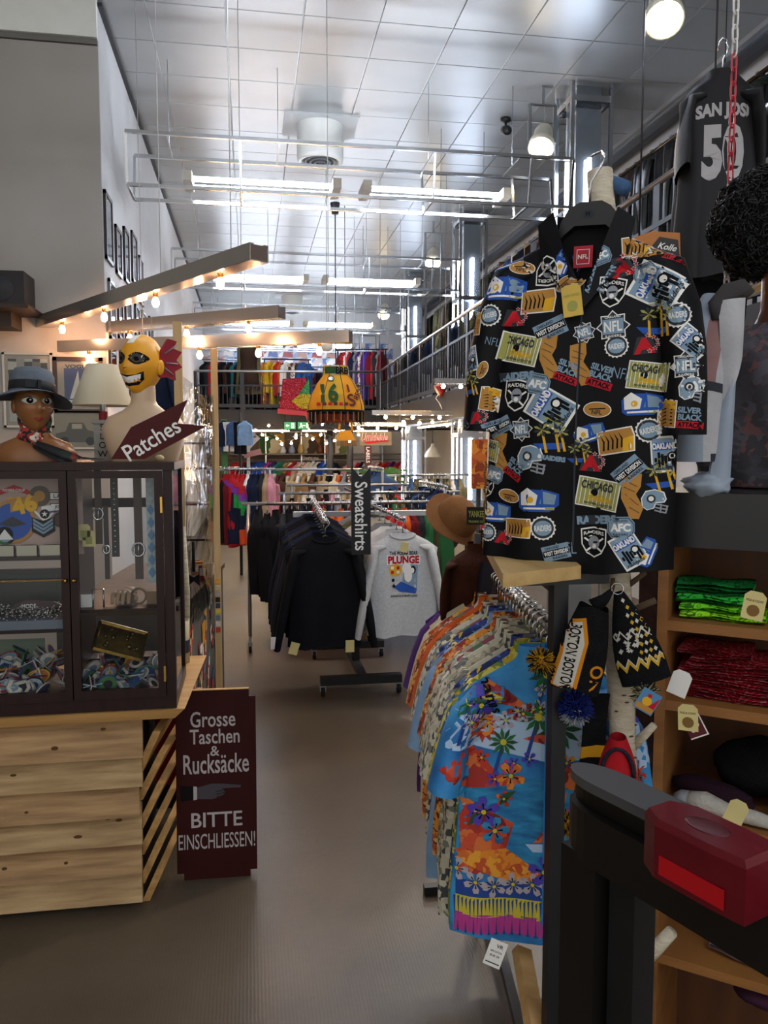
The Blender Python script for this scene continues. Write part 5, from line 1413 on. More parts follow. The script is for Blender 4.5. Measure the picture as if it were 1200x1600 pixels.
# collar band and lapels
for s_ in (-1, 1):
    cl = MB().prism([(s_ * .072, -.045), (s_ * .108, -.07), (s_ * .098, -.15), (s_ * .012, -.265), (s_ * .004, -.25)] [::s_], -.004, .004)
    cl.v = [(x, y - .040 - .03 * max(0, 1 - abs(x) / .1), z) for x, y, z in cl.v]
    cl.build('lapel', m_shirt, sh); slv.add(cl.v, cl.f)
MB().grid(lambda u, v: Vector((.074 * math.cos(PI * u), .03 * math.sin(PI * u) + .004 * v, -.085 + .045 * (1 - v) * 1.0)), 16, 3).build('collar_band', m_shirt, sh)
allm = MB(); allm.add(smb.v, smb.f); allm.add(slv.v, slv.f)
bv = BVHTree.FromPolygons([Vector(v) for v in allm.v], allm.f)
LM = [m_blackp, m_white, m_lblue, m_red, m_tan, m_olive, m_blue, m_dgrey, m_yellow, m_greyp]
def g_shield(f=None):
    f = Flat(); o = [(-50, 52), (0, 60), (50, 52), (48, -10), (30, -45), (0, -62), (-30, -45), (-48, -10)]
    f.poly(o, 1, 0, 25); f.poly([(x * .9, y * .9) for x, y in o], 0, 1, 25); f.text('RAIDERS', (0, 38), 14, 1, 2, width=78, arc=.004)
    f.poly([(-40, 14), (-34, 18), (34, -34), (30, -40)], 1, 2, 30); f.poly([(40, 14), (34, 18), (-34, -34), (-30, -40)], 1, 2, 30)
    f.poly(circ(22, 16, (0, -2), 27), 9, 3, 25); f.poly([(-14, 0), (14, 4), (14, -3), (-14, -6)], 0, 4, 25); f.poly(circ(9, 12, (0, -16), 9), 1, 4, 25)
    return f
def g_A():
    f = Flat().text('A', (0, 0), 66, 3, 2, width=84, bold=.07)
    f.poly([(-48, -34), (48, -34), (30, 38), (-26, 38)], 7, 0, 30)
    for k in range(6):
        a = -1.2 + k * .5; f.poly(starp(5, 11, 5, (52 * math.cos(a) , 8 + 34 * math.sin(a))), 1, 2, 30); f.poly(starp(5, 8, 4, (52 * math.cos(a), 8 + 34 * math.sin(a))), 3, 3, 30)
    return f
def g_ball():
    o = circ(52, 20, ry=30); f = Flat().poly(o, 1, 0, 25).poly([(x * .93, y * .9) for x, y in o], 4, 1, 25)
    f.poly([(-30, -2), (30, 4), (30, 8), (-30, 2)], 0, 2, 25); f.text('NFL', (0, -10), 16, 7, 3); return f
def g_bridge():
    f = Flat().poly([(-80, -30), (-60, -45), (40, -48), (78, -20), (80, 25), (30, 40), (-50, 45), (-80, 20)], 6, 0, 30)
    f.poly([(-70, -20), (-10, -20), (0, 20), (-40, 50), (-70, 30)], 1, 1, 30); f.poly([(5, -15), (60, -18), (70, 20), (20, 35)], 2, 1, 30)
    f.poly(circ(13, 12, (-30, 2)), 8, 2, 30); f.poly([(-60, -28), (60, -30), (60, -38), (-60, -36)], 1, 2, 30); f.poly([(10, -30), (15, 45), (20, 45), (20, -30)], 6, 2, 30); f.poly([(20, -40), (60, -40), (60, -32), (20, -30)], 5, 2, 30)
    return f
def g_calif():
    f = Flat().poly([(-40, 80), (22, 88), (22, 40), (8, 10), (38, -40), (26, -84), (-6, -86), (-20, -50), (-42, -10), (-44, 30)], 4, 0, 30)
    for a, b in (((-30, 60), (10, 40)), ((-30, 10), (20, -30)), ((-10, -40), (26, -60)), ((-36, 36), (4, 20))): f.poly([a, b, (b[0], b[1] - 2.5), (a[0], a[1] - 2.5)], 7, 1, 40)
    return f
def g_post():
    f = Flat().poly(rect(160, 116), 1, 0, 30).poly(rect(150, 106), 5, 1, 30)
    for k in range(9): f.poly(rect(3, 100, (-64 + k * 16, 0)), 1, 2, 30)
    f.text('CHICAGO', (-6, 28), 32, 7, 3, width=120, bold=.04); f.text('Oakland', (10, -18), 26, 8, 3, width=90, shear=.3, bold=.03); f.poly(circ(14, 10, (-14, 2)), 0, 3, 30); f.text('FOOTBALL SELECTED', (8, -42), 9, 0, 3, width=110); return f
def g_city():
    f = Flat().poly([(-60, -90), (64, -90), (64, 80), (-60, 80)], 1, 0, 30).poly(rect(110, 150, (2, -5)), 2, 1, 30).text('OAKLAND', (0, 34), 30, 1, 3, width=104, bold=.05).poly(rect(100, 36, (2, 32)), 6, 2, 30)
    for k in range(7): f.poly(rect(11, 20 + 17 * ((k * 3) % 4), (-40 + k * 14, -30)), 0, 2, 30)
    f.poly(circ(20, 12, (28, -14)), 0, 3, 30); f.poly(circ(13, 10, (28, -14)), 1, 4, 30); f.text('raiders', (0, -70), 18, 7, 3, width=90, shear=.3); return f
def g_afc():
    o = [(-52, 20), (-34, 44), (34, 44), (52, 20), (52, -20), (34, -44), (-34, -44), (-52, -20)]
    return Flat().poly(o, 2, 0, 30).poly([(x * .93, y * .9) for x, y in o], 7, 1, 30).poly([(x * .88, y * .83) for x, y in o], 2, 2, 30).text('AFC', (0, 0), 34, 1, 3, width=76, bold=.05).text('OAKLAND', (0, 28), 9, 7, 3, width=56).text('RAIDERS', (0, -28), 9, 7, 3, width=56)
def g_rtext(): return Flat().text('RAIDERS', (0, 0), 34, 2, 2, width=150, bold=.06).poly(rect(152, 36), 7, 0, 40)
def g_badge():
    return Flat().poly(starp(8, 62, 46), 1, 0, 30).poly(starp(8, 56, 42), 7, 1, 30).poly(rect(74, 56), 2, 2, 30).text('NFL', (0, 0), 40, 1, 3, width=64).text('OAKLAND', (0, 36), 9, 1, 3, width=56).text('RAIDERS', (0, -36), 9, 1, 3, width=56)
def g_west():
    return Flat().poly(rect(130, 76), 2, 0, 30).poly(rect(126, 30), 0, 1, 30).text('WEST DIVISION', (0, 0), 20, 1, 2, width=116, bold=.03).text('OAKLAND', (-14, 26), 13, 7, 2, width=70).text('RAIDERS', (14, -26), 13, 7, 2, width=70)
def g_attack():
    return Flat().text('SILVER', (0, 32), 26, 2, 1, width=92, bold=.04).text('BLACK', (4, 2), 26, 2, 1, width=92, bold=.04).poly(rect(104, 30, (6, -30)), 3, 1, 30).text('ATTACK', (6, -30), 22, 0, 2, width=92, bold=.04)
def g_nfl(): return Flat().text('NFL', (0, 0), 50, 2, 1, width=84, bold=-.01)
def g_helmet():
    f = Flat().poly([(-52, -30), (-58, 10), (-40, 46), (0, 56), (40, 44), (52, 10), (44, -6), (10, -10), (0, -36), (-30, -46)], 1, 0, 25).poly([(-48, -28), (-53, 10), (-37, 42), (0, 51), (36, 40), (47, 10), (38, -2), (6, -6), (-4, -34), (-28, -42)], 2, 1, 25)
    f.poly(circ(20, 14, (-14, 10)), 7, 2, 25); f.poly(circ(12, 12, (-14, 10)), 1, 3, 25)
    for a, b in (((6, -14), (60, -24)), ((4, -30), (58, -40)), ((2, -44), (50, -56)), ((56, -20), (50, -58)), ((30, -12), (28, -56))):
        dx, dy = b[0] - a[0], b[1] - a[1]; L = math.hypot(dx, dy); nx, ny = -dy / L * 3.4, dx / L * 3.4
        f.poly([(a[0] + nx, a[1] + ny), (b[0] + nx, b[1] + ny), (b[0] - nx, b[1] - ny), (a[0] - nx, a[1] - ny)], 9, 2, 30)
    return f
def g_palm():
    f = Flat().poly([(-66, -30), (60, -36), (40, -60), (-40, -56)], 6, 0, 30)
    for cx, cy, s_ in ((-24, 20, .9), (22, 48, 1.1), (44, 6, .8)):
        f.poly([(cx - 4, cy), (cx + 4, cy), (cx + 14, -70), (cx + 4, -70)], 8, 1, 30)
        for k in range(8):
            a = k * PI / 4 + .2; f.poly([(cx, cy), (cx + 30 * s_ * math.cos(a - .25), cy + 24 * s_ * math.sin(a - .25)), (cx + 42 * s_ * math.cos(a), cy + 32 * s_ * math.sin(a)), (cx + 30 * s_ * math.cos(a + .25), cy + 24 * s_ * math.sin(a + .25))], 5 if k % 2 else 7, 2, 40)
    return f
def g_cap():
    f = Flat().poly(starp(18, 56, 50), 1, 0, 30).poly(circ(46, 20), 7, 1, 30).poly(circ(38, 20, ry=34), 2, 2, 30).text('RAIDERS', (0, 0), 26, 1, 3, width=70); return f
def g_box():
    f = Flat().poly([(-70, -40), (62, -48), (74, 10), (70, 46), (-60, 52)], 1, 0, 30).poly([(-65, -35), (58, -43), (69, 10), (65, 41), (-56, 47)], 4, 1, 30).poly([(20, -40), (58, -43), (69, 10), (24, 6)], 8, 2, 30)
    for k in range(5): f.poly([(-50 + k * 17, 36), (-38 + k * 17, 8), (-46 + k * 17, -26), (-52 + k * 17, -24), (-44 + k * 17, 8)], 0, 3, 40)
    return f
MOT = [(g_bridge, 462, 300, 1.2, .7), (g_afc, 610, 290, .4, .75), (g_ball, 475, 390, .5, .8), (g_rtext, 640, 380, 1.1, .7), (g_shield, 395, 330, PI + .05, .95), (g_A, 265, 520, .03, .9), (g_A, 690, 335, .25, 1.0), (g_A, 795, 650, .12, .9), (g_A, 610, 1125, -.03, .9), (g_A, 135, 945, .1, .7), (g_A, 235, 1470, -.1, .75),
       (g_bridge, 225, 395, .02, 1.0), (g_box, 360, 455, .1, 1.0), (g_ball, 290, 310, -.1, .9), (g_cap, 172, 510, .2, .8), (g_post, 295, 650, -.22, 1.0), (g_nfl, 188, 620, -.2, .6), (g_west, 422, 572, .42, .95),
       (g_calif, 428, 690, -.05, .95), (g_calif, 556, 720, .1, .95), (g_badge, 672, 570, .1, 1.0), (g_city, 825, 420, 1.1, 1.1), (g_palm, 828, 545, 0, .95), (g_attack, 632, 770, -.3, .95), (g_attack, 500, 750, -.35, .9),
       (g_nfl, 716, 760, -.2, .8), (g_post, 815, 770, -.1, .9), (g_rtext, 288, 765, .06, .95), (g_afc, 382, 800, -.2, .95), (g_shield, 292, 845, -.1, 1.05), (g_ball, 628, 905, -.05, 1.0), (g_bridge, 800, 880, .1, .9),
       (g_box, 180, 865, 1.5, .7), (g_city, 435, 900, 1.05, 1.05), (g_palm, 440, 1010, .1, 1.0), (g_badge, 318, 990, .1, .8), (g_west, 215, 980, .45, .8), (g_calif, 222, 1095, -.1, .95), (g_post, 150, 1080, -.2, .75), (g_helmet, 365, 1115, 0, 1.0),
       (g_attack, 288, 1160, -.6, .8), (g_bridge, 600, 1000, .4, .75), (g_box, 705, 1035, .25, 1.0), (g_cap, 828, 985, .3, .85), (g_west, 760, 1150, .75, .9), (g_calif, 782, 1255, -.05, 1.0), (g_post, 642, 1250, -.15, 1.0), (g_ball, 265, 1280, -.25, .9),
       (g_bridge, 400, 1290, .05, 1.0), (g_bridge, 195, 1355, .05, .9), (g_cap, 422, 1410, .1, .9), (g_box, 310, 1420, .1, .85), (g_rtext, 640, 1360, .1, 1.0), (g_afc, 738, 1385, .05, .95), (g_shield, 632, 1455, .05, 1.0), (g_city, 770, 1475, .6, .8),
       (g_bridge, 840, 1480, 1.3, .7), (g_cap, 165, 1450, .1, .7), (g_palm, 880, 1160, .2, .9), (g_city, 890, 1075, .1, .8), (g_box, 895, 920, 1.6, .75), (g_shield, 660, 430, -.1, .95), (g_afc, 780, 360, .2, .8), (g_rtext, 575, 380, 1.35, .7),
       (g_cap, 915, 540, .1, .85), (g_calif, 790, 270, 1.3, .7), (g_box, 745, 255, .2, .8), (g_attack, 890, 285, -.3, .8), (g_helmet, 985, 825, 0, .85), (g_badge, 955, 735, .1, .9), (g_attack, 975, 935, -.05, .85), (g_city, 965, 640, .9, .7),
       (g_nfl, 75, 975, -1.0, .7), (g_palm, 85, 800, .2, .7), (g_city, 85, 690, .2, .6), (g_box, 100, 540, 1.6, .7), (g_post, 150, 690, .1, .0), (g_bridge, 200, 280, .3, .7), (g_helmet, 860, 1270, 0, .8), (g_ball, 150, 740, 1.2, .7), (g_cap, 690, 650, .1, .8), (g_shield, 150, 1240, .0, .8),
       (g_afc, 190, 1190, -.2, .8), (g_ball, 520, 380, .6, .7), (g_nfl, 520, 1490, .1, .9), (g_west, 480, 1510, .3, .8), (g_palm, 560, 1080, .1, .7), (g_badge, 560, 590, .3, .7), (g_rtext, 460, 1110, -.1, .6)]
kc = k_s / 2.667 * .98
cosr = math.cos(R(11))
for (fn, cx, cy, rt, sc_) in MOT:
    if sc_ == 0: continue
    x = (720 + cx / 2.667 - 922) * k_s / cosr; z = -(300 + cy / 2.667 - 305) * k_s - .0
    f = Flat().merge(fn(), (0, 0), rt, kc * sc_ * 1.1)
    me = f.mesh_on('printed_motif', LM, bv, (x, -1, z), (1 / cosr, 0, 0), (0, 0, 1), (0, 1, 0), .0005, .0012)
    if len(me.polygons): link('printed_motif', me, sh)
# placket line and labels
pl = Flat().poly(rect(.0045, .62, (.004, -.5)), 7, 0, .02)
link('placket_edge', pl.mesh_on('placket_edge', LM, bv, (0, -1, .0), (1, 0, 0), (0, 0, 1), (0, 1, 0), .0005, .0022), sh)
lb = MB().bx(-.022, .022, -.002, .002, -.025, .025).build('neck_label', mat('label_red', '#b02030', .7), sh); lb.location = (-.012, .014, -.135)
link('label_print', Flat().poly(rect(.03, .034), 0, 0).poly(rect(.027, .031), 1, 1).text('NFL', (0, 0), .01, 0, 2).mesh_plane('label_print', [m_white, mat('label_red', '#b02030', .7)], Matrix.Translation((0, -.0022, 0)), .0004), lb)
tg = MB().prism([(-.022, -.035), (.022, -.035), (.022, .03), (.012, .036), (-.012, .036), (-.022, .03)], -.001, .001).build('price_tag', mat('tag_yellow', '#c9a94a', .7, var=.1), sh); tg.location = (-.015, -.075, -.25); tg.rotation_euler = (0, -.15, 0)
link('tag_print', Flat().poly(circ(.012, 12, (0, -.012)), 0, 0).text('HAND SORTED', (0, .012), .006, 0, 0, width=.034).mesh_plane('tag_print', [m_olive], Matrix.Translation((0, -.0012, 0)), .0005), tg)
hg = thing('wide_black_hanger', 'wide moulded black plastic hanger carrying the patch print shirt', 'hanger', SP, rot=(0, R(1.5), RZ))
MB().prism([(-.075, -.115), (-.062, -.06), (-.045, -.03), (-.02, -.018), (.03, -.018), (.05, -.03), (.075, -.06), (.1, -.10), (.07, -.098), (.04, -.072), (-.03, -.07), (-.055, -.09)], -.014, .014).build('body', m_hblack, hg)
link('emblem', Flat().poly(circ(.016, 14, (0, -.045), .009), 0, 0).text('H', (0, -.045), .01, 1, 1).mesh_plane('emblem', [m_dgrey, m_blackp], Matrix.Translation((0, -.014, 0))), hg)
MB().tube([(0, 0, -.02), (0, 0, .03), (.02, .0, .06), (.03, .01, .085), (.015, .03, .105), (-.01, .04, .1)], .003, 6).build('hook', m_hwire, hg)

# ---- Hawaiian rack
PX, PY = P(873, 905, D=1.9).x, P(873, 905, D=1.9).y
zt_r = P(873, 912, D=1.9).z
rk = thing('aloha_rack', 'black square-tube rack holding Hawaiian shirts beside the birch trunk', 'clothes rack', (PX, PY, 0))
MB().bx(-.018, .018, -.018, .018, 0, zt_r).build('post', m_black, rk)
MB().bx(-.11, .12, -.018, .018, zt_r, zt_r + .022).build('cross_bar', m_black, rk)
RA, RB = Vector((.755, 1.93, 1.34)), Vector((.90, 2.98, 1.34))
o = Vector((PX, PY, 0))
MB().tube([RA - o, RB - o], .013, 8).build('rod', m_chrome, rk)
MB().tube([RA - o, (0, .0, 1.34)], .013, 8).build('rod_holder', m_black, rk)
MB().bx(.17, .205, 1.22, 1.255, 0, zt_r).build('rear_post', m_black, rk)
MB().beam((0, 0, zt_r - .01), (.19, 1.24, zt_r - .01), .03).build('top_rail', m_black, rk)
MB().beam((0, 0, .06), (.19, 1.24, .06), .03).beam((-.2, -.0, .02), (.2, .0, .02), .035).beam((-.05, 1.24, .02), (.4, 1.24, .02), .035).build('base', m_black, rk)
t = MB()
bz = zt_r + .024
fr = [P(786, 897, Z=bz + .03), P(908, 884, Z=bz + .03)]
fa = [P(754, 840, Z=bz + .03), P(850, 838, Z=bz + .03)]
q = [fr[0], fr[1], fa[1], fa[0]]
t.add([(p.x, p.y, bz) for p in q] + [(p.x, p.y, bz + .03) for p in q], [(3, 2, 1, 0), (4, 5, 6, 7), (0, 1, 5, 4), (1, 2, 6, 5), (2, 3, 7, 6), (3, 0, 4, 7)])
tag(t.build('wooden_board', mat('raw_board', '#ab8a52', .6, col2='#c4a46c', vscale=2.5, stretch=(9, 1, 9), bump=.2, bscale=30)), 'raw wooden board lying on top of the Hawaiian shirt rack', 'board')
HS = ['aloha blue', 'aloha yellow', 'aloha navy', 'tapa print grey', 'geometric beige', 'tapa print grey', 'floral light', 'geometric beige', 'floral orange', 'light blue', 'aloha navy', 'floral light', 'tapa print grey', 'floral orange', 'orange', 'floral light', 'floral orange', 'cream', 'aloha red', 'purple']
rd = (RB - RA).normalized()
rzz = math.atan2(rd.y, rd.x) - PI / 2
sh_big = garment_mb(.46, .77, .05, 1.03, 'short', .25, 5, spread=.10, sr=.1, collar=1, nu=36, nv=18)
HM = sh_big.mesh('aloha_shirt', cloth('#2f5590'))
for i, c in enumerate(HS):
    if i == 0: continue
    p = RA + rd * (.045 + .049 * i)
    ob = link('aloha_shirt', HM, None, p, (rnd.uniform(-.02, .02), rnd.uniform(-.02, .02), rzz + rnd.uniform(-.08, .08)))
    s_ = rnd.uniform(.97, 1.06) * (1.12 if c == 'light blue' else 1.0); ob.scale = (s_, 1, s_)
    setmat(ob, pat(c)); tag(ob, f"{c} print shirt on the Hawaiian rack, {ordn(i + 1)} from the front".replace('light blue print', 'plain light blue'), 'shirt', 'shirts on the Hawaiian rack')
    link('hanger', HANG, ob)
# front shirt, with its printed scenes
p = RA + rd * .03
fs_ = thing('aloha_shirt', 'bright blue Hawaiian shirt with red islands, palms and flowers at the rack front', 'shirt', p, rz=rzz + R(-6), group='shirts on the Hawaiian rack')
m_sky = mat('aloha_sky_blue', '#155a9e', .7, col2='#3f9ad2', vscale=7, bump=.12, bscale=16)
bd_ = link('body', sh_big.mesh('body', m_sky), fs_)
link('hanger', HANG, fs_)
bvf = bvh_of(bd_.data)
AM = [patchwork('isle_red', ['#b8321f', '#c4482a', '#a02a1c', '#cf6a2c', '#b8321f', '#7a1c18'], 26, smooth=True, rough=.7), mat('petal_grey', '#a9a0a6', .7), m_green, mat('aloha_deep_blue', '#1a3f8a', .7), mat('violet_flower', '#4a3aa8', .7), patchwork('sun_orange', ['#d9821f', '#c9641f', '#e09a2a', '#b84a1f', '#d9821f'], 34, smooth=True, rough=.7), mat('cloud_pale', '#a9c4e0', .7), mat('hot_pink', '#b83a8a', .7), mat('lime_yellow', '#c4b62c', .7), m_blackp, m_white, mat('dark_leaf', '#1f4a2a', .7), mat('sea_teal', '#124f86', .7, col2='#2f96c4', vscale=12, stretch=(1, 1, 4))]
def flower(c, r, mi, layer=4, n=5, a0=0., core=8):
    f = Flat()
    for k in range(n):
        a = a0 + 2 * PI * k / n
        f.poly([(c[0] + r * .12 * math.cos(a), c[1] + r * .12 * math.sin(a)), (c[0] + r * .7 * math.cos(a - .42), c[1] + r * .7 * math.sin(a - .42)), (c[0] + r * math.cos(a - .2), c[1] + r * math.sin(a - .2)), (c[0] + r * math.cos(a + .2), c[1] + r * math.sin(a + .2)), (c[0] + r * .7 * math.cos(a + .42), c[1] + r * .7 * math.sin(a + .42))], mi, layer, .03)
        f.poly([(c[0], c[1]), (c[0] + r * .55 * math.cos(a - .12), c[1] + r * .55 * math.sin(a - .12)), (c[0] + r * .55 * math.cos(a + .12), c[1] + r * .55 * math.sin(a + .12))], 9, layer + 1, .03)
    f.poly(circ(r * .16, 8, c), core, layer + 2); return f
def palm2(c, s, lean=.3):
    f = Flat().poly([(c[0] - .004, c[1]), (c[0] + .004, c[1]), (c[0] - lean * s * 2 + .006, c[1] - s * 2.2), (c[0] - lean * s * 2 - .004, c[1] - s * 2.2)], 3, 3, .03)
    for k in range(11):
        a = k * 2 * PI / 11; f.poly([c, (c[0] + s * .6 * math.cos(a - .22), c[1] + s * .6 * math.sin(a - .22)), (c[0] + s * math.cos(a), c[1] + s * math.sin(a)), (c[0] + s * .6 * math.cos(a + .22), c[1] + s * .6 * math.sin(a + .22))], 2 if k % 2 else 11, 4 + k % 2, .03)
    f.poly(circ(s * .22, 8, c), 8, 6); return f
prn = []
def add(fl): prn.append(fl)
R_ = random.Random(5)
# hem: tie-dye bands
f = Flat(); f.poly(rect(.62, .05, (0, -.81)), 7, 1, .03); f.poly(rect(.62, .055, (0, -.765)), 8, 1, .03); f.poly(rect(.62, .045, (0, -.715)), 3, 1, .03)
for k in range(60):
    x = -.3 + k * .0103; f.poly([(x, -.74 - R_.uniform(0, .01)), (x + .006, -.74), (x + .004, -.79 - R_.uniform(-.02, .02))], 3, 2, .05); f.poly([(x, -.84), (x + .005, -.84), (x + .002, -.80 + R_.uniform(-.01, .02))], 3 if k % 2 else 7, 3, .05)
add(f)
# sea, islands, sun, palms
add(Flat().poly([(-.3, -.44), (-.18, -.40), (.3, -.42), (.3, -.6), (-.3, -.66)], 12, 0, .03).poly([(-.28, -.36), (-.2, -.31), (-.12, -.40), (-.05, -.42), (-.2, -.44)], 0, 1, .03).poly([(.0, -.42), (.06, -.375), (.12, -.365), (.15, -.41), (.24, -.40), (.3, -.43), (.1, -.44)], 0, 1, .03).poly([(-.3, -.46), (-.2, -.47), (-.08, -.53), (-.1, -.60), (-.02, -.66), (-.3, -.68)], 0, 1, .03)
    .poly([(-.28, -.62), (-.1, -.6), (.02, -.68), (-.1, -.69)], 5, 2, .03).poly([(-.3, -.2), (-.1, -.24), (.1, -.2), (.3, -.24), (.3, -.34), (.0, -.36), (-.3, -.30)], 6, 0, .03))
add(Flat().poly([(-.03, -.58), (.03, -.57), (.06, -.43), (.03, -.50)], 0, 3, .03).poly([(-.05, -.585), (.05, -.575), (.03, -.60), (-.03, -.605)], 6, 3, .03).poly([(.0, -.56), (.04, -.47), (.05, -.56)], 5, 4, .03))
add(Flat().poly(starp(12, .045, .028, (-.165, -.27)), 0, 3, .03).poly(circ(.028, 12, (-.165, -.27)), 5, 4, .03)); add(Flat().poly(starp(12, .045, .028, (.2, -.36)), 0, 3, .03).poly(circ(.028, 12, (.2, -.36)), 5, 4, .03))
for c, s_ in (((-.02, -.24), .05), ((.035, -.27), .06), ((-.11, -.31), .04), ((.14, -.30), .05), ((-.2, -.19), .05), ((.0, .0 - .125), .05), ((.06, -.13), .045), ((.06, -.19), .045)): add(palm2(c, s_))
# diagonal bands: birds / canoe red patches and flower leis
add(Flat().poly([(-.25, -.13), (-.2, -.12), (-.1, -.17), (-.04, -.22), (-.1, -.21), (-.2, -.18)], 0, 2, .03).poly([(-.06, -.30), (.02, -.27), (.05, -.2), (.09, -.19), (.05, -.25), (.03, -.32)], 0, 2, .03).poly([(.1, -.22), (.18, -.2), (.19, -.28), (.12, -.30)], 0, 2, .03).poly([(-.16, -.165), (-.1, -.185), (-.12, -.2), (-.17, -.18)], 8, 4, .03))
for k in range(26): add(flower((R_.uniform(-.25, .25), R_.choice([-.15, -.22, -.38, -.47, -.62, -.56]) + R_.uniform(-.03, .03)), R_.uniform(.016, .03), R_.choice([1, 1, 4, 5, 7, 0]), a0=R_.uniform(0, 6)))
for k in range(7): add(flower((-.24 + k * .045, -.20 - .035 * math.sin(k * .9) - k * .012), .026, 1, a0=k))
for k in range(9): add(flower((.06 + .016 * math.sin(k * 2.2) + k * .012, -.13 - k * .035), .024, 1, a0=k * .7))
for k in range(9): add(flower((-.23 + k * .05, -.665 - .02 * math.sin(k * 1.1) - (.012 * k if k < 5 else .06)), .032, 1, a0=k))
for c in ((-.17, -.20), (-.16, -.50), (.0, -.655), (.2, -.53)): add(flower(c, .042, 4, 6, a0=.4))
for c in ((-.13, -.55),): add(flower(c, .038, 12, 6, a0=.1))
for c in ((-.09, -.40), (.13, -.36), (.14, -.62)): add(flower(c, .038, 5, 6, a0=.9))
for c in ((-.2, -.53), (-.12, -.47), (.03, -.69)): add(Flat().poly([(c[0], c[1] - .012), (c[0] + .02, c[1]), (c[0] + .045, c[1] + .03), (c[0] + .01, c[1] + .02)], 11, 5, .03))
for pf in prn:
    me = pf.mesh_on('printed_motif', AM, bvf, (0, -1, 0), (1, 0, 0), (0, 0, 1), (0, 1, 0), .0006, .0012)
    if len(me.polygons): link('printed_motif', me, fs_)
add2 = Flat().text('Bahamas', (-.15, -.165), .03, 9, 7, rot=-1.2, shear=.2)
link('lettering', add2.mesh_on('lettering', AM, bvf, (0, -1, 0), (1, 0, 0), (0, 0, 1), (0, 1, 0), .0006, .0012), fs_)
MB().grid(lambda u, v: Vector((.012 - .02 * 0 + .0 + (u - .5) * .035, -.04 - .006 * math.sin(v * 6), -.16 - .64 * v)), 2, 16).build('placket', mat('placket_blue', '#2a74b0', .7, var=.2, vscale=14), fs_)
for k in range(6): MB().lathe([(.0001, .002), (.006, .002), (.006, -.001)], 10, (.012, -.050, -.2 - k * .105), M=Matrix.Rotation(PI / 2, 3, 'X')).build('button', m_white, fs_)
tg = thing('white_price_tag', 'white printed price tag dangling below the blue Hawaiian shirt', 'tag', P(774, 1490, D=2.02), rz=R(-20)); tg.rotation_euler[1] = R(18)
MB().bx(-.022, .022, -.001, .001, -.036, .036).build('card', m_white, tg)
link('print', Flat().text('VR', (.005, .022), .01, 0, 0).text('100% COTTON', (0, .006), .005, 0, 0, width=.03).text('EUR 29', (.0, -.006), .006, 0, 0).poly(rect(.036, .003, (0, -.026)), 0, 0).mesh_plane('print', [m_dgrey], Matrix.Translation((0, -.001, 0)), .0005), tg)
p = P(702, 1374, D=2.5)
tag(MB().lathe([(.0001, 0), (.03, 0), (.03, .004), (.0001, .004)], 20, p, M=Matrix.Rotation(R(80), 3, 'X')).build('size_disc', m_white), 'round white size disc on a shirt at the floor side of the Hawaiian rack', 'tag')
# leaning plank below the rack
a, b = P(815, 1485, D=2.2), P(842, 1640, D=1.95)
ob = MB().beam(a, b, .045, .03, up=(.3, 1, 0)).build('leaning_plank', m_wood); tag(ob, 'pale pine plank leaning under the Hawaiian shirts', 'plank')

# ---- brown hat on a stand, suede coat
p = P(712, 812, D=3.3)
t = thing('brown_hat', 'tan brown felt bucket hat with a dark green patch hung beyond the rack', 'hat', p, rot=Vector((.42, -.62, .66)).to_track_quat('Z', 'Y').to_euler())
t.scale = (.86,) * 3
m_bh = mat('tan_felt', '#7d5330', .95, var=.1, vscale=18, bump=.25, bscale=120)
MB().lathe([(.0001, .105), (.05, .10), (.085, .075), (.097, .03), (.098, 0)], 32, sy=1.1).build('crown', m_bh, t)
def br2(u, v):
    a = 2 * PI * u; r = .096 + .05 * v
    return Vector((r * math.cos(a), r * math.sin(a) * 1.1, -.012 * v - .02 * v * math.cos(2 * a + .6)))
mb = MB().grid(br2, 40, 4); mb.grid(lambda u, v: br2(1 - u, v) - Vector((0, 0, .004)), 40, 4); mb.build('brim', m_bh, t)
pt = P(742, 806, D=3.12)
pc_ = thing('fabric_patch', 'small dark green fabric patch with worn lettering beside the brown hat', 'patch', pt, rz=R(-20))
MB().bx(-.032, .045, -.003, .003, -.035, .035).build('cloth', mat('green_patch', '#26291f', .8), pc_)
link('lettering', Flat().text('YANKEE', (.005, .008), .025, 0, 0, width=.06).text('TRADING CO', (.005, -.022), .009, 0, 0, width=.06).mesh_plane('lettering', [m_olive], Matrix.Translation((0, -.003, 0))), pc_)
pb_ = P(762, 770, D=2.6)
st = thing('beaded_strap', 'gold beaded strap with black tip hanging left of the patch print shirt', 'strap', pb_)
for dx in (-.008, .009):
    for k in range(30): MB().ball((dx + .003 * math.sin(k), 0, .10 - k * .008), .005, 6, 4).build('bead', mat('gold_bead', '#8a6a2e', .35, .7), st)
MB().bx(-.018, .02, -.008, .008, -.16, -.14).build('tip', m_blackp, st)
p = P(745, 912, D=3.0)
t = thing('suede_coat', 'dark brown suede coat with tartan scarf behind the Hawaiian rack', 'coat', p)
c = link('body', GM['coat', 1], t, (0, 0, .19), (0, 0, -.5)); setmat(c, mat('brown_suede', '#3a1d12', .95, var=.25, vscale=10, bump=.4, bscale=60)); c.scale = (.5, 1.7, .62)
MB().grid(lambda u, v: Vector((-.07 + .06 * u + .04 * v, -.14 + .02 * math.sin(5 * u), -.2 + .30 * v)), 4, 12).build('tartan_scarf', patchwork('tartan', ['#1a1622', '#3a2a3a', '#2a2a4a', '#8a6a4a', '#1a1622'], 22, stretch=(1, 1, .5), rnd=.1), t)
MB().tube([(0, 0, .19), (0, .0, -.5), (0, 0, -p.z)], .014, 6).build('stand', m_black, t)

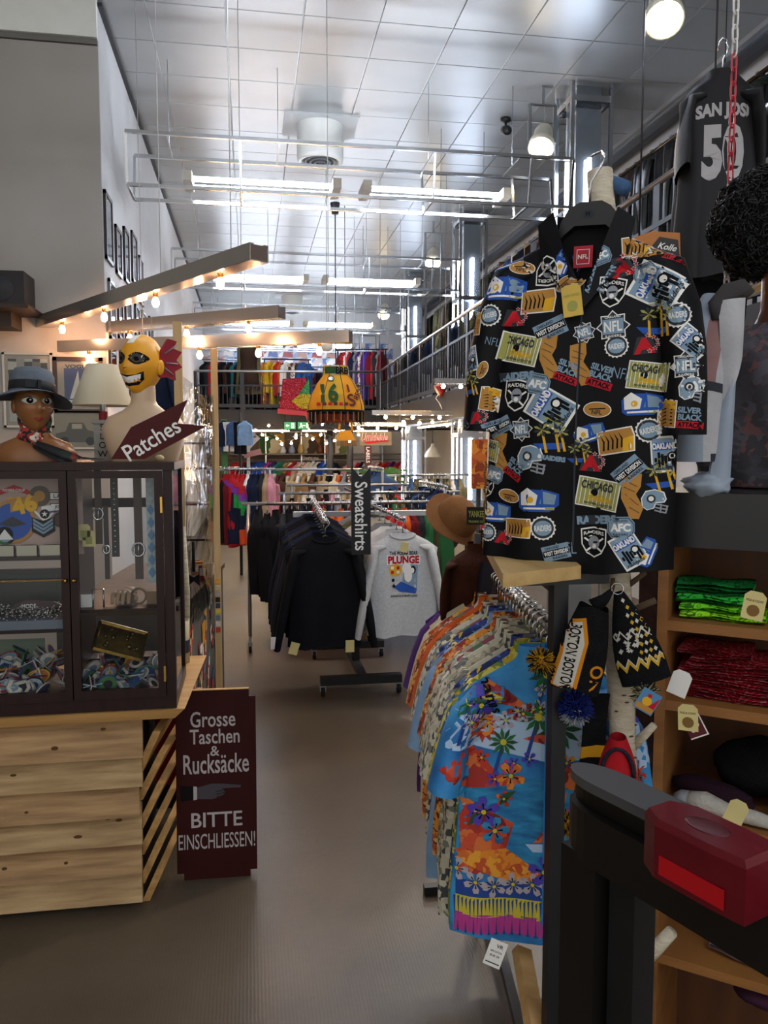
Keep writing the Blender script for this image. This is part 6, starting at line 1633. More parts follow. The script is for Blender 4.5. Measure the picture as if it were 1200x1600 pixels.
# ---- knitted hats on the trunk
def pompom(c, r, cols, n=260, seed=1, ln=1.0):
    rr = random.Random(seed); mb = MB()
    mb.ball((0, 0, 0), r * .55, 10, 8, 0)
    for k in range(n):
        d = Vector((rr.gauss(0, 1), rr.gauss(0, 1), rr.gauss(0, 1))).normalized()
        e = d * r * rr.uniform(.85, 1.1) + Vector((rr.uniform(-.1, .1), rr.uniform(-.1, .1), rr.uniform(-.1, .1))) * r
        mb.tube([d * r * .4, e], [r * .05, r * .03], 4, rr.randrange(len(cols)), cap=True)
    return mb, c
m_kblk = mat('black_knit', '#111214', .98, var=.2, vscale=40, bump=.5, bscale=160)
p = P(912, 1012, D=1.86)
t = thing('boston_beanie', 'black pom-pom knit hat with gold and white BOSTON band', 'hat', p, rot=(0, R(12), R(-22)))
HB = .175
def knit(u, v):
    a = 2 * PI * u; w = .034 + .024 * math.sin(min(1, v * 1.3) * PI / 2) - .0
    return Vector((w * math.cos(a), .026 * math.sin(a), .10 - .20 * v + .004 * math.sin(3 * a)))
kb = MB().grid(knit, 28, 14); bo = kb.build('knit', m_kblk, t)
bvk = bvh_of(bo.data)
f = Flat().poly([(-.058, .055), (-.012, .075), (.006, .02), (.004, -.1), (-.062, -.1), (-.052, -.02)], 0, 0, .012).poly([(-.05, .05), (-.018, .064), (-.002, .015), (-.006, -.098), (-.05, -.098), (-.044, -.02)], 1, 1, .012).text('BOSTON BOSTON', (-.026, -.022), .026, 2, 2, rot=-PI / 2 + .04, width=.155)
link('band', f.mesh_on('band', [mat('bruin_gold', '#c07a18', .9), mat('knit_white', '#b9b5aa', .9), m_kblk], bvk, (0, -.5, 0), (1, 0, 0), (0, 0, 1), (0, 1, 0), .0006, .001), t)
f = Flat().text('ON', (.042, -.06), .03, 0, 0, rot=-1.4)
link('side_lettering', f.mesh_on('side_lettering', [mat('bruin_gold', '#c07a18', .9)], bvk, (0, -.5, 0), (1, 0, 0), (0, 0, 1), (0, 1, 0), .0006, .001), t)
mb, _ = pompom(None, .034, 2, seed=3) if False else pompom((0, 0, 0), .034, [0, 1], seed=3)
ob = mb.build('pompom', [mat('yarn_gold', '#9a6f1c', .95), mat('yarn_black', '#17150f', .95)], t); ob.location = (-.088, -.01, -.055)
MB().tube([(-.0, 0, .10), (.02, .0, .125), (.03, .005, .145)], [.02, .012, .006], 8).build('loop', m_kblk, t)
p = P(990, 1000, D=1.86)
t = thing('norwegian_beanie', 'black knit hat with white and yellow zigzag pattern and pale pom-pom', 'hat', p, rot=(0, R(-18), R(-24)))
kn = MB().grid(lambda u, v: Vector(((.012 + .045 * math.sin(min(1, v * 1.15) * PI / 2)) * math.cos(2 * PI * u), .024 * math.sin(2 * PI * u), .115 - .215 * v)), 28, 16)
bo = kn.build('knit', m_kblk, t); bvk = bvh_of(bo.data)
f = Flat()
zg = [(-.06 + k * .012, -.062 + (.014 if k % 2 else -.006)) for k in range(11)]
for k in range(10):
    (x0, y0), (x1, y1) = zg[k], zg[k + 1]
    f.poly([(x0, y0), (x1, y1), (x1, y1 + .010), (x0, y0 + .010)], 0, 0, .01); f.poly([(x0, y0 + .010), (x1, y1 + .010), (x1, y1 + .014), (x0, y0 + .014)], 1, 0, .01)
    f.poly([(x0, y0 + .075), (x1, y1 + .075), (x1, y1 + .081), (x0, y0 + .081)], 1, 0, .01)
for k in range(20):
    cx, cy = R_.uniform(-.04, .012), R_.uniform(-.02, .03)
    f.poly(rect(.009, .003, (cx, cy)), 1, 0); f.poly(rect(.003, .009, (cx, cy)), 1, 0)
for i in range(5):
    for j in range(9):
        cx, cy = .004 + i * .011 + (j % 2) * .005, .10 - j * .018
        f.poly([(cx, cy + .006), (cx + .0045, cy), (cx, cy - .006), (cx - .0045, cy)], 0 if (i + j) % 2 else 1, 0)
link('pattern', f.mesh_on('pattern', [mat('knit_yellow', '#b8942a', .95), mat('knit_white', '#b9b5aa', .9)], bvk, (0, -.5, 0), (1, 0, 0), (0, 0, 1), (0, 1, 0), .0006, .001), t)
mb, _ = pompom((0, 0, 0), .032, [0, 1], seed=6); ob = mb.build('pompom', [mat('yarn_cream', '#a39c78', .95), mat('yarn_dark', '#2c2a22', .95)], t); ob.location = (-.012, -.01, -.125)
MB().tube([(.0 + .014 * math.cos(a), 0, .125 + .014 * math.sin(a)) for a in [k * PI / 5 for k in range(10)]], .002, 5, closed=True).build('hook_ring', m_hwire, t)
mb, _ = pompom((0, 0, 0), .042, [0, 0, 1], n=700, seed=8)
for i in range(len(mb.f)):
    z = mb.v[mb.f[i][0]][2]; mb.m[i] = 0 if z > -.008 else 1
ob = mb.build('blue_pompom_hat', [mat('yarn_blue', '#15205e', .95), mat('yarn_white', '#8f9498', .95)]); ob.location = P(898, 1105, D=1.9)
tag(ob, 'fluffy blue and white pom-pom below the gold pom-pom', 'pom-pom')
p = P(1012, 1096, D=1.8)
t = thing('picture_tag', 'colourful picture price tag hanging under the zigzag knit hat', 'tag', p, rot=(0, R(28), R(-25)))
MB().bx(-.022, .022, -.001, .001, -.026, .026).build('card', mat('tag_sky', '#4a7fa8', .7), t)
link('print', Flat().poly(rect(.04, .014, (0, -.016)), 0, 0).poly(circ(.011, 10, (-.002, -.0)), 1, 1).poly([(.006, -.01), (.02, .02), (.02, -.01)], 2, 1).poly(circ(.005, 8, (-.002, .014)), 2, 1).mesh_plane('print', [m_tan, m_yellow, m_red], Matrix.Translation((0, -.001, 0)), .0005), t)
# scarves
def strip(name, label, cat, pts, w, mats, bands, D=1.9):
    P3 = [P(*q, D=D) for q in pts]; o = P3[-1]
    t = thing(name, label, cat, o)
    mb = MB(); n = 40
    def at_(v):
        x = v * (len(P3) - 1); i = min(int(x), len(P3) - 2); return P3[i].lerp(P3[i + 1], x - i) - o
    for s_ in (0, 1):
        mb.grid(lambda u, v: at_(v) + Vector(((u - .5) * w * (1 if s_ == 0 else -1), (.004 if s_ else 0) + .004 * math.sin(u * 6 + v * 9), 0)), 3, n)
    for i, f in enumerate(mb.f):
        z = sum(mb.v[k][2] for k in f) / 4; mb.m[i] = bands(z, mb.v[f[0]][0])
    mb.build('cloth', mats, t); return t
strip('black_gold_scarf', 'black scarf with golden edges hanging beside the birch trunk', 'scarf', [(935, 1085), (930, 1140), (922, 1200), (915, 1260)], .06, [m_kblk, mat('scarf_gold', '#c08a1c', .9)], lambda z, x: 1 if (int((z + 1) / .031) % 6 == 0) else 0, D=1.93)
strip('navy_gold_scarf', 'navy scarf with gold stripes near the floor beside the birch trunk', 'scarf', [(966, 1330), (964, 1430), (968, 1520), (966, 1640)], .03, [mat('navy_knit', '#10131f', .95), mat('scarf_gold', '#c08a1c', .9), mat('knit_grey', '#55585a', .95)], lambda z, x: 1 if int((z + 1) / .022) % 4 == 0 else (2 if int((z + 1) / .022) % 7 == 3 else 0), D=1.88)
mb, _ = pompom((0, 0, 0), .032, [0, 1], seed=11); ob = mb.build('gold_pompom', [mat('yarn_gold', '#9a6f1c', .95), mat('yarn_black', '#17150f', .95)]); ob.location = P(884, 1287, D=1.98); tag(ob, 'gold and black pom-pom low between rack post and handrail', 'pom-pom')
p = P(965, 1180, D=1.86)
t = thing('red_cloth_hat', 'red cloth hat with beaded dark trim hung on the trunk above the handrail', 'cap', p, rz=R(-25))
MB().grid(lambda u, v: Vector(((.01 + .035 * math.sin(min(1, .15 + v) * PI / 2)) * math.cos(2 * PI * u), .03 * math.sin(2 * PI * u), .045 - .12 * v)), 24, 10).build('cloth', mat('red_felt', '#a01a22', .9, var=.1), t)
MB().tube([(.036 * math.cos(a), -.025 - .004 * math.sin(a), -.04 + .065 * math.sin(a)) for a in [PI * k / 14 for k in range(15)]], .005, 6).build('trim', mat('dark_braid', '#23222c', .8, var=.5, vscale=120), t)

# ---- shelf unit
C0 = P(1046, 970, D=1.98); RS = math.atan2(-.62, .78)
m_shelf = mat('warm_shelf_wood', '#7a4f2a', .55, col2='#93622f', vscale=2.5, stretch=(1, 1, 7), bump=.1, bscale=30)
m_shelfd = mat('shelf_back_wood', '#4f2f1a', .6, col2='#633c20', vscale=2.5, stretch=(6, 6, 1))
su = thing('shelf_unit', 'brown wooden shelf unit with bandanas and knitwear at the right edge', 'shelf', (C0.x, C0.y, 0), rz=RS)
zA, zB_, zC, zD = C0.z, P(1046, 1098, D=1.98).z, P(1046, 1285, D=1.98).z, P(1046, 1520, D=1.98).z
zTop = P(1060, 852, D=1.98).z; zTop2 = P(1060, 768, D=1.98).z
WU, DU = .95, .36
MB().bx(-.03, -.005, .0, DU, 0, zTop).build('side_panel', m_shelf, su); MB().bx(WU, WU + .025, 0, DU, 0, zTop).build('side_panel', m_shelf, su)
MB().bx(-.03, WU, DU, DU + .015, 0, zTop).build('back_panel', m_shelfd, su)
for z in (zA, zB_, zC, zD, .08): MB().bx(-.005, WU, .005, DU, z - .025, z).build('shelf_board', m_shelf, su)
MB().bx(-.035, WU + .03, -.01, DU + .02, zTop, zTop2).build('top_box', mat('black_lacquer', '#0f0e10', .35), su)
MB().bx(-.075, -.032, -.0, .05, 0, zTop + .02).build('rough_post', mat('dark_bark_wood', '#2a1a15', .8, var=.4, vscale=18, bump=.6, bscale=22), su)
sM = Matrix.Translation((C0.x, C0.y, 0)) @ Matrix.Rotation(RS, 4, 'Z')
def folded(name, label, cat, loc, w, d, h, layers, m_, rz=0., par=None, seed=0, group=None):
    """cloth folded in a zigzag, rounded folds at front and back"""
    r = random.Random(seed)
    path = []
    for k in range(layers):
        z = h * (k + .5) / layers
        ys = [-d / 2 + .006, d / 2 - .006]
        if k % 2: ys = ys[::-1]
        for q in range(5): path.append((ys[0] + (ys[1] - ys[0]) * q / 4, z + r.uniform(-.12, .12) * h / layers))
        if k < layers - 1:
            e = ys[1]; sg = 1 if e > 0 else -1
            path.append((e + sg * .008, z + h / layers * .5))
    mb = MB(); n = len(path); th = h / layers * .36; nu_ = 10
    def wv(i, u): return .006 * math.sin(u * 7 + i * .4 + seed) * (1 if i % 3 else .5)
    top, bot = [], []
    for i, (y, z) in enumerate(path):
        for j in range(nu_ + 1):
            u = j / nu_; x = (u - .5) * w * (1 + .03 * math.sin(i * .7 + seed))
            top.append((x, y + wv(i, u), z + th + .003 * math.sin(u * 9 + i))); bot.append((x, y + wv(i, u), z - th + .003 * math.sin(u * 9 + i)))
    a = nu_ + 1
    fs = [(i * a + j, i * a + j + 1, (i + 1) * a + j + 1, (i + 1) * a + j) for i in range(n - 1) for j in range(nu_)]
    mb.add(top, fs, 0, True); mb.add(bot, [f[::-1] for f in fs], 0, True)
    N = len(top)
    side = []
    for i in range(n - 1):
        for j in (0, nu_): side.append((i * a + j, (i + 1) * a + j, (i + 1) * a + j + N, i * a + j + N))
    mb.add(top + bot, side, 0, False)
    ob = mb.build(name, m_); ob.location = loc; ob.rotation_euler = (0, 0, rz); tag(ob, label, cat, group)
    return ob
def bandana_mat(name, c, c2, sc=55):
    if name in MATS: return MATS[name]
    m = mat(name, c, .85); nt = m.node_tree; b = nt.nodes['Principled BSDF']
    tc = nt.nodes.new('ShaderNodeTexCoord'); v = nt.nodes.new('ShaderNodeTexVoronoi'); v.feature = 'SMOOTH_F1'; v.inputs['Scale'].default_value = sc
    w = nt.nodes.new('ShaderNodeMath'); w.operation = 'PINGPONG'; w.inputs[1].default_value = .16
    g = nt.nodes.new('ShaderNodeMath'); g.operation = 'GREATER_THAN'; g.inputs[1].default_value = .125
    mx = nt.nodes.new('ShaderNodeMixRGB'); mx.inputs[1].default_value = (*lin(c), 1); mx.inputs[2].default_value = (*lin(c2), 1)
    nt.links.new(tc.outputs['Object'], v.inputs['Vector']); nt.links.new(v.outputs['Distance'], w.inputs[0]); nt.links.new(w.outputs[0], g.inputs[0]); nt.links.new(g.outputs[0], mx.inputs[0]); nt.links.new(mx.outputs[0], b.inputs['Base Color'])
    return m
def on_shelf(x, y, z): return sM @ Vector((x, y, z))
gz = zA
for k, (c, c2, nm, hh, ly) in enumerate((('#8fd425', '#3f6a18', 'yellow-green', .02, 3), ('#6ecb24', '#2c6a1c', 'lime', .018, 3), ('#2fae3a', '#174a20', 'bright green', .024, 3), ('#27a04c', '#123f20', 'grass green', .026, 2))):
    folded('folded_bandana', f'{nm} folded paisley bandana, {ordn(4 - k)} from the top of the green pile', 'bandana', on_shelf(.115 - .008 * k, .12, gz), .19 - .004 * k, .15, hh, ly, bandana_mat('paisley_' + nm, c, c2), RS + .05 * (k % 2), seed=k, group='green bandanas'); gz += hh + .001
rz_ = zB_
for k in range(7):
    hh = .017
    folded('folded_bandana', f'red folded paisley bandana, {ordn(7 - k)} from the top of the red pile', 'bandana', on_shelf(.12 + .01 * (k % 3) - (.02 if k == 6 else 0), .13, rz_), .22 - .018 * max(0, k - 3), .16, hh, 2, bandana_mat('paisley_red', '#a01222', '#b87078', 55), RS + .04 * math.sin(k * 2), seed=20 + k, group='red bandanas'); rz_ += hh + .001
for k, (px, py, dd, m_, lb, ang) in enumerate(((1178, 947, 1.72, m_tagp, 'yellow price tag on the green bandana pile', .15), (1075, 1122, 1.85, m_tagp, 'yellow price tag in front of the red bandanas', -.05), (1085, 1133, 1.87, mat('tag_maroon', '#5a1822', .6), 'maroon and white hang tag behind the yellow tag below the red bandanas', -.5), (1062, 1068, 1.88, m_white, 'white hang tag standing left of the red bandanas', .3))):
    t = thing('price_tag', lb, 'tag', P(px, py, D=dd), rot=(0, ang, RS))
    MB().prism([(-.022, -.03), (.022, -.03), (.022, .022), (.012, .032), (-.012, .032), (-.022, .022)], -.001, .001).build('card', m_, t)
    if k < 2: link('print', Flat().poly(circ(.013, 12, (0, -.01)), 0, 0).text('PIGS & COWS', (0, .012), .005, 0, 0, width=.034).mesh_plane('print', [mat('tag_print_brown', '#7a5a28', .7)], Matrix.Translation((0, -.001, 0)), .0005), t)
    elif k == 2: link('print', Flat().poly(rect(.044, .003, (0, -.028)), 0, 0).poly(rect(.003, .05, (.02, -.002)), 0, 0).poly(circ(.006, 6, (-.008, -.01)), 0, 0).poly(circ(.006, 6, (.006, .0)), 0, 0).mesh_plane('print', [m_white], Matrix.Translation((0, -.001, 0)), .0005), t)
# knitted things on the third shelf
def lump(name, label, cat, loc, r, m_, rz=0., seed=0, amp=.12):
    def fn(d):
        return 1 + amp * noise.noise(Vector((d.x * 2 + seed, d.y * 2, d.z * 2))) + amp * .4 * noise.noise(Vector((d.x * 6, d.y * 6 + seed, d.z * 6)))
    ob = MB().ball((0, 0, r[2]), r, 24, 14, fn=fn).build(name, m_); ob.location = loc; ob.rotation_euler = (0, 0, rz); return tag(ob, label, cat)
lump('black_knit_hat', 'black fluffy knit hat bunched at the back of the third shelf', 'hat', on_shelf(.2, .2, zC + .02), (.11, .09, .075), m_kblk, RS, 1)
lump('plum_sock', 'dark plum knitted sock lying under the black knit hat', 'sock', on_shelf(.1, .1, zC + .012), (.11, .035, .032), mat('plum_knit', '#26141f', .95, bump=.5, bscale=150), RS - .35, 2)
tt = thing('white_sock', 'white sock with pale grey toe lying on the third shelf', 'sock', on_shelf(.02, .06, zC + .002), rz=RS - .1)
MB().tube([(.025, 0, .026), (.07, 0, .03), (.12, 0, .022), (.19, .0, .02), (.22, 0, .018)], [.024, .03, .022, .02, .017], 14, flat=.9).build('foot', mat('white_sock_knit', '#aaa69c', .95, bump=.4, bscale=120), tt)
MB().tube([(-.005, .0, .024), (.01, 0, .026), (.03, 0, .026)], [.012, .024, .026], 14, flat=.9).build('toe', mat('grey_sock_toe', '#7d8084', .95), tt)
lump('dark_scarf_pile', 'dark crumpled scarf at the right end of the third shelf', 'scarf', on_shelf(.34, .1, zC), (.1, .08, .045), mat('ink_cloth', '#16161c', .95), RS, 4)
t = thing('price_tag', 'yellow price tag on the third shelf above the red handle', 'tag', P(1150, 1270, D=1.75), rot=(0, .35, RS)); MB().prism([(-.02, -.03), (.02, -.03), (.02, .02), (.01, .03), (-.01, .03), (-.02, .02)], -.001, .001).build('card', m_tagp, t)
for k in range(3):
    ob = folded('folded_shawl', ('lowest', 'middle', 'top')[k] + ' folded grey and rose striped shawl on the bottom shelf', 'shawl', on_shelf(.2 + .02 * k, .12, zD + .01 + .03 * k), .16, .14, .028, 2, patchwork('shawl_stripes', ['#8f7f7c', '#6f5a5e', '#b5a9a2', '#5a4248'], 20, stretch=(.05, 1, 1), rnd=.3), RS - .2, seed=40 + k, group='striped shawls')
lump('plum_cloth', 'plum cloth bundle below the striped shawls', 'cloth', on_shelf(.24, .07, zD - .09), (.07, .06, .03), mat('plum_cloth', '#3a1f30', .9), RS, 9)

# ---- mannequin with afro wig
mc = P(1226, 345, D=2.1)
t = thing('afro_mannequin', 'brown mannequin bust with black afro wig seated on the black shelf top', 'mannequin', (mc.x, mc.y, zTop2), rz=R(-62))
mz = zTop2
m_bskin = mat('brown_mannequin_skin', '#4a2a1c', .35)
hdp = P(1226, 345, D=2.1)
hl = Vector((0, 0, hdp.z - mz)); ht = hl.z
bust_mb([(0, .14, .10, .02), (.12, .14, .10, .02), (.26, .165, .105, .02), (.36, .175, .09, .02), (.41, .13, .075, .02), (.44, .07, .06, .01), (.47, .05, .052, .0), (ht - .06, .046, .05, -.005)]).build('body', m_bskin, t)
he = head_mb(.95); hb = he.build('head', m_bskin, t); hb.location = (0, -.01, ht); hb.rotation_euler = (0, 0, R(100))
aw = thing('afro_wig', 'large black curly afro wig at the right edge', 'wig', (mc.x, mc.y, mz + ht), rz=0)
mb = MB(); rr = random.Random(9)
AR = Vector((.165, .165, .165))
cdir = Vector((-.35, .3, .35))
def afn(d): return 1 + .12 * noise.noise(d * 4) + .06 * noise.noise(d * 11)
ctr = Vector((-.03, .035, .0))
mb.ball(ctr, (.122, .122, .128), 32, 20, fn=afn)
for k in range(3200):
    d = Vector((rr.gauss(0, 1), rr.gauss(0, 1), rr.gauss(0, 1))).normalized()
    p0 = ctr + Vector((d.x * .122, d.y * .122, d.z * .128)) * afn(d) * .95
    a = d.orthogonal().normalized(); b = d.cross(a); q = rr.uniform(0, 6.28); r_ = rr.uniform(.008, .016)
    pts = [p0 + d * (.006 * s_) + (a * math.cos(q + s_ * 1.5) + b * math.sin(q + s_ * 1.5)) * r_ for s_ in range(5)]
    mb.tube(pts, .0022, 3, cap=False)
wig = mb.build('curls', mat('black_hair', '#0d0b0b', .6), aw); wig['kind'] = 'stuff'
sg = thing('pink_sunglasses', 'pink tinted round sunglasses on the afro mannequin', 'sunglasses', hdp + Vector((.03, -.055, .012)), rz=R(30))
for s_ in (-1, 1): 
    rg = MB().tube([(s_ * .035 + .028 * math.cos(a), -.03, .026 * math.sin(a)) for a in [k * PI / 10 for k in range(20)]], .0022, 6, closed=True).build('rim', mat('gold_wire', '#b8a06a', .3, 1), sg)
    MB().lathe([(.0001, 0), (.027, 0)], 20, (s_ * .035, -.03, 0), M=Matrix.Rotation(PI / 2, 3, 'X')).build('lens', mat('pink_lens', '#8a4a6a', .1, alpha=.7), rg)
MB().tube([(-.008, -.03, 0), (0, -.034, .004), (.008, -.03, 0)], .002, 5).build('bridge', mat('gold_wire', '#b8a06a', .3, 1), sg)
# sweater and patchwork jacket on the bust
sw = thing('shaggy_sweater', 'shaggy charcoal sweater with rose flecks on the afro mannequin', 'sweater', (mc.x, mc.y, mz), rz=R(-40))
m_shag = patchwork('shaggy_knit', ['#2e2c31', '#3a373d', '#2a292e', '#35333a', '#5a3a3c', '#2e2c31', '#44424a'], 38, smooth=True)
def swf(u, v):
    a = 2 * PI * u
    z = .005 + .43 * v; q = v
    rx = .185 + .03 * math.sin(q * PI) - .10 * max(0, q - .8) / .2 * (.9) ; ry = .125 + .03 * math.sin(q * 2.5) - .06 * max(0, q - .8) / .2
    n_ = 1 + .05 * math.sin(a * 9 + 6 * v) + .05 * noise.noise(Vector((math.cos(a) * 3, math.sin(a) * 3, v * 9)))
    return Vector((rx * math.cos(a) * n_, .02 + ry * math.sin(a) * n_, z))
MB().grid(swf, 60, 26).build('knit', m_shag, sw)
jk = thing('patchwork_jacket', 'open denim jacket with white, rose and grey panels over the shaggy sweater', 'jacket', (mc.x, mc.y, mz), rz=0)
jb = Vector(jk.location)
JD = 1.96
path = [P(1128, 470, D=JD), P(1112, 520, D=JD), P(1100, 590, D=JD - .02), P(1093, 660, D=JD - .03), P(1092, 720, D=JD - .02)]
rads = [.05, .068, .062, .056, .06]
pts, rs = [], []
for i in range(len(path) - 1):
    for k in range(5):
        q = k / 5; pts.append(path[i].lerp(path[i + 1], q) - jb); rs.append(rads[i] * (1 - q) + rads[i + 1] * q)
pts.append(path[-1] - jb); rs.append(rads[-1])
mb = MB().tube(pts, rs, 20, 0, cap=False, flat=.8)
jm = [mat('jacket_white', '#a8a8aa', .9, var=.12, vscale=12, bump=.2, bscale=80), mat('jacket_rose', '#8a6a68', .9, var=.15), mat('jacket_charcoal', '#33343a', .9), mat('jacket_pale_blue', '#8e99a6', .9, var=.1)]
for i, f in enumerate(mb.f):
    j = (f[0] // 20) / len(pts); c = sum((Vector(mb.v[k]) for k in f), Vector()) / 4; side = (f[0] % 20) / 20
    off = (c - pts[min(f[0] // 20, len(pts) - 1)]).dot(Vector((math.cos(YAW), -math.sin(YAW), 0))) / .06
    mb.m[i] = 2 if .5 < j < .57 or (j > .9 and off > .1) else (3 if off < -.45 else 1 if off < .15 else 0) if j < .5 else (0 if off > -.1 else 3)
mb.build('sleeve', jm, jk)
def panel(a, b, c_, d_, off, nm, mm):
    A1, B1, C1, D1 = [P(*q, D=JD - off) - jb for q in (a, b, c_, d_)]
    g = MB().grid(lambda u, v: A1.lerp(B1, u).lerp(D1.lerp(C1, u), v) + Vector((0, -.012 * math.sin(PI * u), .004 * math.sin(v * 8))), 6, 14)
    g.grid(lambda u, v: A1.lerp(B1, 1 - u).lerp(D1.lerp(C1, 1 - u), v) + Vector((.003, .012, 0)), 6, 14)
    g.build(nm, mm, jk)
panel((1122, 470), (1165, 465), (1160, 560), (1130, 640), .06, 'front_panel', jm[0])
MB().tube([P(*q, D=JD - .05) - jb for q in ((1122, 500), (1120, 478), (1138, 458), (1160, 450), (1172, 462))], [.016, .024, .026, .022, .014], 12, flat=.6).build('collar', mat('collar_grey', '#3c3a3a', .9, var=.15), jk)
panel((1128, 630), (1152, 560), (1140, 770), (1105, 765), .06, 'lower_panel', jm[3])
lump('jacket_hem', 'pale crumpled jacket hem lying on the black shelf top', 'cloth', P(1105, 742, D=1.93) - Vector((0, 0, .05)), (.06, .05, .028), jm[3], 0, 3, .35)
t = thing('wooden_pole', 'pale wooden pole crossing behind the patchwork jacket', 'pole', P(1100, 495, D=2.25))
o = Vector(t.location); MB().tube([P(1085, 510, D=2.2) - o, P(1200, 440, D=2.35) - o], .012, 8).build('pole', m_wood, t); MB().ball(P(1097, 482, D=2.2) - o, (.018, .018, .014), 12, 8).build('knob', m_wood, t)

# ---- hanging jersey, chain, sign
p = P(1130, 74, D=2.9)
t = thing('san_jose_jersey', 'black SAN JOSE jersey with large white number 50 hanging high at the right', 'jersey', p, rz=R(-14))
jm_ = garment_mb(.44, .74, .08, 1.02, 'short', .26, 33, spread=.05, sr=.075, nu=32, nv=16); 
bo = link('body', jm_.mesh('body', mat('black_jersey', '#0d0c0f', .7, var=.15, vscale=10, bump=.15, bscale=12)), t); bo.scale = (.68, 1.4, 1.0)
HJ = link('hanger', HANG, t); HJ.scale = (.7, 1.6, 1.2)
bm2 = MB(); bm2.add([(x * .68, y * 1.4, z) for x, y, z in jm_.v], jm_.f)
bvj = BVHTree.FromPolygons([Vector(v) for v in bm2.v], bm2.f)
f = Flat().text('SAN JOSE', (-.002, -.24), .062, 0, 0, width=.2, bold=.05, arc=1.2).text('50', (-.005, -.385), .2, 0, 0, width=.15, bold=.05)
link('lettering', f.mesh_on('lettering', [mat('jersey_white', '#a9a6a6', .8)], bvj, (0, -1, 0), (1, 0, 0), (0, 0, 1), (0, 1, 0), .0006, .0015), t)
p = P(1115, 225, D=3.05)
o2 = put('jacket', 0, 'black', p, R(5), 'plain black top hanging below the SAN JOSE jersey with gold lettering', 'jersey tops', True, .95); o2.scale = (.62, 1, .82)
link('lettering', Flat().text('The', (.1, -.42), .04, 0, 0, shear=.2).text('Muse', (.1, -.47), .045, 0, 0, shear=.2).mesh_on('lettering', [mat('gold_print', '#9a7a3a', .6)], bvh_of(GM['jacket', 0]), (0, -1, 0), (1, 0, 0), (0, 0, 1), (0, 1, 0), .0006, .002), o2)
p = P(1110, 330, D=3.3)
o2 = put('coat', 1, 'black', p, R(5), 'long black coat hanging lowest behind the afro wig', 'jersey tops', True, .9); o2.scale = (.6, 1, .62)
ch = thing('plastic_chain', 'red and white plastic link chain hanging from the ceiling', 'chain', P(1135, 460, D=2.25))
o = Vector(ch.location); m_cr, m_cw = mat('chain_red', '#a8222e', .4), mat('chain_white', '#c9c5be', .4)
def link_me(m_):
    pts = []
    for k in range(16):
        a = 2 * PI * k / 16; pts.append((.0085 * math.cos(a), 0, .018 * math.sin(a) + (.006 if math.sin(a) > 0 else -.006)))
    return MB().tube(pts, .0028, 6, closed=True).mesh('chain_link', m_)
lm = [link_me(m_cr), link_me(m_cw)]
zz = -.01; k = 0
while zz < 1.9:
    red = (k // 9) % 2 == 1
    link('chain_link', lm[0 if red else 1], ch, (0.0 + .0 * k, 0, zz), (0, 0, R(10 if k % 2 else 100))); zz += .0375; k += 1
p = P(1035, 385, D=2.3)
t = thing('orange_leather_pouch', 'orange leather stool top with dark label behind the patch print shirt', 'stool', p, rz=R(-25))
MB().prism([(-.08, .025), (-.03, .04), (.045, .03), (.05, -.06), (-.08, -.06)], -.02, .1).build('leather', mat('orange_leather', '#b06a22', .5, var=.1), t)
MB().prism([(-.045, -.02), (-.01, .022), (.04, .01), (.048, -.05), (-.03, -.05)], -.024, -.02).build('label', mat('dark_label', '#1c120e', .5), t)
link('lettering', Flat().text('Kolle', (.012, -.008), .018, 0, 0, rot=-.25, shear=.3).mesh_plane('lettering', [m_white], Matrix.Translation((0, -.0245, 0)), .0006), t)
MB().tube([(0, .05, -.06), (0, .05, -p.z)], .015, 8).build('leg', m_black, t)
wr = thing('display_wires', 'thin wires carrying the black jerseys at the right edge', 'wire', P(1133, 98, D=2.9))
for (q_, d_) in (((1133, 98), 2.9), ((1115, 225), 3.05), ((1110, 330), 3.3)):
    a_ = P(*q_, D=d_) - Vector(wr.location); MB().tube([a_, (a_.x, a_.y, HC - wr.location.z)], .002, 4).build('wire', m_black, wr)
p = P(1008, 0, D=4.4)
tag(MB().tube([(p.x, p.y, HC), (p.x, p.y, P(1003, 370, D=4.4).z)], .006, 6).build('black_cable', m_black), 'thin black vertical cable hanging right of the shirt hanger', 'cable')
p = P(1098, 270, X=2.85)
t = thing('cream_ornament', 'round cream wooden knob on the mezzanine handrail', 'knob', p); MB().ball((0, 0, 0), (.05, .025, .07), 14, 10).build('disc', mat('cream_disc', '#c9b98c', .5), t)
p = P(950, 285, X=3.0)
MB_ = MB().tube([P(955, 286, D=1.99), P(976, 294, D=1.94)], .019, 14).build('blue_roll', cloth('#3f5a7c')); tag(MB_, 'rolled blue denim bundle beside the top of the birch trunk', 'fabric roll')

# ---- foreground handrail with red plastic clip
HZ = P(900, 1200, D=1.16).z; E0 = P(897, 1192, Z=HZ); E1 = P(1200, 1335, Z=HZ)
RRZ = math.atan2(E0.y - E1.y, E0.x - E1.x) - PI / 2
t = thing('entrance_handrail', 'dark flat entrance handrail with rounded end in the right foreground', 'handrail', (E0.x, E0.y, 0), rz=RRZ)
m_rail = mat('handrail_black', '#14110f', .4, var=.1); m_railtop = mat('handrail_grey_top', '#4a4a4a', .42)
def flat_rail(z0, z1, w, y_end, m_, nm, ins=0.):
    pl = [(w / 2 - ins, -.9)] + [((w / 2 - ins) * math.cos(a), y_end - .0 + (w * 1.1) * (math.sin(a) - 1)) for a in [PI * k / 12 for k in range(13)]] + [(-w / 2 + ins, -.9)]
    n = len(pl)
    vs_ = [(x, y, z0) for x, y in pl] + [(x, y, z1) for x, y in pl]
    fs = [tuple(range(n)), tuple(range(2 * n - 1, n - 1, -1))] + [(i, i + n, (i + 1) % n + n, (i + 1) % n) for i in range(n)]
    MB().add(vs_, fs).build(nm, m_, t)
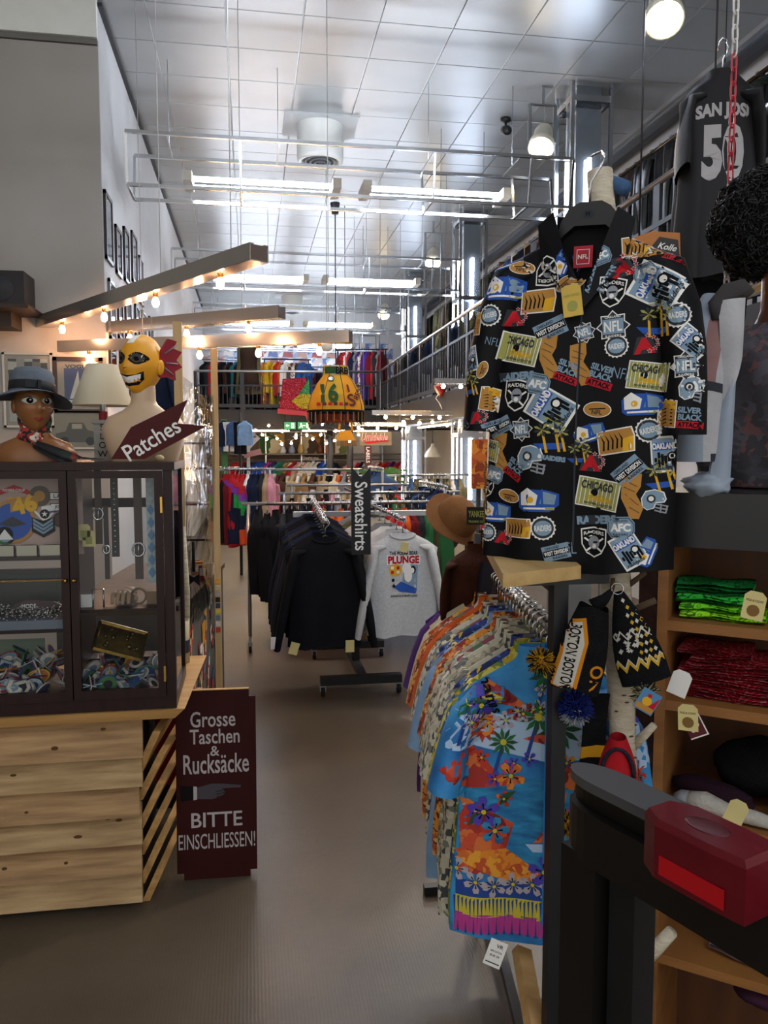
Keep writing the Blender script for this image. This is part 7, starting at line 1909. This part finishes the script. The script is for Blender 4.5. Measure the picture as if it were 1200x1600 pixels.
flat_rail(HZ - .014, HZ, .064, 0, m_railtop, 'top_plate'); flat_rail(HZ - .045, HZ - .014, .05, -.006, m_rail, 'groove_core', .008); flat_rail(HZ - .12, HZ - .045, .068, 0, m_rail, 'lower_plate')
MB().bx(-.03, .03, -.075, -.008, 0, HZ - .11).build('post', m_rail, t)
MB().bx(-.012, .03, -.13, -.085, 0, HZ - .12).build('inner_post', m_black, t)
rc_ = thing('red_clip', 'translucent red plastic clip sitting on the dark handrail', 'clip', P(1105, 1318, Z=HZ + .015), rz=RRZ)
m_rp = mat('red_acrylic', '#6d1620', .18, trans=.3, var=.1)
pl = [(x * .92, y * .72) for x, y in [(-.036, -.10), (.036, -.10), (.04, -.04), (.04, .06), (.022, .10), (-.022, .10), (-.04, .06), (-.04, -.04)]]
n = 8
vs_ = [(x, y, -.05) for x, y in pl] + [(x, y, .012) for x, y in pl] + [(x * .9, y * .94, .02) for x, y in pl]
fs = [tuple(range(n))[::-1], tuple(range(2 * n, 3 * n))] + [(i + r_, (i + 1) % n + r_, (i + 1) % n + n + r_, i + n + r_) for i in range(n) for r_ in (0, n)]
MB().add(vs_, fs).build('shell', m_rp, rc_)
MB().ball((0, .0, .02), (.018, .028, .002), 16, 6).build('dimple', mat('clip_dark', '#4a1018', .4), rc_)
MB().bx(-.0385, -.037, -.05, .035, -.042, -.02).build('side_stripe', mat('clip_bright_red', '#b0101a', .35), rc_)
# ================================================================ back of the shop and hanging things
# jersey lampshade
p = P(525, 618, Y=8.3)
t = thing('jersey_lampshade', 'bell lampshade sewn from yellow football jerseys with number 16 and black fringe', 'lamp', p)
prof = [(.125, .30), (.14, .20), (.20, .12), (.26, .0), (.288, -.10), (.295, -.16)]
cols = [mat('jersey_gold', '#c9851f', .85, var=.06), mat('jersey_gold_b', '#b88f2a', .85, var=.06), mat('jersey_cream', '#b5ab98', .85)]
mb = MB()
for k in range(8):
    a0 = 2 * PI * k / 8 + .2; a1 = a0 + 2 * PI / 8
    for i in range(len(prof) - 1):
        for q in range(3):
            b0, b1 = a0 + (a1 - a0) * q / 3, a0 + (a1 - a0) * (q + 1) / 3
            r0, z0 = prof[i]; r1, z1_ = prof[i + 1]
            mb.add([(r0 * math.cos(b0), r0 * math.sin(b0), z0), (r0 * math.cos(b1), r0 * math.sin(b1), z0), (r1 * math.cos(b1), r1 * math.sin(b1), z1_), (r1 * math.cos(b0), r1 * math.sin(b0), z1_)], [(3, 2, 1, 0)], (2 if i == 0 and k % 2 else 1 if k % 3 == 2 or i == 0 else 0), True)
shd = mb.build('shade', cols, t)
for k in range(8):
    a = 2 * PI * k / 8 + .2; MB().tube([(r * 1.005 * math.cos(a), r * 1.005 * math.sin(a), z) for r, z in prof], .004, 5).build('seam', m_dgrey, shd)
bvl = bvh_of(shd.data)
f = Flat().text('16', (-.09, .01), .2, 0, 1, width=.17, bold=.04).text('1', (.1, .06), .08, 1, 1, rot=.2, bold=.05).text('S', (.13, -.06), .13, 1, 1, rot=.3).text('853', (.2, .0), .06, 1, 1, rot=1.1).text('BREES', (.08, .245), .075, 2, 1, width=.19, bold=.04).poly(rect(.16, .07, (-.08, .25)), 0, 0, .03).poly(circ(.035, 12, (-.07, .16), .03), 0, 1).poly(circ(.025, 12, (-.07, .16), .02), 3, 2)
for k in range(6): f.poly(rect(.035, .03, (-.2 + k * .055, -.10)), 1 if k % 2 else 4, 1)
link('appliques', f.mesh_on('appliques', [mat('jersey_green', '#2a4a2c', .85), mat('applique_maroon', '#5a2a2a', .85), m_blackp, m_white, m_red], bvl, (0, -1, 0), (1, 0, 0), (0, 0, 1), (0, 1, 0), .001, .014, .2), t)
MB().tube([(.292 * math.cos(2 * PI * k / 32), .292 * math.sin(2 * PI * k / 32), -.165) for k in range(32)], .012, 6, closed=True).build('hem_band', m_blackp, t)
fr = MB(); r5 = random.Random(4)
for k in range(130):
    a = 2 * PI * k / 130; L = r5.uniform(.09, .14)
    fr.beam((.29 * math.cos(a), .29 * math.sin(a), -.165), (.29 * math.cos(a), .29 * math.sin(a), -.165 - L), .007, .005, mi=(0, 0, 0, 1, 2)[k % 5])
fo = fr.build('fringe', [m_blackp, m_dgrey, m_tan], t); fo['kind'] = 'stuff'
MB().lathe([(.22, -.2), (.2, -.27), (.0001, -.28)], 20).build('inner_glow', mat('orange_cloth_inner', '#b8501f', .8), t)
MB().tube([(0, 0, .3), (0, 0, P(523, 335, Y=8.3).z - p.z)], .006, 6).build('cord', m_black, t)
MB().lathe([(.0001, P(523, 325, Y=8.3).z - p.z + .06), (.05, P(523, 325, Y=8.3).z - p.z + .05), (.035, P(523, 325, Y=8.3).z - p.z - .06), (.0001, P(523, 325, Y=8.3).z - p.z - .06)], 12).build('ceiling_cup', m_black, t)
# lower small shade
p = P(540, 678, Y=12.0)
t = thing('small_jersey_lampshade', 'small yellow tapered lampshade with fringe below the jersey lampshade', 'lamp', p)
mb = MB()
MB().lathe([(.11, .05), (.2, -.09), (.21, -.10)], 4, M=Matrix.Rotation(R(40), 3, 'Z'), smooth=False).build('shade', cols[0], t)
for s_ in (-1, 1): MB().beam((s_ * .1, 0, .05), (s_ * .08, 0, .2), .03).build('strap', cols[0], t)
MB().bx(-.12, .12, -.02, .02, .18, .2).build('bar', cols[0], t)
MB().lathe([(.195, -.08), (.205, -.10)], 4, M=Matrix.Rotation(R(40), 3, 'Z'), smooth=False).build('band', m_tan, t)
fr = MB()
for k in range(40):
    x = -.15 + .3 * k / 39; fr.beam((x, -.15, -.1), (x, -.15, -.18), .006, .005, mi=k % 2)
fr.build('fringe', [m_dgrey, m_tan], t)['kind'] = 'stuff'
MB().tube([(0, 0, .2), (0, 0, HC - p.z)], .005, 5).build('cord', m_black, t)
# bandanas draped over the gallery rail
p = P(460, 590, Y=17.38)
t = thing('red_bandana_flag', 'red and green bandanas draped over the gallery railing', 'bandana', p)
m_rb = bandana_mat('bandana_flag_red', '#6d0f1c', '#8a3a46', 16)
k17 = 17.5 / 1248
def q17(px, py): return ((px - 460) * k17, (590 - py) * k17)
MB().prism([q17(442, 592), q17(478, 590), q17(480, 645), q17(437, 640)], -.01, .01).build('red_cloth', m_rb, t)
MB().prism([q17(482, 592), q17(483, 616), q17(466, 616)], -.025, -.012).build('green_cloth', bandana_mat('bandana_green', '#1f5a2c', '#4a8a5a', 20), t)
MB().prism([q17(455, 626), q17(468, 615), q17(484, 615), q17(484, 637), q17(470, 637)], -.035, -.02).build('yellow_cloth', bandana_mat('bandana_yellow', '#8a7c1f', '#2a2a1a', 24), t)
MB().prism([q17(434, 637), q17(484, 642), q17(482, 662), q17(476, 648), q17(434, 645)], -.03, -.012).build('red_hem', mat('red_satin', '#7d1020', .5), t)
# exit signs
for k, px in enumerate((453, 474)):
    p = P(px, 665, Y=17.4)
    t = thing('exit_sign', ('green exit sign with white arrow' if k == 0 else 'green exit sign with running figure') + ' on the gallery front', 'sign', p, group='exit signs')
    MB().bx(-.12, .12, -.02, .02, -.075, .075).build('panel', mat('exit_green', '#1c6b42', .5, emit='#1c6b42', estr=.5), t)
    f = Flat()
    if k == 0:
        f.poly([(-.09, 0), (-.06, .035), (-.06, .012), (-.015, .012), (-.015, -.012), (-.06, -.012), (-.06, -.035)], 0, 0); f.poly(rect(.06, .11, (.06, 0)), 0, 0); f.poly(circ(.012, 8, (.06, .035)), 1, 1); f.poly([(.045, .02), (.075, .015), (.07, -.045), (.06, -.01), (.045, -.045)], 1, 1)
    else:
        f.poly(circ(.014, 8, (-.05, .04)), 0, 0); f.poly([(-.07, .02), (-.035, .02), (-.03, -.01), (-.015, -.045), (-.03, -.05), (-.05, -.015), (-.08, -.05), (-.09, -.04), (-.06, -.005)], 0, 0); f.poly(rect(.07, .01, (.01, .0)), 0, 0); f.poly(rect(.04, .11, (.085, 0)), 0, 0)
    link('pictogram', f.mesh_plane('pictogram', [mat('sign_white', '#dfe8e0', .5, emit='#dfe8e0', estr=.6), mat('exit_green', '#1c6b42', .5)], Matrix.Translation((0, -.02, 0)), .003), t)
# warm string lights under the gallery and mezzanine
m_bulb2 = mat('string_bulb_glass', '#fff1d8', .3, emit='#ffce92', estr=BULB_E * .8)
SB = MB().ball((0, 0, 0), .024, 10, 6).mesh('bulb', m_bulb2)
r6 = random.Random(12)
for row_, (yy, zz, xa, xb, n, lb) in enumerate(((17.0, 2.26, -.7, 2.6, 13, 'highest string of warm bulbs along the gallery front'), (15.6, 2.12, -.6, 2.2, 11, 'middle string of warm bulbs before the gallery'), (14.2, 2.05, -.5, 1.6, 9, 'lowest string of warm bulbs before the gallery'), (11.5, 2.15, 2.2, 2.8, 4, 'short string of warm bulbs under the right mezzanine edge'))):
    t = thing('string_lights', lb, 'string lights', (0, yy, zz), group='warm string lights')
    pts = []
    for k in range(n):
        q = k / (n - 1); pts.append(Vector((xa + (xb - xa) * q, r6.uniform(-.3, .3), -.18 * math.sin(PI * ((q * 3) % 1)) + r6.uniform(-.05, .05))))
    MB().tube([p + Vector((0, 0, .05)) for p in pts], .006, 5).build('cable', m_black, t)
    for p in pts: link('bulb', SB, t, p)
# fill strips added out of sight under the decks to brighten the areas below
for k, (x0, x1, y0, y1, nm) in enumerate(((-.9, .9, 18.6, 18.6, 'left'), (1.2, 3.2, 18.6, 18.6, 'right'), (3.3, 3.3, 8.6, 11.2, 'mezzanine'), (3.3, 3.3, 12.8, 15.6, 'far mezzanine'), (3.6, 3.6, 3.6, 6.6, 'near mezzanine'))):
    t = thing('fill_batten', f'slim {nm} fill light added out of sight under the upper deck', 'light', ((x0 + x1) / 2, (y0 + y1) / 2, 2.23), group='added under-deck fill lights')
    o = Vector(t.location); a, b = Vector((x0, y0, 2.2)) - o, Vector((x1, y1, 2.2)) - o
    MB().beam(a + Vector((0, 0, .02)), b + Vector((0, 0, .02)), .06, .02).build('housing', m_white, t); MB().tube([a, b], .016, 8).build('tube', mat('fill_tube', '#fff6ea', .3, emit='#fff0dc', estr=TUBE_E * .7), t)
# back shelf with things on it
t = thing('back_shelf', 'long grey shelf on the back wall above the colourful shirts', 'shelf', (.8, 20.75, 0))
MB().bx(-1.3, 3.4, -.2, .2, 1.62, 1.66).build('board', mat('grey_shelf', '#6f6a64', .6), t)
for x in (-.4, .5, 1.1, 2.6): MB().bx(x - .015, x + .015, -.18, .18, 1.3, 2.2).build('upright', m_steel, t)
for k, (px, py, w, h, cs, lb) in enumerate(((425, 691, .62, .5, ['#c9b078', '#3a6a3a', '#d9cfae', '#b89a4a'], 'painted board with green cowboy boot shape on the back shelf'), (485, 690, .5, .5, ['#9a8a6a', '#c9bb9a', '#4a3a2c', '#a8793a'], 'sepia painted board right of the green boot picture'), (535, 690, .34, .5, ['#a9a58a', '#e0dccb', '#6f7a4a', '#c9b99a'], 'pale printed board behind the small yellow lampshade'))):
    p = P(px, py, Y=20.7)
    t = thing('painted_board', lb, 'picture', (p.x, 20.86, 1.66))
    MB().bx(-w / 2, w / 2, -.012, .012, 0, h).build('panel', patchwork(f'painted_board_{k}', cs, 5, smooth=True), t)
    MB().bx(-w / 2 - .02, w / 2 + .02, .012, .02, -.0, h + .02).build('frame', m_tan, t)
for k, (px, c, lb) in enumerate(((442, '#c9ccd6', 'small white vase on the back shelf'), (456, '#8fa0c0', 'pale blue glass vase on the back shelf'), (500, '#6a3a26', 'brown wooden figure on the back shelf'), (512, '#b0563a', 'terracotta jar on the back shelf'), (470, '#b99a5a', 'straw basket jar on the back shelf'))):
    p = P(px, 700, Y=20.65)
    ob = MB().lathe([(.0001, 0), (.07, 0), (.09, .08), (.05, .2), (.03, .24), (.05, .27), (.0001, .27)], 14).build('vase', mat('vase_' + c.strip('#'), c, .35)); ob.location = (p.x, 20.62, 1.66); ob.scale = (1, 1, .8 + .1 * k); tag(ob, lb, 'vase')
p = P(550, 717, Y=20.8); p.x = P(440 + 20, 717, Y=20.8).x + .35
t = thing('wall_lettering', 'white script wall lettering under the back shelf', 'sign', P(483, 717, Y=20.94))
link('lettering', Flat().text('Vintage', (0, 0), .16, 0, 0, width=.5, shear=.3, bold=.04).mesh_plane('lettering', [m_white], I4), t)
# Umkleide sign with brown arrow
p = P(587, 685, Y=13.0)
t = thing('changing_room_sign', 'tan board with red script Umkleide and a brown arrow strip below', 'sign', p)
kk = 13.1 / 1248
MB().bx(-25 * kk, 25 * kk, -.012, .012, -11 * kk, 11 * kk).build('board', mat('khaki_board', '#7a6f56', .6), t)
f = Flat().text('Umkleide', (-.02, .02), .14, 0, 0, width=.43, shear=.3, bold=.035).text('Umkleide', (-.02, .02), .13, 1, 1, width=.41, shear=.3, bold=.0).poly([(-.2, -.05), (.2, -.03), (.22, -.05), (-.16, -.085)], 1, 1)
link('lettering', f.mesh_plane('lettering', [m_white, m_red], Matrix.Translation((0, -.012, 0)), .003), t)
MB().prism([(-.19, -.11), (-.07, -.11), (-.07, -.42), (-.13, -.48), (-.19, -.42)], -.01, .01).build('arrow_strip', mat('brown_arrow', '#4a1a14', .6), t)
link('strip_lettering', Flat().text('LABELS', (-.13, -.27), .06, 0, 0, rot=-PI / 2, width=.26).mesh_plane('strip_lettering', [m_white], Matrix.Translation((0, -.01, 0)), .003), t)
for s_ in (-1, 1): MB().tube([(s_ * .2, 0, .1), (s_ * .2, 0, HC - p.z)], .003, 4).build('wire', m_steel, t)
# potted palm
p = P(590, 760, Y=13.6)
t = thing('potted_palm', 'green potted palm behind the racks below the Umkleide sign', 'plant', (p.x, 13.6, 0))
MB().lathe([(.0001, 0), (.16, 0), (.2, .35), (.18, .35), (.0001, .33)], 16).build('pot', m_darkmetal, t)
MB().tube([(0, 0, .3), (.02, 0, .8), (0, 0, 1.15)], [.05, .04, .035], 8).build('trunk', mat('palm_trunk', '#4a3a26', .9), t)
r7 = random.Random(3)
for k in range(22):
    a = 2 * PI * k / 22 + r7.uniform(-.1, .1); el = r7.uniform(.4, 1.35); L = r7.uniform(.5, .75)
    fr = MB(); mid = []
    for q in range(8):
        s_ = q / 7; mid.append(Vector((math.cos(a) * L * s_ * math.cos(el * (1 - s_ * .4)), math.sin(a) * L * s_ * math.cos(el * (1 - s_ * .4)), 1.12 + L * (s_ * math.sin(el) - .45 * s_ * s_))))
    fr.tube(mid, .006, 4)
    sd = Vector((-math.sin(a), math.cos(a), 0))
    for q in range(1, 8):
        for sg in (-1, 1):
            b = mid[q]; tip = b + sd * sg * .17 * (1 - .5 * q / 8) + (mid[q] - mid[q - 1]) * 1.2 - Vector((0, 0, .05))
            fr.add([b, b.lerp(tip, .5) + Vector((0, 0, .016)), tip, b.lerp(tip, .5) - Vector((0, 0, .016))], [(0, 1, 2, 3)], 0)
    fr.build('frond', mat('palm_green', '#4f7d3c', .6, var=.2), t)
# red clip lamp and light bar at the mezzanine edge
p = P(686, 610, X=2.8)
t = thing('red_clip_lamp', 'small red round lamp clipped to the mezzanine front', 'lamp', p)
MB().lathe([(.0001, .1), (.05, .09), (.09, .03), (.1, -.04), (.09, -.04)], 18, M=Matrix.Rotation(R(60), 3, 'Y')).build('shade', mat('lamp_red', '#8a1c20', .3), t)
MB().lathe([(.0001, -.03), (.088, -.035)], 18, M=Matrix.Rotation(R(60), 3, 'Y')).build('grille', m_steel, t)
MB().tube([(0, -.02, -.04), (-.06, -.04, -.12), (-.0, -.05, -.2), (.04, -.04, -.28), (.0, -.03, -.2)], .006, 5).build('cord', m_white, t)
for k, (px, py, w, lb) in enumerate(((720, 596, .62, 'upper short polished light bar before the mezzanine front'), (645, 645, 1.1, 'long polished light bar hanging under the mezzanine edge'), (590, 663, .9, 'lower polished light bar left of the mezzanine edge'))):
    p = P(px, py, Y=9.0 if k == 0 else 10.5 if k == 1 else 12.5)
    t = thing('light_bar', lb, 'light', p, group='light bars')
    MB().bx(-w / 2, w / 2, -.04, .04, -.03, .03).build('channel', m_beam, t)
    for q in range(3):
        x = -w / 2 + w * (q + .5) / 3; link('bulb', SB, t, (x, 0, -.06)); 
    for x in (-w * .4, w * .4): MB().tube([(x, 0, .03), (x, 0, HC - p.z)], .003, 4).build('wire', m_steel, t)
# pale globe lamp near the third beam
p = P(511, 540, Y=9.5)
t = thing('paper_globe', 'small pale paper globe lamp beneath the lowest bulb beam', 'lamp', p)
MB().ball((0, 0, 0), .07, 18, 12).build('globe', mat('paper_white', '#d9d3c6', .8), t); MB().tube([(0, 0, .07), (0, 0, HC - p.z)], .003, 4).build('cord', m_black, t)
# signpost with boards and pallet wall at the left rear
p = P(388, 700, Y=12.0)
t = thing('wooden_signpost', 'white signpost with three slanted pink and white boards at the rear left', 'signpost', (p.x, 12.0, 0))
MB().bx(-.025, .025, -.02, .02, 0, P(388, 670, Y=12.0).z).build('post', m_white, t)
for q, (z, rt, c) in enumerate(((1.98, .1, '#c9b3a8'), (1.84, .8, '#d9d0c6'), (1.72, .25, '#c98f86'))):
    MB().box((-.02 + .04 * q, -.03, z), (.36 if q == 1 else .26, .015, .08), (0, -rt, 0)).build('board', mat('board_' + c.strip('#'), c, .7), t)
p = P(352, 690, Y=11.5)
t = thing('rear_shelving', 'dark wooden shelving with a green upright at the rear left', 'shelf', (p.x - .15, 11.6, 0))
for z in (.5, 1.0, 1.5, 1.85, 2.1): MB().bx(-.5, .35, -.2, .2, z, z + .03).build('shelf_board', m_mah, t)
for x in (-.5, .33): MB().bx(x, x + .04, -.2, .2, 0, 2.3).build('upright', m_black, t)
MB().bx(.1, .18, -.24, -.2, 1.4, 2.2).build('green_upright', mat('green_paint', '#3f6a34', .6), t)
row((p.x - .1, 11.3, 2.2), (p.x + .3, 11.3, 2.2), 6, ['trousers', 'jacket'], ['denim', 'navy', 'white', 'denim', 'black', 'light blue'], 'above the rear shelving', 'denim above the rear shelving', .4, hanger=False, seedx=31, scale=.45)
# orange figure and hat sign near the right columns
p = P(748, 725, D=6.5)
t = thing('orange_banner', 'orange printed banner strip left of the patch print shirt', 'banner', p)
MB().bx(-.06, .07, -.01, .01, -.2, .2).build('cloth', patchwork('orange_banner', ['#b8541f', '#d98a2a', '#8a3a18', '#c96a20'], 22, smooth=True), t); MB().tube([(0, 0, -.2), (0, 0, -p.z)], .02, 8).build('stand', m_black, t)
p = P(683, 690, Y=20.6)
t = thing('yellow_sign', 'yellow sign with dark script on the back wall shelf between light columns', 'sign', (p.x, 20.8, 2.0))
MB().bx(-.22, .22, -.02, .02, -.12, .12).build('panel', mat('sign_yellow', '#c9b52a', .6), t); link('lettering', Flat().text('Style', (0, 0), .14, 0, 0, width=.32, shear=.3).mesh_plane('lettering', [m_blackp], Matrix.Translation((0, -.02, 0)), .003), t)
p = P(676, 705, Y=16.0)
t = thing('enamel_pendant', 'cream enamel pendant lamp between the two lower light columns', 'lamp', p)
MB().lathe([(.17, -.12), (.16, -.08), (.1, .04), (.04, .1), (.03, .16), (.0001, .16)], 20).build('shade', mat('enamel_cream', '#b9b5a4', .35), t); MB().tube([(0, 0, .16), (0, 0, 2.2 - p.z)], .006, 5).build('cord', m_black, t)
